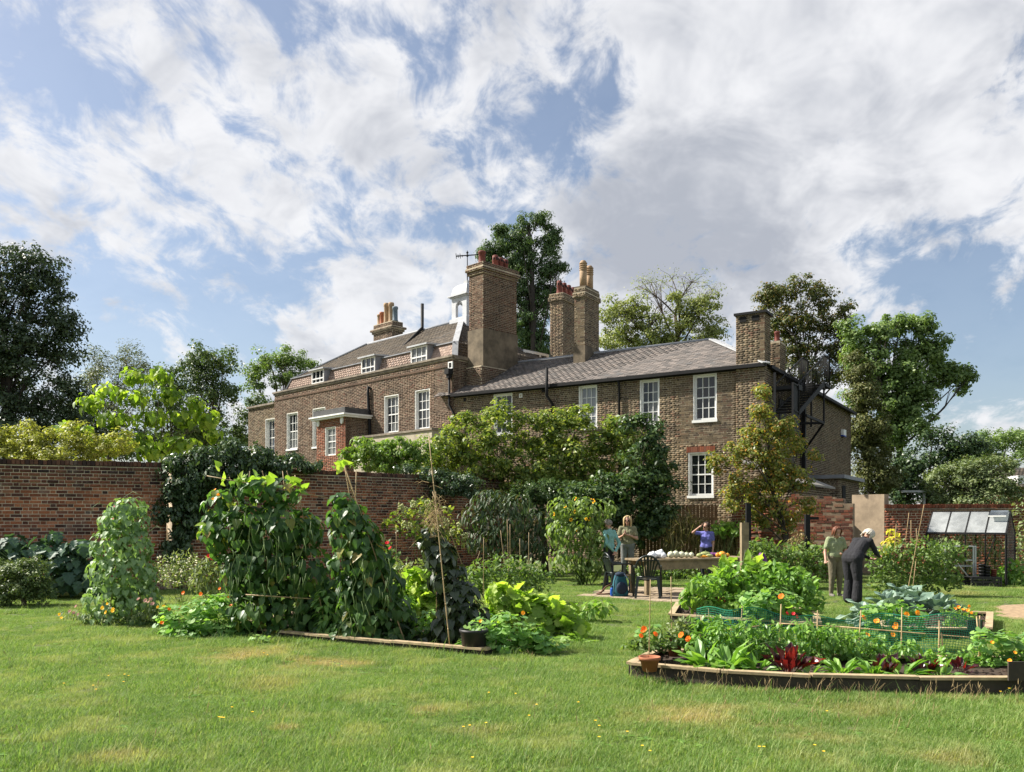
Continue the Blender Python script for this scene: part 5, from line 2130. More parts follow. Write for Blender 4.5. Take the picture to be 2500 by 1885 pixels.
M['lf_bean'] = leaf_mat('leaf_bean', [(0, (.022, .052, .018)), (.45, (.042, .09, .026)), (.9, (.075, .135, .04)), (.96, (.16, .17, .04)), (1, (.2, .15, .05))], .42, .42, noise_scale=2.0, dark=.35, spec=.4)
M['lf_glory'] = leaf_mat('leaf_bindweed', [(0, (.085, .14, .06)), (.5, (.125, .19, .085)), (1, (.17, .24, .11))], .3, .5, noise_scale=2.0, dark=.25)
M['lf_purple'] = leaf_mat('leaf_purple_bean', [(0, (.022, .034, .02)), (.6, (.038, .055, .028)), (1, (.06, .07, .04))], .25, .35, noise_scale=2.0, spec=.6)
M['lf_nast'] = leaf_mat('leaf_nasturtium', [(0, (.08, .16, .05)), (.5, (.12, .215, .065)), (1, (.19, .29, .08))], .4, .5, noise_scale=2.5, dark=.25)
M['lf_squash'] = leaf_mat('leaf_squash', [(0, (.11, .18, .03)), (.5, (.17, .255, .045)), (1, (.27, .33, .07))], .45, .5, noise_scale=2.5, dark=.2)
M['lf_courgette'] = leaf_mat('leaf_courgette', [(0, (.08, .15, .03)), (.5, (.12, .20, .04)), (1, (.18, .26, .06))], .4, .5, noise_scale=2.5, dark=.25)
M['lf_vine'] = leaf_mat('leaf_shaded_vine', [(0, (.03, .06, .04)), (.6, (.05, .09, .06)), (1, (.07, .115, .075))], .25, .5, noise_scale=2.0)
M['lf_herb'] = leaf_mat('leaf_herb', [(0, (.06, .13, .025)), (.5, (.10, .19, .035)), (1, (.16, .26, .055))], .38, .42, noise_scale=3.0, dark=.25, spec=.5)
M['lf_chardr'] = leaf_mat('leaf_red_chard', [(0, (.016, .006, .009)), (.6, (.03, .008, .011)), (.9, (.055, .01, .012)), (1, (.11, .02, .015))], .4, .3, tcol=(3.2, .9, .5), noise_scale=4, spec=.6)
M['lf_kale'] = leaf_mat('leaf_brassica', [(0, (.07, .115, .085)), (.5, (.11, .165, .125)), (1, (.17, .23, .175))], .2, .45, noise_scale=6, dark=.4, tcol=(1.2, 1.3, .8))
M['lf_tomato'] = leaf_mat('leaf_tomato', [(0, (.055, .095, .028)), (.5, (.09, .14, .04)), (1, (.14, .19, .06))], .35, .5, noise_scale=2.5)
M['lf_sun'] = leaf_mat('leaf_sunflower', [(0, (.07, .11, .03)), (.5, (.11, .16, .045)), (1, (.17, .22, .075))], .35, .5, noise_scale=2.0)
M['lf_smoke'] = leaf_mat('leaf_smoke_bush', [(0, (.028, .05, .022)), (.7, (.05, .075, .035)), (1, (.075, .06, .045))], .25, .5, noise_scale=1.5)
M['lf_yew'] = leaf_mat('leaf_yew', [(0, (.035, .06, .022)), (.6, (.075, .11, .036)), (1, (.15, .18, .06))], .2, .5, noise_scale=3)
M['lf_dry'] = leaf_mat('leaf_dry_grass', [(0, (.075, .085, .03)), (.5, (.13, .12, .05)), (1, (.26, .2, .1))], .3, .7, noise_scale=3)
M['lf_yellow'] = leaf_mat('leaf_yellowed', [(0, (.28, .25, .05)), (1, (.42, .36, .09))], .45, .5, noise_scale=3)
M['lf_fern'] = leaf_mat('leaf_soft_green', [(0, (.09, .12, .05)), (.5, (.135, .165, .075)), (1, (.2, .225, .11))], .3, .5, noise_scale=3)

# ------------------------------------------------------------------ raised beds
BEDS = []


def raised_bed(name, label, front, back, h=.16, th=.045, soil_z=.11, closed=True):
    """front/back: plan points left to right; timber edging in straight boards, soil inside"""
    c = sum((Vector(p) for p in front + back), Vector((0, 0, 0))) / (len(front) + len(back))
    t = thing(name, label, 'raised bed', (c.x, c.y, 0))
    ring = [Vector((p[0], p[1], 0)) for p in front] + [Vector((p[0], p[1], 0)) for p in reversed(back)]
    BEDS.append([(p.x, p.y) for p in ring])
    n = len(ring)
    rr_ = random.Random(7)
    for i in range(n):
        a, b = ring[i], ring[(i + 1) % n]
        mb_ = MB()
        dz = rr_.uniform(-.006, .006)
        mb_.beam(a + Vector((0, 0, h / 2 - .02)), b + Vector((0, 0, h / 2 - .02)), th, h + .04 - .024)
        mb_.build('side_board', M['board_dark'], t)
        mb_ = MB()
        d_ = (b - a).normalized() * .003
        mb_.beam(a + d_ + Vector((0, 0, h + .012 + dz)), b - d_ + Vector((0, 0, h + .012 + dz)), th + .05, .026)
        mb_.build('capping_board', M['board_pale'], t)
    # cloddy soil
    xs = [p.x for p in ring]
    ys = [p.y for p in ring]
    st = .07
    rng = np.random.default_rng(5)
    mb_ = MB()
    mb_.poly([p + Vector((0, 0, soil_z)) for p in ring])
    so = mb_.build('soil', M['soil'], t)
    k = MB()

    def inside(x, y):
        r_ = False
        j = n - 1
        for i in range(n):
            if (ring[i].y > y) != (ring[j].y > y) and x < (ring[j].x - ring[i].x) * (y - ring[i].y) / (ring[j].y - ring[i].y) + ring[i].x:
                r_ = not r_
            j = i
        return r_
    cnt = 0
    while cnt < 700:
        x, y = rng.uniform(min(xs), max(xs)), rng.uniform(min(ys), max(ys))
        cnt += 1
        if inside(x, y):
            s_ = rng.uniform(.012, .035)
            k.ball((x, y, soil_z), (s_ * rng.uniform(.8, 1.5), s_ * rng.uniform(.8, 1.5), s_ * .7), 5, 3, jit=.5)
    so = k.build('soil_clods', M['soil'], t)
    so['kind'] = 'stuff'
    return t


raised_bed('raised_bed', 'long curved timber-edged vegetable bed nearest on the right', [G(1540, 1660), G(1760, 1681), G(1980, 1694), G(2240, 1700), G(2500, 1700), G(2760, 1690)], [Vector((1.62, 9.3, 0)), Vector((2.4, 9.02, 0)), Vector((3.3, 8.84, 0)), Vector((4.6, 8.75, 0)), Vector((5.8, 8.8, 0))])
raised_bed('raised_bed', 'timber-edged bed crowded with squash leaves behind the netting', [Vector((2.42, 12.75, 0)), Vector((3.4, 12.1, 0)), Vector((4.25, 11.65, 0))], [Vector((2.9, 14.6, 0)), Vector((4.0, 14.1, 0)), Vector((4.85, 13.5, 0))])
raised_bed('raised_bed', 'timber-edged bed of blue-green brassicas behind the orange nasturtiums', [Vector((4.95, 11.25, 0)), Vector((5.6, 11.1, 0)), Vector((6.3, 11.1, 0))], [Vector((5.9, 13.4, 0)), Vector((6.8, 13.3, 0)), Vector((7.4, 13.0, 0))])
raised_bed('raised_bed', 'low timber-edged bed holding the bean wigwams', [G(560, 1546), G(760, 1567), G(960, 1586), G(1180, 1606)], [Vector((-3.4, 14.2, 0)), Vector((-2.0, 14.2, 0)), Vector((-.4, 13.6, 0)), Vector((1.0, 12.6, 0))], h=.09, soil_z=.05)

# ------------------------------------------------------------------ bean wigwams
def wigwam_canes(t, c, rad, h, n, top=.25, seed=1):
    rr_ = random.Random(seed)
    for i in range(n):
        a = 2 * math.pi * (i + .3) / n
        b = Vector((c[0] + rad * math.cos(a), c[1] + rad * math.sin(a), 0))
        tt = Vector((c[0] - math.cos(a) * top * .3 + rr_.uniform(-.05, .05), c[1] - math.sin(a) * top * .3, h * rr_.uniform(.97, 1.05)))
        cane(t, b, tt, .009)


leafy('', '', CAT_BLOBS, 22.5, T_HEART, M['lf_catalpa'], 1050, .19, 140, mode='hang', seed=199, surf=.3, stems=0, parent=catalpa)
w1, _ = leafy('bindweed_wigwam', 'squat leafy wigwam of pale heart-shaped leaves in front of the left wall', [(312, 1240, 46, 26), (302, 1275, 60, 40), (298, 1330, 72, 55), (300, 1400, 82, 60), (300, 1465, 92, 55), (300, 1505, 98, 30)], 13.0, T_HEART, M['lf_glory'], 2100, .088, 300, mode='hang', seed=201, surf=.85, stems=8, base_px=300)
wigwam_canes(w1, P(300, HZ, 13.0), .35, 1.8, 6)
rng = np.random.default_rng(3)
tm = MB()
for (u, v, du, dv) in ((245, 1235, -22, 6), (330, 1225, 26, -4), (240, 1395, -40, 30), (245, 1370, -35, -6), (350, 1240, 24, 10), (320, 1215, 20, -8), (380, 1300, 16, -10)):
    a = P(u + 18 * (1 if du < 0 else -1), v, 12.6)
    b = P(u + du, v + dv, 12.5)
    m_ = a.lerp(b, .6) + Vector((0, 0, .06))
    tm.tube([a, m_, b, b + Vector((.02 * (1 if du < 0 else -1), 0, -.05))], [.005, .004, .003, .002], 4)
o = tm.build('tendril', M['stem_green'], w1)
o['kind'] = 'stuff'
flowers(w1, [P(276, 1266, 12.3), P(279, 1236, 12.4)], .022, petal('petal_magenta', (.55, .02, .18)), None, 5, seed=4)

w2, _ = leafy('bean_trellis', 'broad tall frame of dark runner beans with sunlit top leaves', [(550, 1235, 50, 45), (620, 1190, 60, 34), (690, 1200, 55, 36), (530, 1300, 40, 60), (600, 1290, 80, 70), (690, 1290, 80, 70), (745, 1300, 40, 60), (640, 1390, 100, 80), (740, 1400, 70, 80), (660, 1480, 100, 70), (760, 1490, 60, 60), (600, 1390, 50, 70), (800, 1530, 70, 36), (820, 1450, 36, 60), (700, 1535, 90, 26)],
              11.7, T_HEART, M['lf_bean'], 2600, .112, 300, var=.5, mode='hang', seed=202, surf=.75, stems=14, stem_r=.006, base_px=660)
for (u0, v0, u1, v1, dy) in ((560, 1545, 610, 1150, -.3), (640, 1555, 650, 1160, -.35), (720, 1560, 690, 1150, -.3), (790, 1565, 720, 1160, -.3), (600, 1530, 560, 1165, .6), (700, 1540, 640, 1150, .6), (780, 1540, 700, 1150, .6)):
    cane(w2, G(u0, v0) + Vector((0, dy + .55, 0)), P(u1, v1, 11.85 + dy * .4), .008)
cane(w2, P(505, 1162, 11.5), P(800, 1215, 11.7), .008, name='cross_cane')
cane(w2, P(600, 1452, 11.2), P(760, 1462, 11.2), .009, name='cross_cane')
flowers(w2, [P(521, 1218, 11.2), P(533, 1208, 11.2), P(525, 1195, 11.3)], .03, M['p_amber'], None, 5, seed=5)
# top leaves over the frame; sun shining through them put into the colour
leafy('', '', [(535, 1150, 12, 20), (540, 1180, 14, 12), (670, 1172, 60, 12), (600, 1165, 30, 10), (500, 1290, 20, 14), (735, 1190, 20, 14)], 11.6, T_HEART, M['lf_squash'], 46, .12, 20, mode='x', seed=206, stems=0, parent=w2)

w3, _ = leafy('bean_wigwam', 'slender bean wigwam with a bare forked pole tip, second from the tall cane', [(838, 1222, 28, 22), (850, 1262, 50, 36), (868, 1310, 64, 48), (884, 1370, 78, 58), (906, 1435, 82, 62), (930, 1505, 86, 58), (950, 1555, 84, 38), (870, 1540, 60, 40), (880, 1470, 50, 50)], 11.0, T_HEART, M['lf_bean'], 1800, .112, 240, var=.5, mode='hang', seed=203, surf=.75, stems=8, base_px=905)
for (u0, v0, u1, v1, dy) in ((840, 1570, 870, 1150, 0), (900, 1590, 838, 1118, 0), (980, 1590, 842, 1140, .1), (930, 1545, 846, 1150, .4)):
    cane(w3, G(u0, v0) + Vector((0, .45, 0)), P(u1, v1, 11.1), .009)
leafy('', '', [(806, 1140, 8, 4), (830, 1140, 8, 4), (835, 1125, 6, 6)], 10.9, T_HEART, M['lf_squash'], 5, .11, 5, mode='x', seed=207, stems=0, parent=w3)  # tip leaves in the same paler colour, backlight painted in

w4, _ = leafy('bean_wigwam', 'dark purple-leaved bean wigwam round the tallest bare cane', [(1055, 1310, 28, 32), (1075, 1360, 42, 38), (1095, 1410, 50, 44), (1120, 1460, 52, 46), (1145, 1505, 52, 42), (1090, 1540, 46, 40), (1150, 1540, 50, 34), (1040, 1570, 40, 24), (1110, 1480, 40, 50)], 10.7, T_HEART, M['lf_purple'], 760, .12, 220, mode='hang', seed=204, surf=.7, stems=8, base_px=1110)
cane(w4, G(1100, 1598), P(1047, 1066, 10.5), .008)
for (u0, v0, u1, v1) in ((1160, 1585, 1056, 1200), (1060, 1560, 1064, 1200), (1190, 1560, 1060, 1195)):
    cane(w4, G(u0, v0) + Vector((0, .4, 0)), P(u1, v1, 10.75), .007)
tw = MB()
rng = np.random.default_rng(9)
for i in range(150):
    a = P(1062 + rng.normal() * 12, 1255 + rng.normal() * 26, 10.6 + rng.normal() * .06)
    d_ = Vector(rng.normal(size=3)) * .09 + Vector((0, 0, -.05))
    tw.tube([a, a + d_ * .6 + Vector((0, 0, .03)), a + d_], [.003, .0025, .0015], 3, cap=False)
o = tw.build('dry_vine', M['straw'], w4)
o['kind'] = 'stuff'

for w_, spec in ((w2, [(560, 760, 1250, 1480, 11.0, 40)]), (w3, [(830, 960, 1300, 1520, 10.45, 22)])):
    pm = MB()
    rng = np.random.default_rng(12)
    for (u0, u1, v0, v1, Y_, n_) in spec:
        for i in range(n_):
            a = P(rng.uniform(u0, u1), rng.uniform(v0, v1), Y_ + rng.uniform(-.1, .15))
            h = rng.uniform(.12, .22)
            d_ = Vector((rng.normal() * .03, -.02, -h))
            pm.tube([a, a + d_ * .5 + Vector((.012, 0, 0)), a + d_], [.003, .008, .003], 5)
        for i in range(n_ // 2):
            a = P(rng.uniform(u0, u1), rng.uniform(v0 + 80, v1 + 80), Y_ + .1)
            pt = [a]
            for k in range(4):
                pt.append(pt[-1] + Vector((rng.normal() * .05, rng.normal() * .02, .14)))
            pm.tube(pt, .0035, 4, cap=False)
    o = pm.build('bean_pods', M['stem_green'], w_)
    o['kind'] = 'stuff'

# ------------------------------------------------------------------ left-hand planting
n1, _ = leafy('nasturtium', 'bright nasturtium mound with orange flowers left of the bean frame', [(425, 1512, 48, 40), (500, 1500, 60, 50), (565, 1515, 50, 46), (470, 1540, 80, 26), (545, 1475, 40, 34), (605, 1535, 50, 32), (560, 1550, 60, 18)], 11.6, T_ROUND, M['lf_nast'], 900, .088, 260, mode='flat', seed=211, stems=10)
flowers(n1, [P(u, v, 11.55) for u, v in ((413, 1487), (440, 1484), (395, 1520), (490, 1450), (563, 1478), (447, 1447), (536, 1437), (588, 1553), (487, 1554), (559, 1458))], .035, M['p_orange'], None, 5, seed=6)
leafy('creeping_nasturtium', 'round nasturtium leaves creeping over the front board of the bean bed', [(640, 1558, 30, 10), (760, 1572, 40, 12), (880, 1585, 40, 14), (960, 1590, 40, 14), (1030, 1595, 36, 14), (1090, 1600, 26, 12)], 11.0, T_ROUND, M['lf_nast'], 150, .08, 80, mode='flat', seed=229, stems=4)
leafy('bean_undergrowth', 'dense low leaves filling the gaps between the bean wigwams', [(820, 1530, 46, 36), (1010, 1535, 46, 36), (1040, 1575, 50, 20), (980, 1480, 36, 40), (800, 1480, 30, 50), (1200, 1520, 40, 34), (1060, 1520, 40, 40)], 11.4, T_MED, M['lf_nast'], 900, .10, 100, mode='flat', seed=228, stems=14)
n2, _ = leafy('nasturtium', 'nasturtium sprawling over a black pot at the near end of the bean bed', [(1180, 1545, 50, 40), (1240, 1535, 55, 44), (1295, 1555, 50, 36), (1230, 1580, 70, 24), (1340, 1575, 44, 24), (1150, 1575, 40, 22)], 10.1, T_ROUND, M['lf_nast'], 560, .092, 220, mode='flat', seed=212, stems=8)
flowers(n2, [P(1173, 1516, 9.9), P(1277, 1496, 10.2)], .035, M['p_amber'], None, 5, seed=7)
mb = MB()
c = G(1157, 1600)
mb.lathe(c, [(.13, 0), (.16, .27), (.175, .28), (.175, .31), (.15, .31), (.14, .2)], 16)
o = mb.build('plant_pot', plain('black_plastic', (.02, .02, .022), .5, var=.2), None, origin=(c.x, c.y, 0))
tag(o, 'black plastic plant pot under the sprawling nasturtium', 'pot')
M['black_plastic'] = o.data.materials[0]
leafy('squash_plant', 'yellow-green squash with big leaves behind the purple bean wigwam', [(1010, 1430, 40, 40), (1050, 1450, 40, 44), (1000, 1480, 50, 34), (1040, 1500, 60, 40), (965, 1470, 40, 40), (1060, 1400, 24, 20)], 12.4, T_SQUASH, M['lf_squash'], 300, .17, 150, mode='up', seed=213, stems=14, stem_r=.012)
leafy('courgette_plant', 'sunlit courgette plant with ragged upright leaves at the bed corner', [(1215, 1465, 34, 38), (1260, 1470, 44, 36), (1320, 1490, 54, 38), (1375, 1512, 44, 36), (1300, 1530, 66, 28), (1405, 1545, 44, 24), (1240, 1500, 50, 30)], 11.3, T_SQUASH, M['lf_squash'], 300, .165, 160, mode='up', seed=214, stems=18, stem_r=.012)
leafy('bean_plant', 'low dark bean plants edging the bed near the paving', [(1380, 1500, 36, 22), (1430, 1490, 36, 24), (1470, 1480, 30, 20), (1400, 1520, 36, 18)], 13.2, T_MED, M['lf_courgette'], 220, .13, 100, mode='flat', seed=215)
leafy('marrow_plant', 'ragged silvery marrow leaf clump spilling onto the lawn', [(1385, 1560, 30, 22), (1420, 1580, 26, 16), (1340, 1570, 24, 20)], 10.9, T_SQUASH, M['lf_courgette'], 36, .2, 36, mode='flat', seed=216)
t_, bl_ = leafy('dahlia_bush', 'leafy staked plants in the bed beyond the bean wigwams', [(1180, 1400, 40, 40), (1230, 1390, 45, 44), (1280, 1400, 45, 40), (1320, 1410, 36, 34), (1150, 1420, 40, 34), (1240, 1425, 80, 26)], 16.2, T_MED, M['lf_tomato'], 1500, .085, 60, mode='x', seed=217)
leafy('dahlia_bush', 'yellowing leafy plants between the second and third bean wigwams', [(960, 1400, 40, 30), (1010, 1390, 36, 28), (930, 1430, 40, 34), (860, 1420, 30, 30), (830, 1450, 40, 40), (880, 1400, 24, 24)], 15.0, T_MED, M['lf_fern'], 800, .085, 40, mode='x', seed=218)
for i, (u0, v0, u1, v1) in enumerate(((1180, 1440, 1181, 1312), (1240, 1420, 1222, 1295), (1243, 1420, 1238, 1268), (1246, 1430, 1245, 1280), (1270, 1425, 1269, 1315), (1290, 1425, 1291, 1300), (1140, 1400, 1172, 1345), (970, 1440, 967, 1283))):
    garden_cane(['thin upright cane left among the staked plants', 'leaning cane crossing another in the staked bed', 'tall leaning cane in the staked bed', 'tallest straight cane in the staked bed', 'short straight cane right of the crossing canes', 'straight cane nearest the sunflowers', 'short cane leaning left of the staked plants', 'pale upright cane against the wall beyond the third wigwam'][i], G(u0, v0 + 40), P(u1, v1, G(u0, v0 + 40).y))
hy, _ = leafy('hydrangea', 'pale-flowered hydrangea trained on the wall behind the tall cane', [(980, 1260, 30, 24), (1030, 1240, 36, 26), (1070, 1260, 40, 30), (1010, 1290, 40, 26), (1100, 1300, 40, 30), (1050, 1320, 40, 30), (950, 1280, 20, 16)], 22.0, T_MED, M['lf_magnolia'], 700, .13, 0, mode='x', seed=219, stems=10)
rng = np.random.default_rng(21)
for (u, v) in ((978, 1236), (990, 1247), (1010, 1230), (1030, 1250), (1045, 1228), (985, 1280), (1000, 1285), (1090, 1275), (1120, 1285), (1105, 1300), (1135, 1310), (1060, 1290)):
    mb = MB()
    c = P(u, v, 21.5)
    for k in range(22):
        d_ = Vector(rng.normal(size=3)).normalized() * .07
        mb.ball(c + Vector((d_.x, d_.y, d_.z * 1.3)), .026, 4, 3)
    mb.build('flower_head', M['p_lime'], hy)
leafy('smoke_bush', 'large dark rounded shrub with purplish top before the clipped bush', [(1200, 1220, 50, 30), (1260, 1235, 50, 34), (1170, 1260, 50, 40), (1240, 1280, 70, 45), (1310, 1280, 45, 45), (1200, 1320, 70, 40), (1290, 1330, 60, 40)], 22.6, T_LONG, M['lf_smoke'], 2200, .18, 60, mode='hang', seed=220, stems=8)
sf, _ = leafy('sunflower_patch', 'tall sunflower thicket with yellow flowers left of the two talking people', [(1370, 1240, 36, 30), (1420, 1235, 40, 28), (1460, 1250, 30, 34), (1370, 1300, 40, 45), (1420, 1300, 44, 45), (1460, 1320, 36, 45), (1380, 1360, 45, 40), (1440, 1375, 50, 34), (1490, 1240, 16, 20)], 20.6, T_MED, M['lf_sun'], 1500, .13, 60, mode='hang', seed=221, stems=30, stem_r=.009)
flowers(sf, [P(u, v, 20.0 + .12 * (u % 5)) for u, v in ((1353, 1255), (1404, 1249), (1431, 1267), (1439, 1268), (1408, 1294), (1394, 1269), (1380, 1238), (1446, 1219), (1450, 1226), (1405, 1218))], .066, M['p_yellow'], M['seed'], 12, face=(-.5, -.7, .3), seed=8)
wb, _ = leafy('aster_bush', 'airy bush dotted with small white flowers below the wall climber', [(410, 1385, 36, 34), (450, 1375, 36, 36), (480, 1395, 30, 30), (430, 1410, 50, 24)], 16.2, T_LONG, M['lf_fern'], 900, .07, 0, mode='x', seed=222, stems=14, stem_r=.003)
rng = np.random.default_rng(5)
mbf = MB()
for i in range(70):
    c = P(rng.uniform(385, 500), rng.uniform(1358, 1425), 15.9 + rng.uniform(-.2, .2))
    mbf.ball(c, (.018, .018, .01), 6, 3)
o = mbf.build('flower_heads', M['p_white'], wb)
o['kind'] = 'stuff'
leafy('euphorbia', 'upright clump of narrow grey-green leaves beside the bean frame', [(500, 1400, 26, 36), (530, 1410, 26, 34), (480, 1425, 26, 28), (515, 1440, 40, 24)], 14.6, T_LONG, M['lf_fern'], 420, .12, 80, mode='up', seed=223)
tree('yew_bush', 'rounded feathery evergreen bush at the left edge of the lawn', [(40, 1400, 50, 40), (85, 1395, 40, 40), (20, 1440, 60, 36), (95, 1440, 44, 36), (-30, 1410, 60, 60), (60, 1420, 70, 50)], 15.6, 60, .05, None, per=44, cr=.13, size=.055, asp=.4, dens=1.3, mat=M['lf_yew'], seed=224, cat='bush', up=.6)
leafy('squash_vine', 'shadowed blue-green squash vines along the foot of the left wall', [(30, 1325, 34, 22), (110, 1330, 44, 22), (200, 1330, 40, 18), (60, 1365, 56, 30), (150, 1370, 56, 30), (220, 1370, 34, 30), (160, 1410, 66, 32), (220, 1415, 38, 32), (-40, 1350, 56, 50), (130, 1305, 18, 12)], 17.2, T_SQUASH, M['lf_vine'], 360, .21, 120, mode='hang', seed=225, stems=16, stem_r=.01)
fl_, _ = leafy('marigold_edging', 'low marigolds and dry flower heads round the foot of the squat wigwam', [(180, 1505, 36, 16), (220, 1512, 34, 14), (270, 1515, 40, 16), (370, 1500, 34, 18), (340, 1510, 40, 14), (410, 1490, 20, 16)], 12.6, T_LONG, M['lf_fern'], 420, .07, 60, mode='up', seed=226)
flowers(fl_, [P(u, v, 12.2) for u, v in ((250, 1484), (262, 1474), (276, 1486), (275, 1491), (258, 1495), (145, 1500), (150, 1508), (385, 1482), (400, 1480))], .035, M['p_yellow'], None, 9, seed=9)
flowers(fl_, [P(u, v, 12.2) for u, v in ((170, 1492), (180, 1496), (185, 1480), (355, 1466), (362, 1470), (368, 1463), (338, 1462), (190, 1500), (372, 1474))], .04, M['p_pink'], None, 10, seed=10)
rf_, _ = leafy('dahlia', 'red dahlias flowering low against the receding wall', [(950, 1340, 14, 20), (960, 1370, 20, 26), (510, 1375, 8, 8)], 15.5, T_MED, M['lf_tomato'], 90, .09, 20, mode='x', seed=227)
flowers(rf_, [P(945, 1325, 15.2), P(952, 1338, 15.2), P(510, 1358, 15.2), P(520, 1363, 15.2)], .06, M['p_red'], None, 11, seed=11)

# ------------------------------------------------------------------ right-hand beds
def chard(label, u, v, z0, h, n, mat, seed, tmpl=T_CHARD, spread=.5, name='chard_plant', singles=99, group=None):
    rng = np.random.default_rng(seed)
    c = G(u, v, z0)
    t = thing(name, label, 'plant', (c.x, c.y, z0), group=group)
    a = rng.random(n) * 2 * np.pi
    d = np.stack([np.cos(a), np.sin(a), np.zeros(n)], 1)
    pos = np.array(c)[None, :] + d * .03
    tilt = rng.uniform(.15, spread, n)[:, None]
    tip = np.array([0, 0, 1.0]) * 1.0 + d * tilt * 1.6
    nrm = -d * 1.0 + np.array([0, 0, .6]) * tilt + rng.normal(size=(n, 3)) * .25
    nrm = d * .4 * tilt - d * .8 + np.array([0, 0, 1]) * tilt * 1.6 + rng.normal(size=(n, 3)) * .2
    s = h * rng.uniform(.7, 1.1, n)
    scatter(t, tmpl, mat, pos, nrm, tip, s, singles)
    return t


SZ = .11
chard('tall crimson chard with glossy dark leaves in the middle of the near bed', 1925, 1650, SZ, .33, 22, M['lf_chardr'], 301, spread=.3)
chard('crimson chard with two leaning red leaves right of the tall one', 2158, 1655, SZ, .26, 11, M['lf_chardr'], 302, spread=.4)
chard('dark red chard clump left of the dry seed stalks in the near bed', 2255, 1652, SZ, .22, 15, M['lf_chardr'], 303, spread=.45)
chard('small withered red chard near the right end of the near bed', 2345, 1642, SZ, .17, 10, M['lf_chardr'], 304, spread=.5)
for i, (u, v, h, n, lab) in enumerate(((1720, 1635, .34, 16, 'broad green leaf beet nearest the flower pots'), (1780, 1637, .36, 18, 'bushy green leaf beet second from the flower pots'), (1850, 1642, .30, 14, 'spreading green leaf beet left of the tall crimson chard'), (2055, 1650, .25, 14, 'low lettuce-like beet right of the tall crimson chard'), (2130, 1655, .24, 10, 'pale green beet left of the leaning red chard'), (1975, 1655, .2, 10, 'small dark beet at the foot of the tall crimson chard'), (2200, 1652, .28, 10, 'upright green beet between the red chards'), (2300, 1655, .22, 10, 'small green beet before the right-hand red chards'))):
    chard(lab, u, v, SZ, h * .95, n + 12, M['lf_herb'], 310 + i, tmpl=T_BEET, spread=.8, name='leaf_beet')
leafy('parsley_row', 'dense row of fresh green herbs along the back of the near bed', [(1760, 1555, 45, 42), (1830, 1550, 50, 42), (1890, 1560, 45, 40), (1960, 1555, 50, 42), (2020, 1565, 50, 40), (2080, 1580, 50, 40), (2140, 1590, 40, 34), (1700, 1575, 30, 36), (2210, 1595, 40, 30), (1800, 1600, 60, 30), (1980, 1610, 60, 26), (2090, 1620, 50, 22)], 8.75, T_MED, M['lf_herb'], 2600, .06, 260, mode='up', seed=231, stems=40, stem_r=.003, z0=SZ)
leafy('broad_bean', 'leafy bean plants behind the terracotta pots in the near bed', [(1700, 1545, 36, 34), (1740, 1535, 36, 36), (1690, 1590, 30, 26), (1850, 1600, 60, 26), (1740, 1600, 40, 24)], 9.0, T_MED, M['lf_herb'], 520, .075, 120, mode='up', seed=257, stems=14, stem_r=.003, z0=SZ)
leafy('bean_row', 'low leafy bean plants at the right end of the near bed', [(2290, 1610, 40, 28), (2350, 1615, 40, 26), (2410, 1615, 40, 26), (2450, 1640, 30, 20)], 8.6, T_MED, M['lf_herb'], 420, .06, 100, mode='x', seed=232, stems=12, stem_r=.003, z0=SZ)
n3, _ = leafy('nasturtium', 'trailing nasturtium at the right end of the near bed', [(2400, 1570, 34, 36), (2450, 1565, 40, 32), (2490, 1600, 40, 40), (2440, 1620, 40, 26), (2530, 1580, 40, 50)], 8.6, T_ROUND, M['lf_nast'], 240, .085, 120, mode='flat', seed=233, z0=SZ)
flowers(n3, [P(2422, 1568, 8.2), P(2478, 1593, 8.2), P(2465, 1613, 8.1)], .03, M['p_amber'], None, 5, seed=12)
n4, _ = leafy('nasturtium', 'orange-flowered nasturtium climbing the netting before the brassicas', [(2130, 1500, 34, 28), (2180, 1490, 40, 28), (2230, 1500, 34, 26), (2150, 1540, 45, 30), (2200, 1550, 36, 28), (2110, 1560, 26, 24), (2240, 1540, 20, 24)], 10.2, T_ROUND, M['lf_nast'], 380, .085, 200, mode='flat', seed=234)
flowers(n4, [P(u, v, 9.75) for u, v in ((2140, 1516), (2187, 1525), (2118, 1549), (2180, 1549), (2213, 1500), (2240, 1496), (2109, 1508), (2185, 1532))], .042, M['p_amber'], None, 6, seed=13)
n5, _ = leafy('nasturtium', 'round-leaved nasturtium draped over the front of the squash bed', [(1840, 1470, 36, 28), (1890, 1460, 40, 30), (1930, 1475, 36, 28), (1860, 1490, 40, 22), (1950, 1500, 30, 24)], 12.0, T_ROUND, M['lf_nast'], 260, .10, 120, mode='flat', seed=235, z0=.1)
flowers(n5, [P(1907, 1456, 11.6)], .05, M['p_orange'], None, 5, seed=14)
flowers(n5, [P(u, v, 11.5) for u, v in ((1922, 1497), (1937, 1498), (1945, 1506))], .04, M['p_red'], None, 6, seed=15)
leafy('squash_plant', 'great mound of bright squash leaves filling the bed before the table', [(1770, 1415, 36, 36), (1750, 1450, 45, 36), (1830, 1415, 36, 36), (1880, 1405, 40, 30), (1935, 1415, 36, 30), (1955, 1450, 36, 34), (1890, 1440, 45, 32), (1820, 1445, 45, 36), (1970, 1485, 28, 26)], 13.3, T_SQUASH, M['lf_courgette'], 330, .16, 200, mode='up', seed=236, stems=26, stem_r=.011, z0=.1)
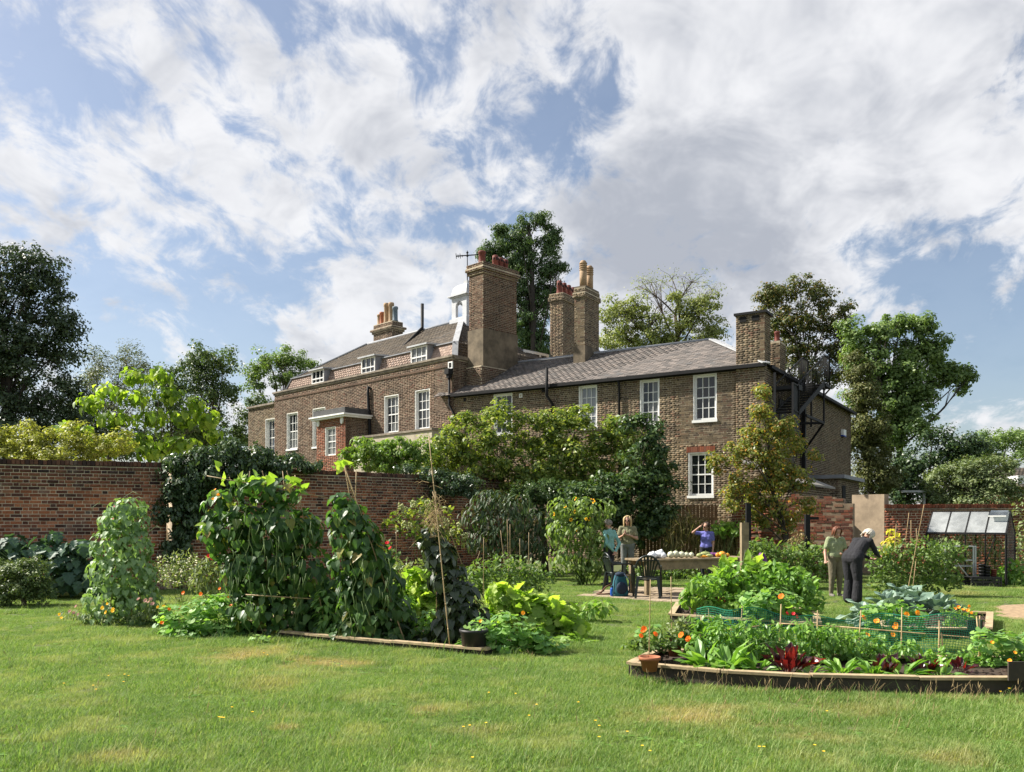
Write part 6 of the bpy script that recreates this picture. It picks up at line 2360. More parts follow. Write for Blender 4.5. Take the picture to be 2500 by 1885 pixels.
leafy('bean_plant', 'small-leaved bean plants mixed among the squash in the middle bed', [(1720, 1430, 40, 30), (1700, 1465, 40, 30), (1790, 1400, 36, 26), (1860, 1420, 40, 30), (1910, 1400, 36, 24), (1960, 1430, 36, 30), (1840, 1460, 50, 26), (1780, 1470, 50, 26), (1985, 1465, 26, 36), (1930, 1470, 40, 24)], 13.0, T_MED, M['lf_herb'], 900, .10, 120, mode='x', seed=256, stems=14, z0=.1)
leafy('squash_plant', 'pair of tall translucent squash leaves standing above the bed by the timber post', [(1770, 1352, 6, 5), (1818, 1345, 6, 5), (1790, 1385, 22, 12), (1850, 1385, 16, 10), (1745, 1400, 16, 10)], 13.5, T_SQUASH, M['lf_squash'], 9, .24, 9, mode='up', seed=238, stems=8, stem_r=.012, z0=.1)
leafy('broad_bean', 'leafy green plants at the left front corner of the squash bed', [(1680, 1470, 28, 24), (1700, 1440, 26, 24), (1720, 1490, 30, 18), (1780, 1490, 40, 18)], 12.8, T_MED, M['lf_courgette'], 240, .12, 80, mode='up', seed=238, z0=.1)
chard('crimson and orange chard at the front of the squash bed', 1745, 1500, .1, .44, 14, M['lf_chardr'], 305, spread=.5)
chard('bronze-red chard beside the crimson one in the squash bed', 1800, 1495, .1, .46, 14, M['lf_chardr'], 306, spread=.5)
rng = np.random.default_rng(77)
for i, (u, v, lab) in enumerate(((2125, 1520, 'blue-green brassica with drooping leaves at the left of its bed'), (2180, 1500, 'large silvery brassica in the middle of its bed'), (2240, 1490, 'silvery brassica right of the middle of its bed'), (2290, 1500, 'ragged brassica near the dark slate marker'), (2215, 1470, 'brassica at the back of its bed below the tomatoes'))):
    chard(lab, u, v, .1, .40, 40, M['lf_kale'], 320 + i, tmpl=T_KALE, spread=1.0, name='brassica_plant')
mg, _ = leafy('marigold', 'bushy marigold with yellow and orange flowers behind the slate marker', [(2320, 1500, 26, 24), (2350, 1505, 30, 26), (2375, 1515, 20, 24), (2340, 1525, 36, 16)], 11.6, T_LONG, M['lf_herb'], 420, .06, 80, mode='x', seed=239, z0=.1)
flowers(mg, [P(u, v, 11.2) for u, v in ((2340, 1482), (2352, 1488), (2363, 1490), (2372, 1496), (2366, 1480), (2332, 1486))], .035, M['p_amber'], None, 9, seed=16)
leafy('tomato_plant', 'dense staked tomato plants between the bending person and the greenhouse', [(2150, 1370, 36, 40), (2200, 1360, 40, 40), (2250, 1350, 40, 40), (2300, 1360, 40, 40), (2160, 1420, 40, 36), (2220, 1410, 45, 40), (2280, 1410, 45, 40), (2320, 1410, 26, 36), (2330, 1350, 30, 30)], 17.6, T_MED, M['lf_tomato'], 2600, .085, 60, mode='x', seed=240, stems=20)
leafy('yellow_leaf_vine', 'yellowed climbing vine on a cane before the plastered wall', [(2180, 1300, 16, 14), (2172, 1330, 20, 18), (2160, 1350, 18, 12), (2185, 1320, 14, 14)], 17.8, T_HEART, M['lf_yellow'], 80, .09, 40, mode='hang', seed=241, stems=4)
for i, (u0, v0, u1, v1, Y_) in enumerate(((2176, 1420, 2188, 1280, 17.5), (2195, 1420, 2219, 1252, 17.5), (2225, 1420, 2224, 1270, 17.7), (2212, 1430, 2256, 1232, 17.0), (2240, 1430, 2237, 1290, 17.8), (2225, 1420, 2236, 1370, 16.8))):
    garden_cane(['cane behind the yellowed vine', 'long cane leaning left among the tomatoes', 'upright cane in the middle of the tomatoes', 'longest slanting cane over the tomatoes', 'thin cane right of the slanting one', 'short dark stake among the tomatoes'][i], (P(u0, v0, Y_).x, Y_, 0), P(u1, v1, Y_))
leafy('low_shrub', 'low green ground plants beyond the squash bed by the ruined wall', [(1840, 1350, 40, 26), (1900, 1350, 40, 24), (1960, 1350, 45, 26), (2010, 1360, 40, 30), (1990, 1390, 40, 30), (1930, 1380, 50, 26), (2060, 1390, 30, 26), (1860, 1330, 30, 20)], 19.6, T_MED, M['lf_tomato'], 1700, .10, 30, mode='x', seed=242)
leafy('dry_shrub', 'bare brownish twiggy shrub below the ruined wall', [(1950, 1320, 26, 26), (1975, 1330, 24, 30), (1930, 1335, 20, 20)], 20.6, T_LONG, M['lf_dry'], 400, .08, 0, mode='up', seed=243, stems=40, stem_r=.005, stem_mat=M['straw'])
leafy('low_shrub', 'low leafy plants behind the table legs', [(1600, 1395, 50, 22), (1660, 1400, 45, 20), (1560, 1390, 30, 24), (1700, 1405, 40, 18)], 22.6, T_MED, M['lf_tomato'], 800, .10, 0, mode='x', seed=244)
leafy('ornamental_grass', 'tall tawny grass with feathery plumes in front of the fence', [(1650, 1310, 26, 26), (1680, 1300, 26, 34), (1700, 1320, 26, 30), (1640, 1340, 30, 26)], 23.2, T_BLADE, M['lf_dry'], 900, .50, 0, mode='up', seed=245, stems=30, stem_r=.004, stem_mat=M['straw'])
pg = leafy('ornamental_grass', 'brown-green grassy bush right of the person in the purple shirt', [(1770, 1320, 34, 40), (1800, 1310, 30, 40), (1760, 1350, 36, 34), (1790, 1350, 36, 34)], 23.4, T_BLADE, M['lf_dry'], 1500, .42, 0, mode='up', seed=246, stems=16, stem_mat=M['straw'])
leafy('low_shrub', 'dark green plant clump under the brick pillar', [(1790, 1295, 30, 20), (1760, 1290, 24, 16), (1730, 1360, 24, 20)], 23.0, T_MED, M['lf_courgette'], 260, .14, 0, mode='x', seed=247)
leafy('border_plants', 'flowering low plants beside the greenhouse path at the right edge', [(2420, 1420, 30, 26), (2460, 1410, 34, 30), (2500, 1420, 40, 36), (2480, 1390, 30, 26)], 20.4, T_MED, M['lf_herb'], 520, .12, 40, mode='x', seed=248)
leafy('wall_rose', 'tangled climbing rose on the boundary wall right of the greenhouse', [(2490, 1320, 30, 50), (2510, 1270, 40, 60), (2480, 1370, 24, 30)], 23.5, T_MED, M['lf_fern'], 500, .09, 0, mode='x', seed=249)

# netting on canes in front of the squash and brassica beds
def net_material():
    m, nt, b = new_mat('green_netting')
    set_in(b, Roughness=.6)
    b.inputs['Base Color'].default_value = (.02, .24, .13, 1)
    return m


M['net'] = net_material()
nt_t = thing('garden_netting', 'dark green mesh netting strung along canes between the beds', 'netting', G(2050, 1610))
line = [G(1700, 1585), G(1790, 1600), G(1905, 1600), G(1995, 1605), G(2095, 1605), G(2200, 1612), G(2290, 1620), G(2395, 1622)]
rng = np.random.default_rng(15)
nm = MB()
nh = .5
seg = []
for a, b in zip(line[:-1], line[1:]):
    L_ = (b - a).length
    k = max(2, int(L_ / .025))
    for i in range(k):
        seg.append(a.lerp(b, i / k))
seg.append(line[-1])
rows = int(nh / .025)


def net_pt(i, j):
    p = seg[i]
    z = nh * j / rows * (1 + .10 * math.sin(i * .07) + .05 * math.sin(i * .23))
    w = .04 * math.sin(i * .19 + j * .3) + .05 * math.sin(i * .05 + j * .12) + .12 * (1 - j / rows) ** 2
    return Vector((p.x, p.y - w, z + .0))


wdt = .005
for i in range(len(seg)):
    for j in range(rows):
        a, b = net_pt(i, j), net_pt(i, j + 1)
        nm.quad(a + Vector((-wdt / 2, 0, 0)), a + Vector((wdt / 2, 0, 0)), b + Vector((wdt / 2, 0, 0)), b + Vector((-wdt / 2, 0, 0)))
for j in range(rows + 1):
    for i in range(len(seg) - 1):
        a, b = net_pt(i, j), net_pt(i + 1, j)
        hw = wdt / 2 * (2.2 if j == rows else 1)
        nm.quad(a + Vector((0, 0, -hw)), b + Vector((0, 0, -hw)), b + Vector((0, 0, hw)), a + Vector((0, 0, hw)))
o = nm.build('mesh_netting', M['net'], nt_t)
o['kind'] = 'stuff'
for (u0, v0, u1, v1) in ((1707, 1590, 1712, 1505), (1728, 1540, 1730, 1485), (1808, 1545, 1812, 1480), (1902, 1600, 1907, 1475), (1994, 1605, 1996, 1490), (2094, 1600, 2102, 1490), (2200, 1610, 2202, 1483), (2292, 1610, 2293, 1515), (2308, 1610, 2298, 1545), (2398, 1620, 2384, 1505), (2390, 1620, 2392, 1503)):
    a = G(u0, v0 + 25)
    cane(nt_t, a, P(u1, v1, a.y), .008)
for (u0, v0, u1, v1, Y0, Y1) in ((1768, 1538, 1900, 1523, 9.9, 9.9), (1900, 1522, 2100, 1533, 9.9, 9.7), (2050, 1530, 2435, 1562, 9.75, 9.2)):
    cane(nt_t, P(u0, v0, Y0), P(u1, v1, Y1), .008, name='cross_cane')

# pots at the left end of the near bed
def flower_pot(label, c, r, h, mat='terracotta'):
    mb_ = MB()
    mb_.lathe(c, [(r * .68, 0), (r * .92, h * .76), (r * 1.05, h * .77), (r * 1.08, h), (r * .95, h), (r * .9, h * .85), (r * .3, h * .84)], 20)
    o_ = mb_.build('flower_pot', M[mat], None, origin=tuple(c))
    return tag(o_, label, 'pot')


c1, c2 = G(1586, 1638, .14), G(1647, 1602, .14)
flower_pot('round terracotta pot at the near left corner of the vegetable bed', c1, .10, .14)
flower_pot('taller terracotta pot standing behind the round one', c2, .085, .19)
leafy('potted_tomato', 'bushy plant growing in the round terracotta pot', [(1590, 1570, 40, 36), (1570, 1590, 36, 26), (1620, 1590, 30, 26), (1560, 1560, 16, 16), (1545, 1600, 26, 16)], 8.8, T_MED, M['lf_tomato'], 420, .06, 120, mode='x', seed=251, z0=.26)
leafy('potted_herb', 'yellowish herb growing in the taller terracotta pot', [(1650, 1540, 26, 30), (1640, 1565, 30, 26), (1670, 1530, 20, 26), (1680, 1560, 26, 26)], 9.0, T_MED, M['lf_fern'], 420, .05, 100, mode='x', seed=252, z0=.3)
n6, _ = leafy('nasturtium', 'small nasturtium with vivid orange flowers beside the terracotta pots', [(1565, 1545, 16, 20), (1600, 1540, 20, 18), (1670, 1560, 20, 20)], 8.95, T_ROUND, M['lf_nast'], 60, .08, 50, mode='flat', seed=253, z0=.2)
flowers(n6, [P(u, v, 8.7) for u, v in ((1569, 1541), (1565, 1552), (1600, 1548), (1663, 1550), (1680, 1560), (1572, 1535))], .038, M['p_orange'], None, 6, seed=17)
for (u0, v0, u1, v1, lab) in ((1584, 1635, 1588, 1415, 'tall cane rising from the round terracotta pot'), (1641, 1600, 1638, 1408, 'tall cane rising from the taller terracotta pot')):
    a = G(u0, v0, .1)
    garden_cane(lab, a, P(u1, v1, a.y), .006)
# slate markers
for (u, v, w, h, lab) in ((2381, 1538, .2, .13, 'dark slate marker on the brassica bed edge'), (2490, 1662, .2, .17, 'dark slate marker at the right end of the near bed')):
    c = G(u, v, .165)
    mb = MB()
    mb.box(c.x - w / 2, c.x + w / 2, c.y, c.y + .02, c.z, c.z + h)
    o = mb.build('slate_marker', M['board_dark'], None, origin=tuple(c))
    tag(o, lab, 'marker')
# ------------------------------------------------------------------ people
def cloth(name, col):
    m = plain(name, col, .88, var=.22, scale=9, bump=0)
    nt = m.node_tree
    add_bump(nt, nt.nodes['Principled BSDF'], world_noise(nt, 11, 4, .6, (1, 1, .55)), .9, .035)
    return m


M['skin'] = plain('skin', (.48, .27, .19), .55, var=.08, scale=20, bump=0)
M['c_teal'] = cloth('cloth_teal', (.20, .42, .38))
M['c_olive'] = cloth('cloth_olive', (.20, .20, .115))
M['c_grey'] = cloth('cloth_grey', (.17, .18, .175))
M['c_purple'] = cloth('cloth_periwinkle', (.16, .165, .48))
M['c_black'] = cloth('cloth_black', (.018, .018, .022))
M['c_navy'] = cloth('cloth_navy', (.022, .024, .034))
M['c_sage'] = cloth('cloth_sage', (.27, .31, .17))
M['c_khaki'] = cloth('cloth_khaki', (.17, .145, .095))
M['shoe'] = plain('shoe', (.18, .16, .14), .8, var=.4)
M['shoe_dark'] = plain('shoe_dark', (.03, .03, .03), .7)
M['hair_blonde'] = plain('hair_blonde', (.55, .40, .20), .6, var=.35, scale=40, bump=.5, fine=120)
M['hair_grey'] = plain('hair_grey', (.28, .25, .215), .7, var=.45, scale=40, bump=.5, fine=120)
M['hair_white'] = plain('hair_white', (.60, .55, .46), .6, var=.3, scale=40, bump=.5, fine=120)
M['hair_auburn'] = plain('hair_auburn', (.17, .06, .03), .6, var=.4, scale=40, bump=.5, fine=120)
M['hair_brown'] = plain('hair_brown', (.06, .035, .022), .6, var=.4, scale=40, bump=.5, fine=120)
M['lens'] = plain('dark_lens', (.01, .01, .012), .15, var=0, bump=0)
M['lip'] = plain('lip', (.38, .14, .12), .5, var=.1, bump=0)


def body_mesh(name, segs, mats, voxel=.011, smooth=3):
    """segs: (a, b, ra, rb, material index[, flatten (sx, axis)]); tapered capsules fused to one surface"""
    bm = bmesh.new()
    for sg in segs:
        a, b, ra, rb = Vector(sg[0]), Vector(sg[1]), sg[2], sg[3]
        fl = sg[5] if len(sg) > 5 else None
        ax = (b - a)
        L_ = ax.length
        q = ax.to_track_quat('Z', 'Y').to_matrix().to_4x4() if L_ > 1e-6 else Matrix.Identity(4)
        n, rings = 14, []
        prof = []
        for i in range(5):
            th = math.pi / 2 * (1 - i / 4)
            prof.append((ra * math.cos(th), -ra * math.sin(th)))
        for i in range(5):
            th = math.pi / 2 * i / 4
            prof.append((rb * math.cos(th), L_ + rb * math.sin(th)))
        vv = []
        for (r_, z_) in prof:
            row = []
            for j in range(n):
                an = 2 * math.pi * j / n
                p = Vector((max(r_, .0005) * math.cos(an), max(r_, .0005) * math.sin(an), z_))
                p = a + (q @ p)
                if fl is not None:
                    axis = Vector(fl[1]).normalized()
                    cen = a + ax * max(0, min(1, (p - a).dot(ax) / max(L_ * L_, 1e-9)))
                    dd = (p - cen).dot(axis)
                    p = p + axis * dd * (fl[0] - 1)
                row.append(bm.verts.new(p))
            vv.append(row)
        for i in range(len(vv) - 1):
            for j in range(n):
                bm.faces.new((vv[i][j], vv[i][(j + 1) % n], vv[i + 1][(j + 1) % n], vv[i + 1][j]))
        bm.faces.new(list(reversed(vv[0])))
        bm.faces.new(vv[-1])
    me = bpy.data.meshes.new(name)
    bm.to_mesh(me)
    bm.free()
    tmp = bpy.data.objects.new('tmp_body', me)
    COL.objects.link(tmp)
    rm = tmp.modifiers.new('r', 'REMESH')
    rm.mode = 'VOXEL'
    rm.voxel_size = voxel
    rm.use_smooth_shade = True
    sm = tmp.modifiers.new('s', 'SMOOTH')
    sm.iterations = smooth
    sm.factor = .5
    dg = bpy.context.evaluated_depsgraph_get()
    out = bpy.data.meshes.new_from_object(tmp.evaluated_get(dg))
    bpy.data.objects.remove(tmp)
    bpy.data.meshes.remove(me)
    out.name = name
    out.materials.clear()
    for m in mats:
        out.materials.append(m)
    n = len(out.polygons)
    cen = np.empty(n * 3)
    out.polygons.foreach_get('center', cen)
    cen = cen.reshape(-1, 3)
    best = np.full(n, 1e9)
    mi = np.zeros(n, dtype=np.int32)
    for sg in segs:
        a, b = np.array(sg[0], float), np.array(sg[1], float)
        ax = b - a
        L2 = max(ax @ ax, 1e-9)
        t = np.clip(((cen - a) @ ax) / L2, 0, 1)
        dv = np.linalg.norm(cen - (a + t[:, None] * ax), axis=1) - (sg[2] + (sg[3] - sg[2]) * t)
        u_ = dv < best
        best[u_] = dv[u_]
        mi[u_] = sg[4]
    out.polygons.foreach_set('material_index', mi)
    out.polygons.foreach_set('use_smooth', np.ones(n, dtype=bool))
    return out


def hand_segs(wrist, direction, palm_n, mi, curl=.5, sc=1.0, thumb_side=1):
    """palm and five bent fingers"""
    d = Vector(direction).normalized()
    nrm = Vector(palm_n)
    nrm = (nrm - d * nrm.dot(d)).normalized()
    x = d.cross(nrm) * thumb_side
    w = Vector(wrist)
    out = [(w, w + d * .05 * sc, .022 * sc, .03 * sc, mi), (w + d * .02 * sc + x * .012 * sc, w + d * .075 * sc + x * .02 * sc, .02 * sc, .016 * sc, mi), (w + d * .02 * sc - x * .012 * sc, w + d * .07 * sc - x * .022 * sc, .02 * sc, .014 * sc, mi)]
    for k, ln in enumerate((.068, .078, .072, .055)):
        off = x * ((.028 - .019 * k) * sc)
        p0 = w + d * .08 * sc + off
        d1_ = (d * math.cos(curl) + nrm * math.sin(curl)).normalized()
        d2_ = (d * math.cos(curl * 2.1) + nrm * math.sin(curl * 2.1)).normalized()
        p1 = p0 + d1_ * ln * .5 * sc
        p2 = p1 + d2_ * ln * .5 * sc
        out += [(p0 - d * .02 * sc, p1, .0095 * sc, .009 * sc, mi), (p1, p2, .009 * sc, .0075 * sc, mi)]
    t0 = w + d * .025 * sc + x * .028 * sc
    t1 = t0 + (d * .6 + x * .7 + nrm * .3).normalized() * .035 * sc
    t2 = t1 + (d * .9 + x * .2 + nrm * .4).normalized() * .03 * sc
    out += [(t0, t1, .013 * sc, .011 * sc, mi), (t1, t2, .011 * sc, .009 * sc, mi)]
    return out


def person(label, base, rz, J, top, legs, sleeve, mats, hair, hair_kind, glasses=False, h=1.65, loose=1.0, female=1.0, shoe='shoe_dark', extra_cloth=None, curlL=.5, curlR=.5, palmL=(0, 0, 1), palmR=(0, 0, 1), flare=0.0):
    """J: joints in metres (x right of the person's left..., y forward = -Y local), scaled by h/1.65"""
    k = h / 1.65
    t = thing('person', label, 'person', base, rz)
    V = lambda n: Vector(J[n]) * k
    SK, TP, LG, SH = 0, 1, 2, 3
    pel, chest, neck, head = V('pelvis'), V('chest'), V('neck'), V('head')
    hd = (head - neck).normalized()
    fwd = Vector(J.get('face', (0, -1, 0))).normalized()
    side = fwd.cross(hd).normalized()
    ml = V('shoulderL') - V('shoulderR')
    ml.normalize()
    up = (chest - pel).normalized()
    fr = ml.cross(up).normalized()
    s = []
    W = loose
    wst = pel.lerp(chest, .45)
    s.append((pel + ml * .065 * k, pel - ml * .065 * k, .115 * k * W, .115 * k * W, LG, (.88, fr)))
    s.append((pel + up * .04 * k + ml * .055 * k, pel + up * .04 * k - ml * .055 * k, .117 * k * W, .117 * k * W, TP, (.88, fr)))
    s.append((pel + up * .08 * k + ml * .05 * k, wst + ml * .045 * k, .11 * k * W, .095 * k * W, TP, (.9, fr)))
    s.append((pel + up * .08 * k - ml * .05 * k, wst - ml * .045 * k, .11 * k * W, .095 * k * W, TP, (.9, fr)))
    s.append((wst + ml * .05 * k, chest + ml * .065 * k, .095 * k * W, .098 * k * W, TP, (.9, fr)))
    s.append((wst - ml * .05 * k, chest - ml * .065 * k, .095 * k * W, .098 * k * W, TP, (.9, fr)))
    if female:
        s.append((chest + ml * .07 * k - up * .06 * k + fr * -.0 * k, chest + ml * .07 * k - up * .07 * k + fr * .055 * k * female, .06 * k, .055 * k, TP))
        s.append((chest - ml * .07 * k - up * .06 * k, chest - ml * .07 * k - up * .07 * k + fr * .055 * k * female, .06 * k, .055 * k, TP))
    s.append((V('shoulderL'), V('shoulderR'), .062 * k, .062 * k, TP))
    s.append((chest, neck - hd * .02 * k, .10 * k, .06 * k, TP))
    s.append((neck - hd * .03 * k, head - hd * .02 * k, .052 * k, .048 * k, SK))
    # head: skull, face, jaw, nose, ears
    s.append((head + hd * .06 * k - fwd * .018 * k, head + hd * .075 * k - fwd * .02 * k, .088 * k, .086 * k, SK, (.86, side)))
    s.append((head + hd * .0 * k + fwd * .03 * k, head - hd * .045 * k + fwd * .042 * k, .062 * k, .038 * k, SK, (.9, side)))
    s.append((head + hd * .045 * k + fwd * .085 * k, head + hd * .012 * k + fwd * .101 * k, .009 * k, .014 * k, SK))
    for sg in (1, -1):
        s.append((head + side * sg * .074 * k + hd * .03 * k - fwd * .005 * k, head + side * sg * .078 * k + hd * .0 * k, .016 * k, .012 * k, SK, (.5, side)))
    for sd, cu, pn, ts in (('L', curlL, palmL, 1), ('R', curlR, palmR, -1)):
        sh, el, wr = V('shoulder' + sd), V('elbow' + sd), V('wrist' + sd)
        if sleeve == 'long':
            s.append((sh, el, .056 * k, .045 * k, TP))
            s.append((el, wr, .045 * k, .032 * k, TP))
        else:
            m_ = sh.lerp(el, .62)
            s.append((sh, m_, .06 * k * W, .056 * k * W, TP))
            s.append((sh, el, .046 * k, .038 * k, SK))
            s.append((el, wr, .037 * k, .025 * k, SK))
        hd_ = Vector(J.get('handdir' + sd, tuple((wr - el).normalized())))
        s += [(a, b, c_, d_, e_) for (a, b, c_, d_, e_) in hand_segs(wr, hd_, pn, SK, cu, k * 1.02, ts)]
        hp, kn, an, to = V('hip' + sd), V('knee' + sd), V('ankle' + sd), V('toe' + sd)
        s.append((hp, kn, .088 * k * W, .062 * k * W, LG))
        s.append((kn, an + Vector((0, 0, .03)) * k, .062 * k * W, (.042 + flare) * k * W, LG))
        s.append((an - Vector((0, 0, .035)) * k, to, .042 * k, .036 * k, SH))
        s.append((an - Vector((0, 0, .035)) * k + fwd * -.02 * k, an, .043 * k, .042 * k, SH))
    if extra_cloth:
        s += [tuple(Vector(q) * k if i < 2 else (q * k if i < 4 else q) for i, q in enumerate(e)) for e in extra_cloth]
    me = body_mesh('body', s, [M['skin'], mats[0], mats[1], M[shoe]], voxel=.0105 * k)
    link('body', me, t)
    # face details
    e = MB()
    for sg in (1, -1):
        c = head + hd * .038 * k + fwd * .078 * k + side * sg * .031 * k
        e.ball(c, (.010 * k, .010 * k, .006 * k), 7, 5)
    eo = e.build('eyes', M['lens'], t, local=True)
    eo['kind'] = 'stuff'
    e = MB()
    c = head - hd * .035 * k + fwd * .083 * k
    e.tube([c - side * .022 * k, c + fwd * .004 * k, c + side * .022 * k], [.003 * k, .006 * k, .003 * k], 6)
    e.build('mouth', M['lip'], t, local=True)
    if glasses:
        e = MB()
        for sg in (1, -1):
            c = head + hd * .036 * k + fwd * .094 * k + side * sg * .033 * k
            q = Vector((.027, .006, .021)) * k
            ring = [c + side * (q.x * math.cos(a * math.pi / 6)) + hd * (q.z * math.sin(a * math.pi / 6)) for a in range(12)]
            e.prism(ring, fwd * .006 * k)
            e.beam(c + side * sg * .025 * k, head + side * sg * .083 * k + hd * .03 * k, .004, .006)
        e.beam(head + hd * .04 * k + fwd * .097 * k - side * .01 * k, head + hd * .04 * k + fwd * .097 * k + side * .01 * k, .004, .004)
        e.build('sunglasses', M['lens'], t, local=True)
    # hair: a shell of overlapping locks
    hb = MB()
    rr_ = random.Random(hash(label) % 1000)
    sc_c = head + hd * .068 * k - fwd * .02 * k

    def lock(a0, th, ln, r_):
        d_ = (hd * math.cos(th) + (fwd * math.cos(a0) + side * math.sin(a0)) * math.sin(th)).normalized()
        rad = .094 * k
        p = sc_c + Vector(d_) * rad
        pts = [p]
        n_ = 4
        for i in range(n_):
            th += ln / n_ / .1
            thc = min(th, 1.75)
            d2 = (hd * math.cos(thc) + (fwd * math.cos(a0) + side * math.sin(a0)) * math.sin(thc)).normalized()
            q = sc_c + Vector(d2) * rad * 1.04
            if th > 1.75:
                q = q - hd * (th - 1.75) * .1 * k
            pts.append(q)
        hb.tube(pts, [r_, r_ * 1.05, r_, r_ * .85, r_ * .4], 6)
    for i in range(90):
        a0 = rr_.uniform(-math.pi, math.pi)
        front = abs(a0) < .95
        th = rr_.uniform(0, .75) if not front else rr_.uniform(0, .2)
        if hair_kind == 'short':
            ln = .10 if not front else .035
            if not front and rr_.random() < .5:
                th = rr_.uniform(.7, 1.35)
                ln = .06
        elif hair_kind == 'bob':
            ln = .20 if not front else .045
        else:
            ln = .36 if not front else .05
        lock(a0, th, ln * rr_.uniform(.8, 1.1), .018 * k)
    hb.ball(sc_c - fwd * .012 * k + hd * .006 * k, (.085 * k, .085 * k, .085 * k), 12, 9)
    hb.build('hair', M[hair], t, local=True)
    return t


def std(**kw):
    J = dict(pelvis=(0, 0, .93), chest=(0, 0, 1.24), neck=(0, .005, 1.41), head=(0, -.015, 1.5), shoulderL=(.165, .01, 1.345), shoulderR=(-.165, .01, 1.345), elbowL=(.21, .02, 1.08), elbowR=(-.21, .02, 1.08), wristL=(.2, -.08, .86), wristR=(-.2, -.08, .86),
             hipL=(.085, 0, .88), hipR=(-.085, 0, .88), kneeL=(.095, -.015, .48), kneeR=(-.095, -.015, .48), ankleL=(.1, .02, .085), ankleR=(-.1, .02, .085), toeL=(.115, -.13, .04), toeR=(-.115, -.13, .04))
    J.update(kw)
    return J


def gp_(u, v):
    g = G(u, v)
    return (g.x, g.y, 0)


# teal top, seen from behind, hands clasped behind the back
person('person in a teal long-sleeved top with hands clasped behind the back', gp_(1487, 1430), R(180 + 42), std(wristL=(.03, .17, .88), wristR=(-.03, .18, .86), elbowL=(.24, .14, 1.06), elbowR=(-.24, .14, 1.06), handdirL=(-.5, .1, -.6), handdirR=(.5, .1, -.6), head=(0, -.03, 1.5)),
       'c_teal', 'c_navy', 'long', (M['c_teal'], M['c_navy']), 'hair_grey', 'short', h=1.60, loose=1.02)
# blonde, sunglasses, hands raised in talk
person('blonde person with sunglasses and olive shirt gesturing with both hands', gp_(1532, 1419), R(-12), std(elbowL=(.24, -.04, 1.08), elbowR=(-.24, -.04, 1.08), wristL=(.06, -.22, 1.17), wristR=(-.09, -.22, 1.17), handdirL=(-.8, -.25, .15), handdirR=(.5, -.3, .6)),
       'c_olive', 'c_grey', 'short', (M['c_olive'], M['c_grey']), 'hair_blonde', 'long', glasses=True, h=1.70, loose=1.08)
# periwinkle shirt, shading the eyes
person('person in a periwinkle blue T-shirt raising one hand to shade the eyes', gp_(1724, 1417), R(-22), std(elbowR=(-.36, -.10, 1.37), wristR=(-.17, -.20, 1.52), handdirR=(.8, .05, .5), elbowL=(.2, .03, 1.08), wristL=(.19, -.02, .84), face=(-.55, -.8, 0)),
       'c_purple', 'c_navy', 'short', (M['c_purple'], M['c_navy']), 'hair_brown', 'short', h=1.53, loose=1.0, glasses=True)
# sage T-shirt, auburn bob, looking down at the hands
pgreen = person('person in a sage green T-shirt and khaki trousers looking down', gp_(2040, 1458), R(8), std(head=(.0, -.06, 1.475), neck=(0, -.015, 1.39), chest=(0, .0, 1.22), elbowL=(.24, -.02, 1.07), wristL=(.1, -.2, .98), handdirL=(-.8, -.4, .1), elbowR=(-.25, .02, 1.06), wristR=(-.31, -.12, .86), handdirR=(-.3, -.5, -.5), face=(0, -.78, -.62)),
                'c_sage', 'c_khaki', 'short', (M['c_sage'], M['c_khaki']), 'hair_auburn', 'bob', h=1.47, loose=1.18, shoe='shoe')
mb = MB()
mb.quad((-.08, -.165, .93), (.07, -.168, .95), (.06, -.176, 1.06), (-.07, -.174, 1.05))
# black clothes, bent forward to the plants
person('person in black bending forward over the tomato plants', gp_(2083, 1476), R(118), std(pelvis=(0, .02, .90), chest=(0, -.19, 1.14), neck=(0, -.32, 1.26), head=(0, -.395, 1.30), shoulderL=(.175, -.26, 1.22), shoulderR=(-.175, -.26, 1.22), elbowL=(.22, -.36, .98), elbowR=(-.22, -.38, .98), wristL=(.1, -.56, .88), wristR=(-.12, -.58, .92), hipL=(.09, .03, .85), hipR=(-.09, .03, .85), kneeL=(.1, .0, .47), kneeR=(-.1, -.01, .47), face=(0, -.6, -.8)),
       'c_black', 'c_black', 'long', (M['c_black'], M['c_black']), 'hair_white', 'bob', h=1.63, loose=1.36, flare=.03)

# ------------------------------------------------------------------ table and produce
tc = [G(1577, 1457), G(1880, 1438)]
tb0, tb1 = P(1575, HZ, 17.6), P(1880, HZ, 18.9)
tdir = (Vector((tb1.x, tb1.y, 0)) - Vector((tb0.x, tb0.y, 0))).normalized()
tn = Vector((tdir.y, -tdir.x, 0))
tl_ = 2.85
table = thing('timber_table', 'long weathered timber table covered with garden produce', 'table', (tb0.x, tb0.y, 0))
ft_ = Frame((tb0.x, tb0.y), tdir, tn)
for i in range(6):
    mb = MB()
    mb.fbox(ft_, -.03, tl_, -.78 + i * .135 + .004, -.78 + (i + 1) * .135 - .004, .735, .775)
    mb.build('plank', M['oak'], table)
mb = MB()
mb.fbox(ft_, .05, tl_ - .1, -.05, -.01, .55, .733)
mb.build('apron', M['oak'], table)
mb = MB()
mb.fbox(ft_, .05, tl_ - .1, -.76, -.72, .60, .733)
mb.build('apron', M['oak'], table)
for u in (.04, tl_ - .2):
    for n in (-.1, -.72):
        mb = MB()
        mb.fbox(ft_, u, u + .09, n, n + .085, 0.02, .733)
        mb.build('leg', M['oak'], table)
TZ = .777


def on_table(px, n):
    u = ft_.u_at(px, n)
    return ft_.pt(u, n, TZ)


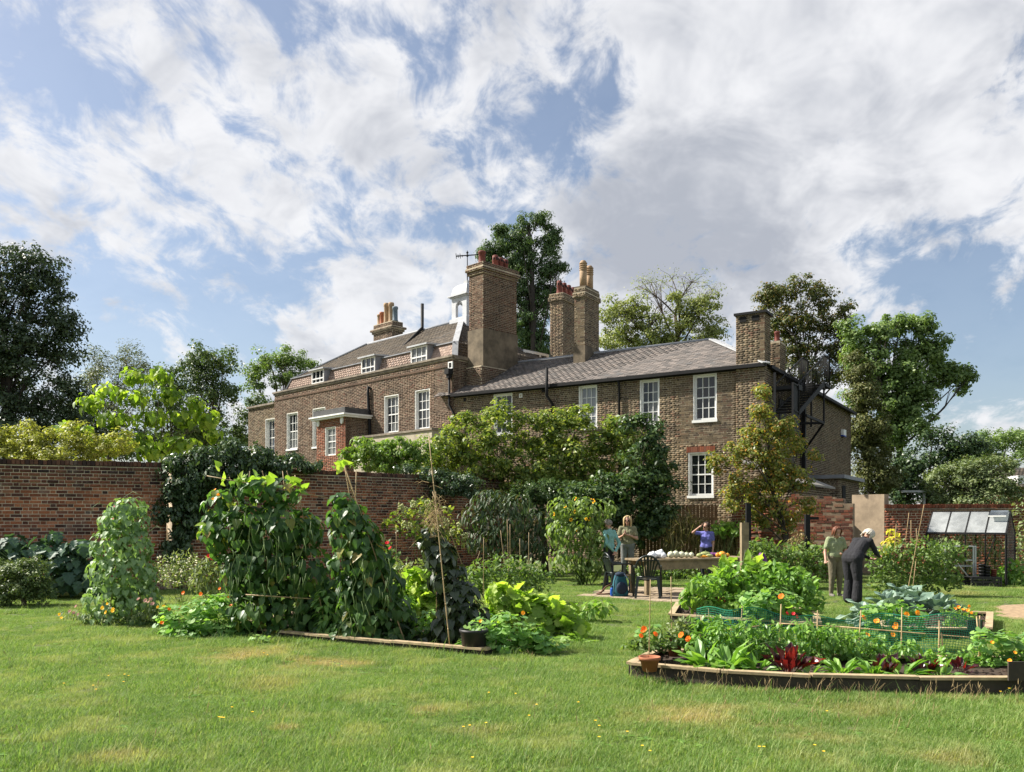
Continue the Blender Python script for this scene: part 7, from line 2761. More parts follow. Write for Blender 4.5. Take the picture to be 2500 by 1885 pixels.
M['melon'] = plain('pale_squash_skin', (.62, .62, .44), .5, var=.15, scale=14, bump=.1)
M['bagw'] = plain('white_plastic', (.75, .76, .78), .4, var=.08, bump=.3, fine=25)
M['pumpkin'] = plain('orange_pumpkin', (.72, .32, .03), .45, var=.15)
M['marrow'] = plain('striped_gourd', (.34, .38, .14), .5, var=.5, scale=25)
M['aubergine'] = plain('purple_cloth', (.17, .05, .20), .7, var=.2)


def gourd(label, p, r, mat, ribs=10, amp=.06, name='squash', stemc=True):
    t = thing(name, label, 'squash', tuple(p))
    mb_ = MB()
    nu, nv = 20, 10
    vs, fs = [], []
    for i in range(nv + 1):
        th = math.pi * i / nv
        for j in range(nu):
            ph = 2 * math.pi * j / nu
            q = 1 + amp * math.cos(ribs * ph)
            vs.append((r[0] * math.sin(th) * math.cos(ph) * q, r[1] * math.sin(th) * math.sin(ph) * q, r[2] - r[2] * math.cos(th)))
    for i in range(nv):
        for j in range(nu):
            fs.append((i * nu + j, i * nu + (j + 1) % nu, (i + 1) * nu + (j + 1) % nu, (i + 1) * nu + j))
    mb_.add(vs, fs, 0, True)
    mb_.build('fruit', mat, t, local=True)
    if stemc:
        mb_ = MB()
        mb_.tube([(0, 0, 2 * r[2] - .01), (.01, 0, 2 * r[2] + .025)], [.012, .008], 6)
        mb_.build('stalk', M['stem_green'], t, local=True)
    return t


for i, (px, r_, lab) in enumerate(((1638, (.075, .07, .075), 'leftmost pale oval squash on the table, tilted'), (1650, (.075, .07, .08), 'second pale squash from the white bag'), (1664, (.078, .07, .072), 'large pale squash in the middle of the row'), (1676, (.064, .06, .06), 'second smallest pale squash in the row'), (1688, (.06, .058, .06), 'roundest pale squash at the end of the row'))):
    gourd(lab, on_table(px, -.25 - .05 * (i % 2)), r_, M['melon'], 8, .02)
gourd('round orange pumpkin at the far right of the table', on_table(1763, -.25), (.085, .085, .065), M['pumpkin'], 10, .06, name='pumpkin')
gourd('small orange squash beside the round pumpkin', on_table(1776, -.2), (.05, .05, .045), M['pumpkin'], 8, .06)
gourd('small orange squash left of the round pumpkin', on_table(1752, -.3), (.045, .045, .05), M['pumpkin'], 8, .06)
gourd('green mottled squash on the heap of gourds', on_table(1722, -.3), (.12, .07, .065), M['marrow'], 8, .05)
gourd('yellow-green gourd at the left of the heap', on_table(1708, -.2), (.07, .06, .05), M['marrow'], 8, .05)
gourd('long yellow gourd lying before the heap', on_table(1718, -.14), (.10, .035, .03), M['pumpkin'], 8, .02)
gourd('pale green gourd right of the mottled squash', on_table(1732, -.2), (.08, .05, .04), M['marrow'], 8, .03)
# purple folded cloth behind
mb = MB()
p = on_table(1745, -.5)
for i in range(5):
    mb.ball(p + Vector((-.15 + i * .08, 0, .05 - .004 * i)), (.10, .09, .05), 10, 6, jit=.12)
o = mb.build('purple_cloth', M['aubergine'], None, origin=tuple(p))
tag(o, 'crumpled purple cloth lying behind the gourds on the table', 'cloth')
# white bags
for i, (px, n, sc_, lab) in enumerate(((1592, -.3, .09, 'grey and white crumpled bag nearest the table end'), (1610, -.3, .11, 'large white crumpled plastic bag on the table'), (1618, -.22, .075, 'small white bag in front of the large one'))):
    mb = MB()
    p = on_table(px, n)
    rr_ = random.Random(i)
    mb.ball(p + Vector((0, 0, sc_ * .75)), (sc_ * 1.1, sc_, sc_ * .8), 16, 11, jit=.22, rng=rr_)
    mb.ball(p + Vector((sc_ * .3, 0, sc_ * 1.35)), (sc_ * .45, sc_ * .4, sc_ * .4), 10, 7, jit=.3, rng=rr_)
    o = mb.build('plastic_bag', M['bagw'], None, origin=tuple(p))
    tag(o, lab, 'bag')

# ------------------------------------------------------------------ plastic garden chairs
M['chair_green'] = plain('dark_green_plastic', (.012, .018, .017), .35, var=.15, bump=0, spec=.5)


def plastic_chair(label, base, rz):
    t = thing('plastic_chair', label, 'chair', base, rz, 'plastic chairs beside the table')
    m = M['chair_green']
    # seat: dished sheet with front lip (front is -Y)
    mb_ = MB()
    n = 8
    vs, fs = [], []
    for i in range(n + 1):
        for j in range(n + 1):
            x = -.22 + .44 * i / n
            y = -.23 + .44 * j / n
            x *= (1 - .12 * j / n)
            z = .42 - .02 * (1 - ((i / n - .5) * 2) ** 2) - .03 * (j / n)
            if j == 0:
                z -= .03
            vs.append((x, y, z))
    k = len(vs)
    vs += [(a, b, c - .018) for a, b, c in vs]
    for i in range(n):
        for j in range(n):
            q = (i * (n + 1) + j, (i + 1) * (n + 1) + j, (i + 1) * (n + 1) + j + 1, i * (n + 1) + j + 1)
            fs.append(q)
            fs.append(tuple(k + a for a in reversed(q)))
    mb_.add(vs, fs, 0, True)
    mb_.build('seat', m, t, local=True)
    # rounded back hoop running into the arms
    hoop = []
    for i in range(15):
        a = math.pi * i / 14
        x = -.235 * math.cos(a)
        z = .62 + .24 * math.sin(a)
        y = .24 + .07 * math.sin(a)
        hoop.append(Vector((x, y, z)))
    armL = [Vector((-.27, -.20, .40)), Vector((-.28, -.21, .60)), Vector((-.275, -.12, .635)), Vector((-.265, .1, .63))]
    armR = [Vector((-p_.x, p_.y, p_.z)) for p_ in armL]
    mb_ = MB()
    mb_.tube(armL + hoop + list(reversed(armR)), .021, 8)
    mb_.build('back_hoop', m, t, local=True)
    # fan of slats in the back
    for i in range(7):
        f = (i - 3) / 3
        b = Vector((f * .11, .20, .43))
        c = Vector((f * .16, .26, .64))
        e = Vector((f * .205, .295, .62 + .235 * math.sqrt(max(0, 1 - (f * .87) ** 2))))
        mb_ = MB()
        w = .034 if i != 3 else .05
        for p_, q_ in ((b, c), (c, e)):
            mb_.beam(p_, q_, w, .012, up=(0, 1, .2))
        mb_.build('slat', m, t, local=True)
    mb_ = MB()
    mb_.tube([(-.2, .2, .43), (0, .215, .43), (.2, .2, .43)], .016, 6)
    mb_.tube([(-.22, .28, .76), (0, .31, .78), (.22, .28, .76)], .014, 6)
    mb_.build('back_rail', m, t, local=True)
    for sx in (-1, 1):
        for (x, y, x2, y2, z2) in ((.27, -.2, .285, -.25, .42), (.2, .2, .245, .27, .44)):
            mb_ = MB()
            mb_.hexa([(sx * x2 - .022, y2 - .022, 0), (sx * x2 + .022, y2 - .022, 0), (sx * x2 + .022, y2 + .022, 0), (sx * x2 - .022, y2 + .022, 0),
                      (sx * x - .032, y - .03, z2), (sx * x + .032, y - .03, z2), (sx * x + .032, y + .03, z2), (sx * x - .032, y + .03, z2)])
            mb_.build('leg', m, t, local=True)
    return t


g1 = G(1580, 1458, .02)
plastic_chair('dark plastic garden chair nearest the camera with its back turned', (g1.x, g1.y - .05, .022), R(180 - 8))
g2 = G(1510, 1446, .02)
plastic_chair('dark plastic garden chair beside the person in teal, behind the backpack', (g2.x, g2.y, .022), R(180 - 75))

# backpack, bottle, strap
M['pack'] = plain('pack_teal_fabric', (.015, .10, .13), .8, var=.3, scale=15)
M['pack_dark'] = plain('pack_navy_fabric', (.012, .025, .05), .8, var=.3, scale=15)
gb = G(1514, 1455, .022)
bp_ = thing('backpack', 'teal and navy backpack resting on the paving by the chair', 'backpack', tuple(gb), R(12))
mb = MB()
vs, fs = [], []
nz, nn = 9, 16
for i in range(nz + 1):
    f = i / nz
    w = .17 * (1 - .45 * f ** 2.2) * (1 if i else .9)
    d_ = .12 * (1 - .5 * f ** 2)
    for j in range(nn):
        a = 2 * math.pi * j / nn
        sx = math.copysign(abs(math.cos(a)) ** .6, math.cos(a))
        sy = math.copysign(abs(math.sin(a)) ** .6, math.sin(a))
        vs.append((w * sx + .02 * f, d_ * sy + .07 * f, .47 * f))
for i in range(nz):
    for j in range(nn):
        fs.append((i * nn + j, i * nn + (j + 1) % nn, (i + 1) * nn + (j + 1) % nn, (i + 1) * nn + j))
fs.append(tuple(nz * nn + j for j in range(nn)))
fs.append(tuple(reversed(range(nn))))
mb.add(vs, fs, 0, True)
mb.build('main_bag', M['pack'], bp_, local=True)
mb = MB()
mb.ball((0, -.10, .17), (.12, .05, .13), 12, 8)
mb.build('front_pocket', M['pack_dark'], bp_, local=True)
mb = MB()
mb.ball((0.02, .05, .44), (.12, .09, .06), 12, 8)
mb.build('lid', M['pack_dark'], bp_, local=True)
for sx in (-1, 1):
    mb = MB()
    mb.tube([(sx * .08, -.02, .46), (sx * .16, -.12, .33), (sx * .17, -.1, .12), (sx * .15, -.02, .03)], .012, 6)
    mb.build('strap', M['pack_dark'], bp_, local=True)
mb = MB()
mb.tube([(-.03, .05, .49), (.02, .06, .54), (.07, .05, .49)], .009, 6)
mb.build('grab_loop', M['pack_dark'], bp_, local=True)
gbo = G(1494, 1455, .022)
bt = thing('water_bottle', 'bright blue water bottle beside the backpack', 'bottle', tuple(gbo))
mb = MB()
mb.lathe((0, 0, 0), [(.034, 0), (.036, .02), (.036, .14), (.03, .165), (.018, .175)], 16)
mb.build('body', plain('blue_bottle', (.01, .09, .42), .3, var=.1, bump=0), bt, local=True)
mb = MB()
mb.lathe((0, 0, .175), [(.02, 0), (.02, .03), (.012, .035), (.012, .05)], 12)
mb.build('cap', M['pack_dark'], bt, local=True)
gs = G(1470, 1452, .022)
mb = MB()
mb.tube([gs + Vector((-.12, -.02, .02)), gs + Vector((-.02, 0, .05)), gs + Vector((.08, .02, .16)), gs + Vector((.2, .06, .22))], [.016, .02, .018, .014], 8)
mb.tube([gs + Vector((-.12, -.02, .02)), gs + Vector((.04, -.05, .02)), gs + Vector((.2, -.03, .03))], .015, 8)
o = mb.build('walking_strap', plain('brown_leather', (.12, .05, .025), .7), None, origin=tuple(gs))
tag(o, 'brown leather strap lying on the paving beside the bottle', 'strap')

# posts
p = P(1818, HZ, 16.5)
mb = MB()
mb.box(p.x - .07, p.x + .07, 16.45, 16.59, 0, CAM_Z + (HZ - 1276) / F_PX * 16.5)
o = mb.build('timber_post', M['oak'], None, origin=(p.x, p.y, 0))
tag(o, 'thick bare timber post standing in front of the pear tree', 'post')
p = P(1971, HZ, 20.5)
mb = MB()
zt_ = CAM_Z + (HZ - 1256) / F_PX * 20.5
mb.box(p.x - .055, p.x + .055, 20.45, 20.56, 0, zt_)
pt_o = mb.build('black_post', M['black_metal'], None, origin=(p.x, p.y, 0))
tag(pt_o, 'black iron post with a short arm before the ruined wall', 'post')
mb = MB()
mb.box(p.x + .055, p.x + .27, 20.47, 20.54, zt_ - .13, zt_ - .06)
mb.build('arm', M['black_metal'], pt_o)
p = P(1827, HZ, 21.5)
mb = MB()
mb.box(p.x - .06, p.x + .06, 21.45, 21.57, 0, CAM_Z + (HZ - 1228) / F_PX * 21.5)
o = mb.build('black_post', M['black_metal'], None, origin=(p.x, p.y, 0))
tag(o, 'dark post beside the brick pillar left of the pear trunk', 'post')
# purple hood hung on a stake among the squash
p = P(1860, 1372, 14.6)
hood = thing('purple_sack', 'purple fabric sack hung over a stake among the squash leaves', 'sack', (p.x, p.y, 0))
cane(hood, (p.x, p.y, 0), (p.x, p.y, p.z + .1), .02, name='stake')
mb = MB()
vs, fs = [], []
for i in range(9):
    f = i / 8
    for j in range(14):
        a = 2 * math.pi * j / 14
        r_ = .03 + .075 * math.sin(min(1, f * 1.3) * math.pi / 2) + .03 * math.cos(3 * a + 2 * f) * f + .012 * math.cos(7 * a)
        vs.append((p.x + r_ * math.cos(a) - .02 * f, p.y + r_ * .8 * math.sin(a), p.z + .16 - .36 * f))
for i in range(8):
    for j in range(14):
        fs.append((i * 14 + j, i * 14 + (j + 1) % 14, (i + 1) * 14 + (j + 1) % 14, (i + 1) * 14 + j))
fs.append(tuple(reversed(range(14))))
mb.add(vs, fs, 0, True)
mb.build('fabric', M['aubergine'], hood)

# ------------------------------------------------------------------ greenhouse
def clear_glass(lo=.02, hi=.12, film_and_reflection=(.72, .76, .76, 1)):
    m, nt, b = new_mat('greenhouse_glass')
    tr = node(nt, 'ShaderNodeBsdfTransparent')
    tr.inputs[0].default_value = (.86, .9, .89, 1)
    gl = node(nt, 'ShaderNodeBsdfGlossy')
    set_in(gl, Roughness=.08)
    gl.inputs[0].default_value = (.9, .95, 1, 1)
    df = node(nt, 'ShaderNodeBsdfDiffuse')
    df.inputs[0].default_value = film_and_reflection
    mx = node(nt, 'ShaderNodeMixShader')
    fr_ = node(nt, 'ShaderNodeFresnel')
    set_in(fr_, IOR=1.5)
    nt.links.new(fr_.outputs[0], mx.inputs[0])
    nt.links.new(tr.outputs[0], mx.inputs[1])
    nt.links.new(gl.outputs[0], mx.inputs[2])
    m2 = node(nt, 'ShaderNodeMixShader')
    n_ = world_noise(nt, 2.0, 4)
    nt.links.new(remap(nt, n_, .3, .8, lo, hi), m2.inputs[0])
    nt.links.new(mx.outputs[0], m2.inputs[1])
    nt.links.new(df.outputs[0], m2.inputs[2])
    nt.links.new(m2.outputs[0], nt.nodes['Material Output'].inputs[0])
    return m


M['clear'] = clear_glass()
M['roof_glass'] = clear_glass(.2, .42, (.8, .83, .82, 1))  # pale diffuse share stands in for sky mirrored in the roof panes
ga, gb_ = P(2262, HZ, 21.2), P(2456, HZ, 20.1)
gd = (Vector((gb_.x, gb_.y, 0)) - Vector((ga.x, ga.y, 0)))
gl_ = gd.length
fg = Frame((ga.x, ga.y), gd, Vector((gd.y, -gd.x, 0)))
gh = thing('greenhouse', 'small black-framed greenhouse with glass roof panes before the boundary wall', 'greenhouse', (ga.x, ga.y, 0))
ez_ = CAM_Z + (HZ - 1303) / F_PX * 20.3
rz_ = CAM_Z + (HZ - 1250) / F_PX * 21.0
dp = 1.3
fm = M['black_metal']


def bar(a, b, w=.035, name='frame_bar', mat=None):
    mb_ = MB()
    mb_.beam(a, b, w, w)
    return mb_.build(name, mat or fm, gh)


for i in range(5):
    u = gl_ * i / 4
    bar(fg.pt(u, 0, 0), fg.pt(u, 0, ez_), .04 if i in (0, 4) else .022, 'post')
    bar(fg.pt(u, 0, ez_), fg.pt(u, -dp / 2, rz_), .03, 'rafter')
    bar(fg.pt(u, -dp / 2, rz_), fg.pt(u, -dp, ez_), .03, 'rafter')
    bar(fg.pt(u, -dp, 0), fg.pt(u, -dp, ez_), .03, 'post')
bar(fg.pt(-.02, 0, ez_), fg.pt(gl_ + .02, 0, ez_), .045, 'eave_bar')
bar(fg.pt(-.02, -dp, ez_), fg.pt(gl_ + .02, -dp, ez_), .04, 'eave_bar')
bar(fg.pt(-.02, -dp / 2, rz_), fg.pt(gl_ + .02, -dp / 2, rz_), .045, 'ridge_bar')
bar(fg.pt(gl_ * .72, -.02, .4), fg.pt(gl_ * .88, -.02, ez_), .022, 'brace')
bar(fg.pt(gl_ * .30, -dp, .4), fg.pt(gl_ * .12, -dp, ez_), .022, 'brace')
for u in (0, gl_):
    bar(fg.pt(u, 0, .02), fg.pt(u, -dp, .02), .035, 'base_bar')
for i in range(4):
    u0, u1 = gl_ * i / 4 + .02, gl_ * (i + 1) / 4 - .02
    top_n, top_z = (-dp / 2 + .02, rz_ - .01)
    for (n0, z0, n1_, z1) in ((-.02, ez_ + .025, -dp / 2 + .02, rz_), (-dp + .02, ez_ + .025, -dp / 2 - .02, rz_)):
        mb = MB()
        q = [fg.pt(u0, n0, z0), fg.pt(u1, n0, z0), fg.pt(u1, n1_, z1), fg.pt(u0, n1_, z1)]
        up_ = Vector((0, 0, .004))
        mb.hexa([x for x in q] + [x + up_ for x in q])
        mb.build('pane', M['roof_glass'], gh)
for u in (0, gl_):
    mb = MB()
    q = [fg.pt(u, -.02, .05), fg.pt(u, -dp + .02, .05), fg.pt(u, -dp + .02, ez_ - .02), fg.pt(u, -dp / 2, rz_ - .03), fg.pt(u, -.02, ez_ - .02)]
    mb.prism(q, fg.u * .004)
    mb.build('pane', M['clear'], gh)
# open roof vent
mb = MB()
u0, u1 = gl_ * .76, gl_ * .98
q = [fg.pt(u0, -dp / 4 + .05, (ez_ + rz_) / 2 + .16), fg.pt(u1, -dp / 4 + .05, (ez_ + rz_) / 2 + .16), fg.pt(u1, -dp / 2, rz_ + .03), fg.pt(u0, -dp / 2, rz_ + .03)]
mb.hexa(q + [x + Vector((0, 0, .006)) for x in q])
vn = mb.build('roof_vent', M['clear'], gh)
mb = MB()
mb.beam(q[0], q[1], .03, .03)
mb.build('vent_edge', M['white'], vn)
leafy('greenhouse_tomato', 'tomato plants growing inside the greenhouse', [(2290, 1330, 30, 30), (2330, 1320, 30, 30), (2370, 1330, 30, 40), (2300, 1370, 36, 30), (2360, 1380, 36, 34), (2420, 1340, 26, 40), (2430, 1390, 24, 34)], 21.0, T_LONG, M['lf_fern'], 1100, .11, 20, mode='hang', seed=260, stems=16)
# aluminium staging with three shelves
stg = thing('staging_shelf', 'pale aluminium staging shelves inside the greenhouse', 'shelf', P(2350, HZ, 20.5))
sx0, sx1 = P(2304, HZ, 20.35).x, P(2380, HZ, 20.35).x
M['alu'] = plain('aluminium', (.50, .53, .53), .4, metal=.4, var=.1, bump=0)
for v in (1333, 1367, 1381):
    z = CAM_Z + (HZ - v) / F_PX * 20.35
    mb = MB()
    mb.box(sx0 if v < 1370 else sx0 + .2, sx1, 20.3, 20.6, z - .02, z)
    mb.build('shelf_board', M['alu'], stg)
for x in (sx0 + .02, sx1 - .06, sx1 - .01):
    mb = MB()
    mb.box(x - .015, x + .015, 20.29, 20.32, 0, CAM_Z + (HZ - 1333) / F_PX * 20.3)
    mb.build('upright', M['alu'], stg)
mb = MB()
mb.beam((sx0 + .3, 20.28, .55), (sx1 - .1, 20.28, .12), .03, .02)
mb.build('diagonal', M['alu'], stg)


def tub(label, c, r, h, mat, name='tub', rim=1.08):
    mb_ = MB()
    mb_.lathe(c, [(r * .78, 0), (r * .98, h * .9), (r * rim, h * .9), (r * rim, h), (r * .94, h), (r * .85, h * .3), (.01, h * .28)], 20)
    o_ = mb_.build(name, mat, None, origin=tuple(c))
    return tag(o_, label, 'tub')


bpm = M['black_plastic']
tub('wide black tub full of soil before the greenhouse', G(2320, 1421), .20, .24, bpm)
tub('smaller black tub right of the wide one', G(2359, 1424), .13, .23, bpm)
tub('orange clay pot left of the wide black tub', G(2283, 1420), .07, .10, M['terracotta'], 'flower_pot')


def drum(label, c, r, h, mat):
    t = thing('plant_pot_stack', label, 'pots', tuple(c))
    for i in range(4):
        mb_ = MB()
        z = h * i / 4
        mb_.lathe((0, 0, z), [(r * .85, 0), (r * .93, h / 4 * .7), (r, h / 4 * .72), (r, h / 4 * .97), (r * .9, h / 4)], 16)
        mb_.build('pot', mat, t, local=True)
    return t


cz = .36
for px, v, lab, mt, r_, h_ in ((2396, 1397, 'tall nested stack of black plant pots on the crates', bpm, .065, .30), (2410, 1400, 'second nested stack of black pots on the crates', bpm, .075, .26), (2426, 1402, 'short stack of red clay pots on the crates', M['terracotta_red'], .07, .17)):
    Yp = 20.0
    p = P(px, HZ, Yp)
    drum(lab, Vector((p.x, Yp, .255)), r_, h_, mt)
for (px0, px1, lab) in ((2371, 2426, 'low black slatted plastic crate before the greenhouse'), (2427, 2446, 'narrow black crate at the end of the row')):
    a, b = P(px0, HZ, 19.85), P(px1, HZ, 19.85)
    t = thing('plastic_crate', lab, 'crate', (a.x, a.y, 0), group='black crates before the greenhouse')
    mb = MB()
    mb.box(a.x, b.x, 19.86, 20.2, .01, .03)
    mb.build('floor', bpm, t)
    for z in (.03, .11, .19):
        for (y0, y1) in ((19.85, 19.87), (20.19, 20.21)):
            mb = MB()
            mb.box(a.x, b.x, y0, y1, z, z + .05)
            mb.build('slat', bpm, t)
    for x in (a.x, (a.x + b.x) / 2, b.x - .03):
        mb = MB()
        mb.box(x, x + .03, 19.842, 19.85, .02, .25)
        mb.build('corner_post', bpm, t)
    mb = MB()
    mb.box(a.x, b.x, 19.85, 20.21, .245, .255)
    mb.build('tray', bpm, t)
# ------------------------------------------------------------------ lawn
def grass_material():
    m, nt, b = new_mat('grass_blade')
    rv = rand_val(nt)
    rn = ramp_node(nt, [(0, (.125, .22, .046)), (.4, (.19, .305, .068)), (.75, (.26, .375, .10)), (1, (.43, .46, .2))])
    nt.links.new(rv, rn.inputs[0])
    c = rn.outputs[0]
    n1 = world_noise(nt, .55, 4, .6)
    c = mixc(nt, remap(nt, n1, .35, .68, 0, .55), c, mixc(nt, 1.0, c, (.62, .74, .75), 'MULTIPLY'))
    n3 = world_noise(nt, 1.3, 5, .65)
    c = mixc(nt, remap(nt, n3, .47, .67, 0, .55), c, (.46, .46, .2))
    # worn straw-coloured patches with their own outlines
    g = node(nt, 'ShaderNodeNewGeometry')
    tot = None
    for (x, y, rx, ry, amp) in DRY:
        mp_ = node(nt, 'ShaderNodeMapping')
        mp_.inputs['Location'].default_value = (-x / rx, -y / ry, 0)
        mp_.inputs['Scale'].default_value = (1 / rx, 1 / ry, 0)
        nt.links.new(g.outputs['Position'], mp_.inputs[0])
        ln = node(nt, 'ShaderNodeVectorMath', operation='LENGTH')
        nt.links.new(mp_.outputs[0], ln.inputs[0])
        d_ = mth(nt, 'ADD', ln.outputs['Value'], mth(nt, 'MULTIPLY', mth(nt, 'SUBTRACT', world_noise(nt, 1.9, 7, .78, (.8, 1.6, 1)), .5), 3.0))
        f = remap(nt, d_, 1.2, -.1, 0, amp)
        tot = f if tot is None else mth(nt, 'MAXIMUM', tot, f)
    rv2 = remap(nt, rv, .1, .6, .55, 1.0, False)
    c = mixc(nt, mth(nt, 'MULTIPLY', tot, rv2), c, (.56, .43, .23))
    nt.links.new(c, b.inputs['Base Color'])
    set_in(b, Roughness=.6)
    b.inputs['Specular IOR Level'].default_value = .3
    tr = node(nt, 'ShaderNodeBsdfTranslucent')
    nt.links.new(mixc(nt, 1.0, c, (1.3, 1.35, .7), 'MULTIPLY'), tr.inputs['Color'])
    mx = node(nt, 'ShaderNodeMixShader')
    mx.inputs[0].default_value = .42
    nt.links.new(b.outputs[0], mx.inputs[1])
    nt.links.new(tr.outputs[0], mx.inputs[2])
    nt.links.new(mx.outputs[0], nt.nodes['Material Output'].inputs[0])
    return m


def dry(u, v, ru, rv, amp):
    g = G(u, v)
    return (g.x, g.y, ru * g.y / F_PX, abs(G(u, v - rv).y - G(u, v + rv).y) / 2, amp)


DRY = [dry(600, 1600, 130, 22, .9), dry(800, 1622, 140, 20, 1.0), dry(660, 1670, 120, 26, .5), dry(1700, 1755, 170, 40, .8), dry(1980, 1800, 120, 30, .5), dry(1050, 1738, 60, 14, .8), dry(700, 1785, 50, 12, .7), dry(280, 1850, 110, 26, .6),
       dry(2330, 1860, 120, 30, .5), dry(2100, 1735, 160, 25, .4), dry(1180, 1790, 120, 22, .4), dry(200, 1720, 120, 26, .3), dry(2350, 1450, 90, 8, .5)]
M['grass'] = grass_material()


def tuft(name, n, size, h0, h1, w, lean, seed, tall=0):
    rng = np.random.default_rng(seed)
    p = rng.uniform(-size / 2, size / 2, (n, 2))
    h = rng.uniform(h0, h1, n)
    if tall:
        h[:tall] = rng.uniform(h1 * 1.6, h1 * 3.0, tall)
    a = rng.random(n) * 2 * np.pi
    ln = rng.uniform(.15, lean, n) * h
    d = np.stack([np.cos(a), np.sin(a)], 1)
    s = np.stack([-d[:, 1], d[:, 0]], 1) * (w / 2)
    V = np.zeros((n, 5, 3))
    V[:, 0, :2] = p - s
    V[:, 1, :2] = p + s
    m2 = p + d * (ln * .35)[:, None]
    V[:, 2, :2] = m2 + s * .8
    V[:, 3, :2] = m2 - s * .8
    V[:, 2, 2] = V[:, 3, 2] = h * .6
    V[:, 4, :2] = p + d * ln[:, None]
    V[:, 4, 2] = h
    loops = (np.arange(n)[:, None] * 5 + np.array([0, 1, 2, 3, 3, 2, 4])[None, :]).ravel()
    me = np_mesh(name, V.reshape(-1, 3), np.tile([4, 3], n), loops, M['grass'])
    return bpy.data.objects.new(name, me)


TUFTS = [tuft('grass_tuft', 640, .30, .014, .032, .0034, 1.2, 1), tuft('grass_tuft', 620, .30, .016, .038, .0034, 1.3, 2), tuft('grass_tuft', 600, .30, .012, .028, .0034, 1.5, 3), tuft('grass_tuft', 560, .30, .022, .05, .0034, 1.1, 4, tall=5), tuft('grass_tuft', 600, .3, .016, .036, .0034, 1.3, 5, tall=2)]


def in_poly(x, y, poly):
    r_ = np.zeros(len(x), dtype=bool)
    n = len(poly)
    j = n - 1
    for i in range(n):
        xi, yi = poly[i]
        xj, yj = poly[j]
        cond = ((yi > y) != (yj > y)) & (x < (xj - xi) * (y - yi) / (yj - yi + 1e-12) + xi)
        r_ ^= cond
        j = i
    return r_


def lawn_points():
    rng = np.random.default_rng(44)
    out = []
    for (y0, y1, st) in ((3.6, 9.0, .135), (9.0, 14.0, .18), (14.0, 24.0, .26)):
        ys = np.arange(y0, y1, st)
        for y in ys:
            hw = .72 * y + 1.2
            xs = np.arange(-hw, hw, st)
            q = np.stack([xs, np.full_like(xs, y)], 1) + rng.uniform(-st * .45, st * .45, (len(xs), 2))
            out.append(q)
    p = np.concatenate(out)
    keep = np.ones(len(p), dtype=bool)
    for poly in BEDS:
        keep &= ~in_poly(p[:, 0], p[:, 1], poly)
    pv = [(q.x, q.y) for q in (p0, p1, p2, p3)]
    keep &= ~in_poly(p[:, 0], p[:, 1], pv)
    br = [(q.x, q.y) for q in (G(2400, 1482), G(2440, 1505), G(2560, 1518), G(2700, 1500), G(2620, 1478), G(2500, 1477))]
    keep &= ~in_poly(p[:, 0], p[:, 1], br)
    # nothing grows beyond the garden walls
    lw = lambda x: np.where(x < B_.x, A.y + (x - A.x) * (B_.y - A.y) / (B_.x - A.x), B_.y + (x - B_.x) * (Cw.y - B_.y) / (Cw.x - B_.x)) - .15
    keep &= ~((p[:, 0] < Cw.x) & (p[:, 1] > lw(p[:, 0])))
    p = p[keep]
    ex = []
    for poly in BEDS:
        n = len(poly)
        for i in range(n):
            a, b = np.array(poly[i]), np.array(poly[(i + 1) % n])
            k = int(np.linalg.norm(b - a) / .09)
            nrm = np.array([(b - a)[1], -(b - a)[0]]) / np.linalg.norm(b - a)
            for j in range(k):
                q = a + (b - a) * (j + rng.random()) / k
                ex.append(q + nrm * rng.uniform(.10, .19))
    ex = np.array(ex)
    ok = np.ones(len(ex), dtype=bool)
    for poly in BEDS:
        ok &= ~in_poly(ex[:, 0], ex[:, 1], poly)
    ex = ex[ok]
    return np.concatenate([p, ex]), len(ex)


pts, n_edge = lawn_points()
me = bpy.data.meshes.new('lawn_grass')
me.vertices.add(len(pts))
co = np.zeros((len(pts), 3), dtype=np.float32)
co[:, :2] = pts
me.vertices.foreach_set('co', co.ravel())
from mathutils import noise as mnoise
pick = np.empty(len(pts), dtype=np.int32)
scl = np.empty(len(pts), dtype=np.float32)
for i, (x, y) in enumerate(pts):
    a = mnoise.noise((x * .9, y * .9, 3.0)) + .6 * mnoise.noise((x * 2.7, y * 2.7, 8.0)) + RNG.normal() * .18
    pick[i] = 2 if a < -.38 else (0 if a < -.05 else (4 if a < .2 else (1 if a < .48 else 3)))
    scl[i] = max(.55, .98 + .65 * a + RNG.normal() * .16)
pick[-n_edge:] = RNG.choice([1, 3, 3, 4], n_edge)
scl[-n_edge:] = RNG.uniform(1.0, 1.9, n_edge)
me.attributes.new('pick', 'INT', 'POINT').data.foreach_set('value', pick)
me.attributes.new('scl', 'FLOAT', 'POINT').data.foreach_set('value', scl)
me.materials.append(M['grass'])
lawn = link('lawn_grass', me)
tag(lawn, 'short mown lawn grass with straw-coloured worn patches', 'grass', kind='stuff')


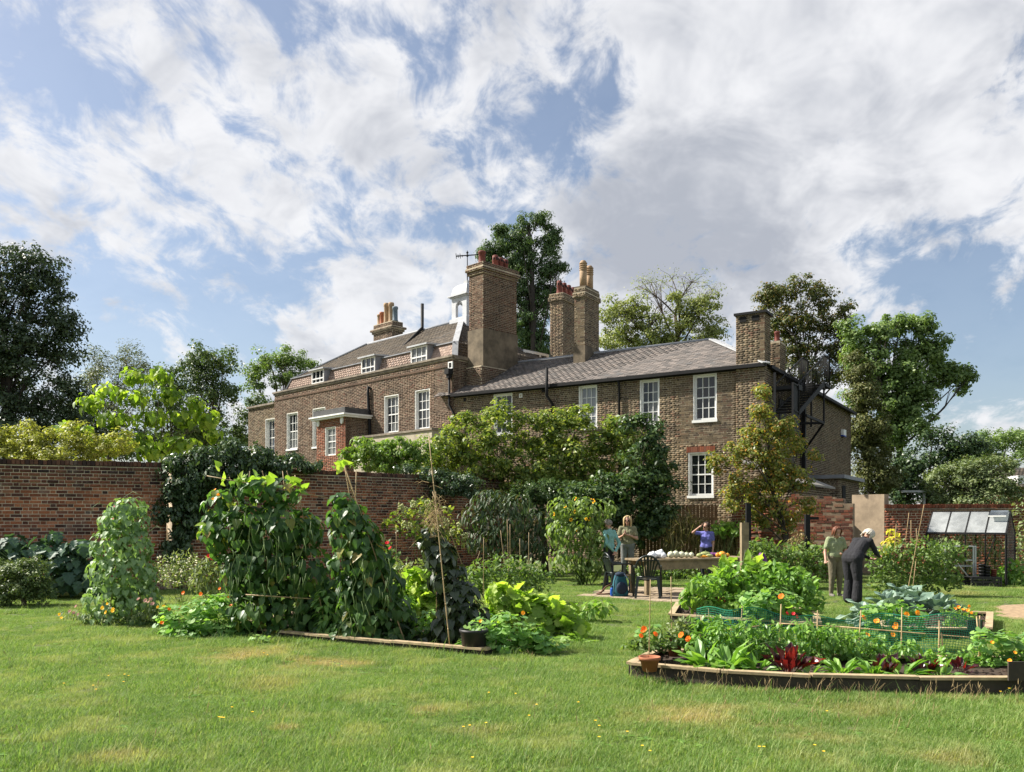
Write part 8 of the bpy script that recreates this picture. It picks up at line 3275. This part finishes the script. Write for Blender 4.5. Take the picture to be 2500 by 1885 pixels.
def scatter_nodes(ob, sources, smin, smax, seed):
    ng = bpy.data.node_groups.new('scatter_' + ob.name, 'GeometryNodeTree')
    ng.interface.new_socket('Geometry', in_out='INPUT', socket_type='NodeSocketGeometry')
    ng.interface.new_socket('Geometry', in_out='OUTPUT', socket_type='NodeSocketGeometry')
    gi, go = ng.nodes.new('NodeGroupInput'), ng.nodes.new('NodeGroupOutput')
    iop = ng.nodes.new('GeometryNodeInstanceOnPoints')
    iop.inputs['Pick Instance'].default_value = True
    gti = ng.nodes.new('GeometryNodeGeometryToInstance')
    for s_ in sources:
        oi = ng.nodes.new('GeometryNodeObjectInfo')
        oi.inputs['Object'].default_value = s_
        oi.inputs['As Instance'].default_value = False
        ng.links.new(oi.outputs['Geometry'], gti.inputs[0])
    # one multi-input would merge them: make each an instance first
    for l in list(ng.links):
        ng.links.remove(l)
    jn = ng.nodes.new('GeometryNodeJoinGeometry')
    ois = [n_ for n_ in ng.nodes if n_.bl_idname == 'GeometryNodeObjectInfo']
    for n_ in ois:
        n_.inputs['As Instance'].default_value = True
        ng.links.new(n_.outputs['Geometry'], jn.inputs[0])
    rr1 = ng.nodes.new('FunctionNodeRandomValue')
    rr1.data_type = 'FLOAT'
    rr1.inputs[2].default_value = 0.0
    rr1.inputs[3].default_value = 6.283
    rr1.inputs['Seed'].default_value = seed
    cx = ng.nodes.new('ShaderNodeCombineXYZ')
    ng.links.new(rr1.outputs[1], cx.inputs[2])
    for nm, ty, sk in (('pick', 'INT', 'Instance Index'), ('scl', 'FLOAT', 'Scale')):
        na = ng.nodes.new('GeometryNodeInputNamedAttribute')
        na.data_type = ty
        na.inputs['Name'].default_value = nm
        ng.links.new([o_ for o_ in na.outputs if o_.enabled and o_.name == 'Attribute'][0], iop.inputs[sk])
    ng.links.new(gi.outputs[0], iop.inputs['Points'])
    ng.links.new(jn.outputs[0], iop.inputs['Instance'])
    ng.links.new(cx.outputs[0], iop.inputs['Rotation'])
    ng.links.new(iop.outputs[0], go.inputs[0])
    md = ob.modifiers.new('scatter', 'NODES')
    md.node_group = ng


scatter_nodes(lawn, TUFTS, .75, 1.25, 3)

# broad-leaved weeds in the turf
rng = np.random.default_rng(60)
wt = thing('lawn_weeds', 'broad-leaved weeds and clover scattered through the lawn', 'weeds', (0, 7, 0))
wt['kind'] = 'stuff'
wp_, wn_, wtp, ws_ = [], [], [], []
for i in range(420):
    y = rng.uniform(4.9, 11)
    x = rng.uniform(-.66 * y, .66 * y)
    if any(in_poly(np.array([x]), np.array([y]), q)[0] for q in BEDS):
        continue
    for k in range(int(rng.integers(5, 10))):
        a = rng.random() * 6.283
        d_ = np.array([math.cos(a), math.sin(a), .35])
        wp_.append([x + d_[0] * .008, y + d_[1] * .008, .012])
        wn_.append([-d_[0] * .3, -d_[1] * .3, 1])
        wtp.append(d_)
        ws_.append(rng.uniform(.03, .075))
scatter(wt, T_LONG, M['lf_herb'], np.array(wp_), np.array(wn_, float), np.array(wtp), np.array(ws_), 0)

# long stalks along the bed edge and small yellow lawn flowers
rng = np.random.default_rng(50)
mb = MB()
for i in range(300):
    if i < 130:
        u, v = rng.uniform(1545, 2500), 0
        f = (u - 1540) / 960
        v = 1664 + 42 * min(1, f * 1.6) + rng.uniform(4, 16)
        h = rng.uniform(.08, .24)
    elif i < 200:
        u, v, h = rng.uniform(1560, 2300), rng.uniform(1715, 1800), rng.uniform(.07, .16)
    else:
        u, v, h = rng.uniform(0, 1500), rng.uniform(1600, 1880), rng.uniform(.07, .15)
    a = G(u, v)
    d_ = Vector((rng.normal() * .35, rng.normal() * .2, 1)).normalized()
    mb.tube([a, a + d_ * h * .6, a + d_ * h + Vector((rng.normal() * .03, 0, -.01))], [.0016, .0013, .001], 3, cap=False)
    if rng.random() < .5:
        e = a + d_ * h
        mb.tube([e - d_ * .04, e - d_ * .015, e + d_ * .012], [.001, .0035, .001], 4, cap=False)
o = mb.build('grass_stalks', M['straw'])
tag(o, 'dry bent grass stalks along the bed edge and lawn', 'grass', kind='stuff')
for i, (u, v, n) in enumerate(((270, 1672, 2), (225, 1705, 4), (165, 1682, 2), (300, 1665, 3), (325, 1688, 1), (530, 1775, 3), (575, 1758, 2), (545, 1779, 2), (620, 1764, 2), (1183, 1720, 1), (1140, 1805, 4), (1190, 1800, 2), (840, 1655, 2), (665, 1610, 3), (1300, 1780, 2), (1255, 1716, 2), (1320, 1748, 1), (1415, 1735, 1), (1455, 1790, 3), (1475, 1840, 2), (1545, 1812, 2), (1575, 1848, 2), (1590, 1865, 2), (2020, 1770, 2), (2000, 1862, 3), (1850, 1845, 3), (2455, 1705, 3), (1135, 1878, 2))):
    for k in range((n + 1) // 2):
        g_ = G(u + rng.uniform(-16, 16), v + rng.uniform(-5, 5))
        t = thing('hawkbit', 'small yellow lawn flower on a thin stalk', 'flower', tuple(g_), group='yellow flowers scattered over the lawn')
        h = rng.uniform(.06, .11)
        mb = MB()
        lean = Vector((rng.normal() * .02, rng.normal() * .02, h))
        mb.tube([(0, 0, 0), tuple(lean)], [.0015, .0012], 4, cap=False)
        mb.build('stalk', M['stem_green'], t, local=True)
        mb = MB()
        for q in range(9):
            a = 2 * math.pi * q / 9
            d_ = Vector((math.cos(a), math.sin(a), .25))
            s_ = Vector((-math.sin(a), math.cos(a), 0)) * .0045
            mb.quad(lean, lean + d_ * .007 + s_, lean + d_ * .012, lean + d_ * .007 - s_)
        mb.build('flower_head', M['p_yellow'], t, local=True)
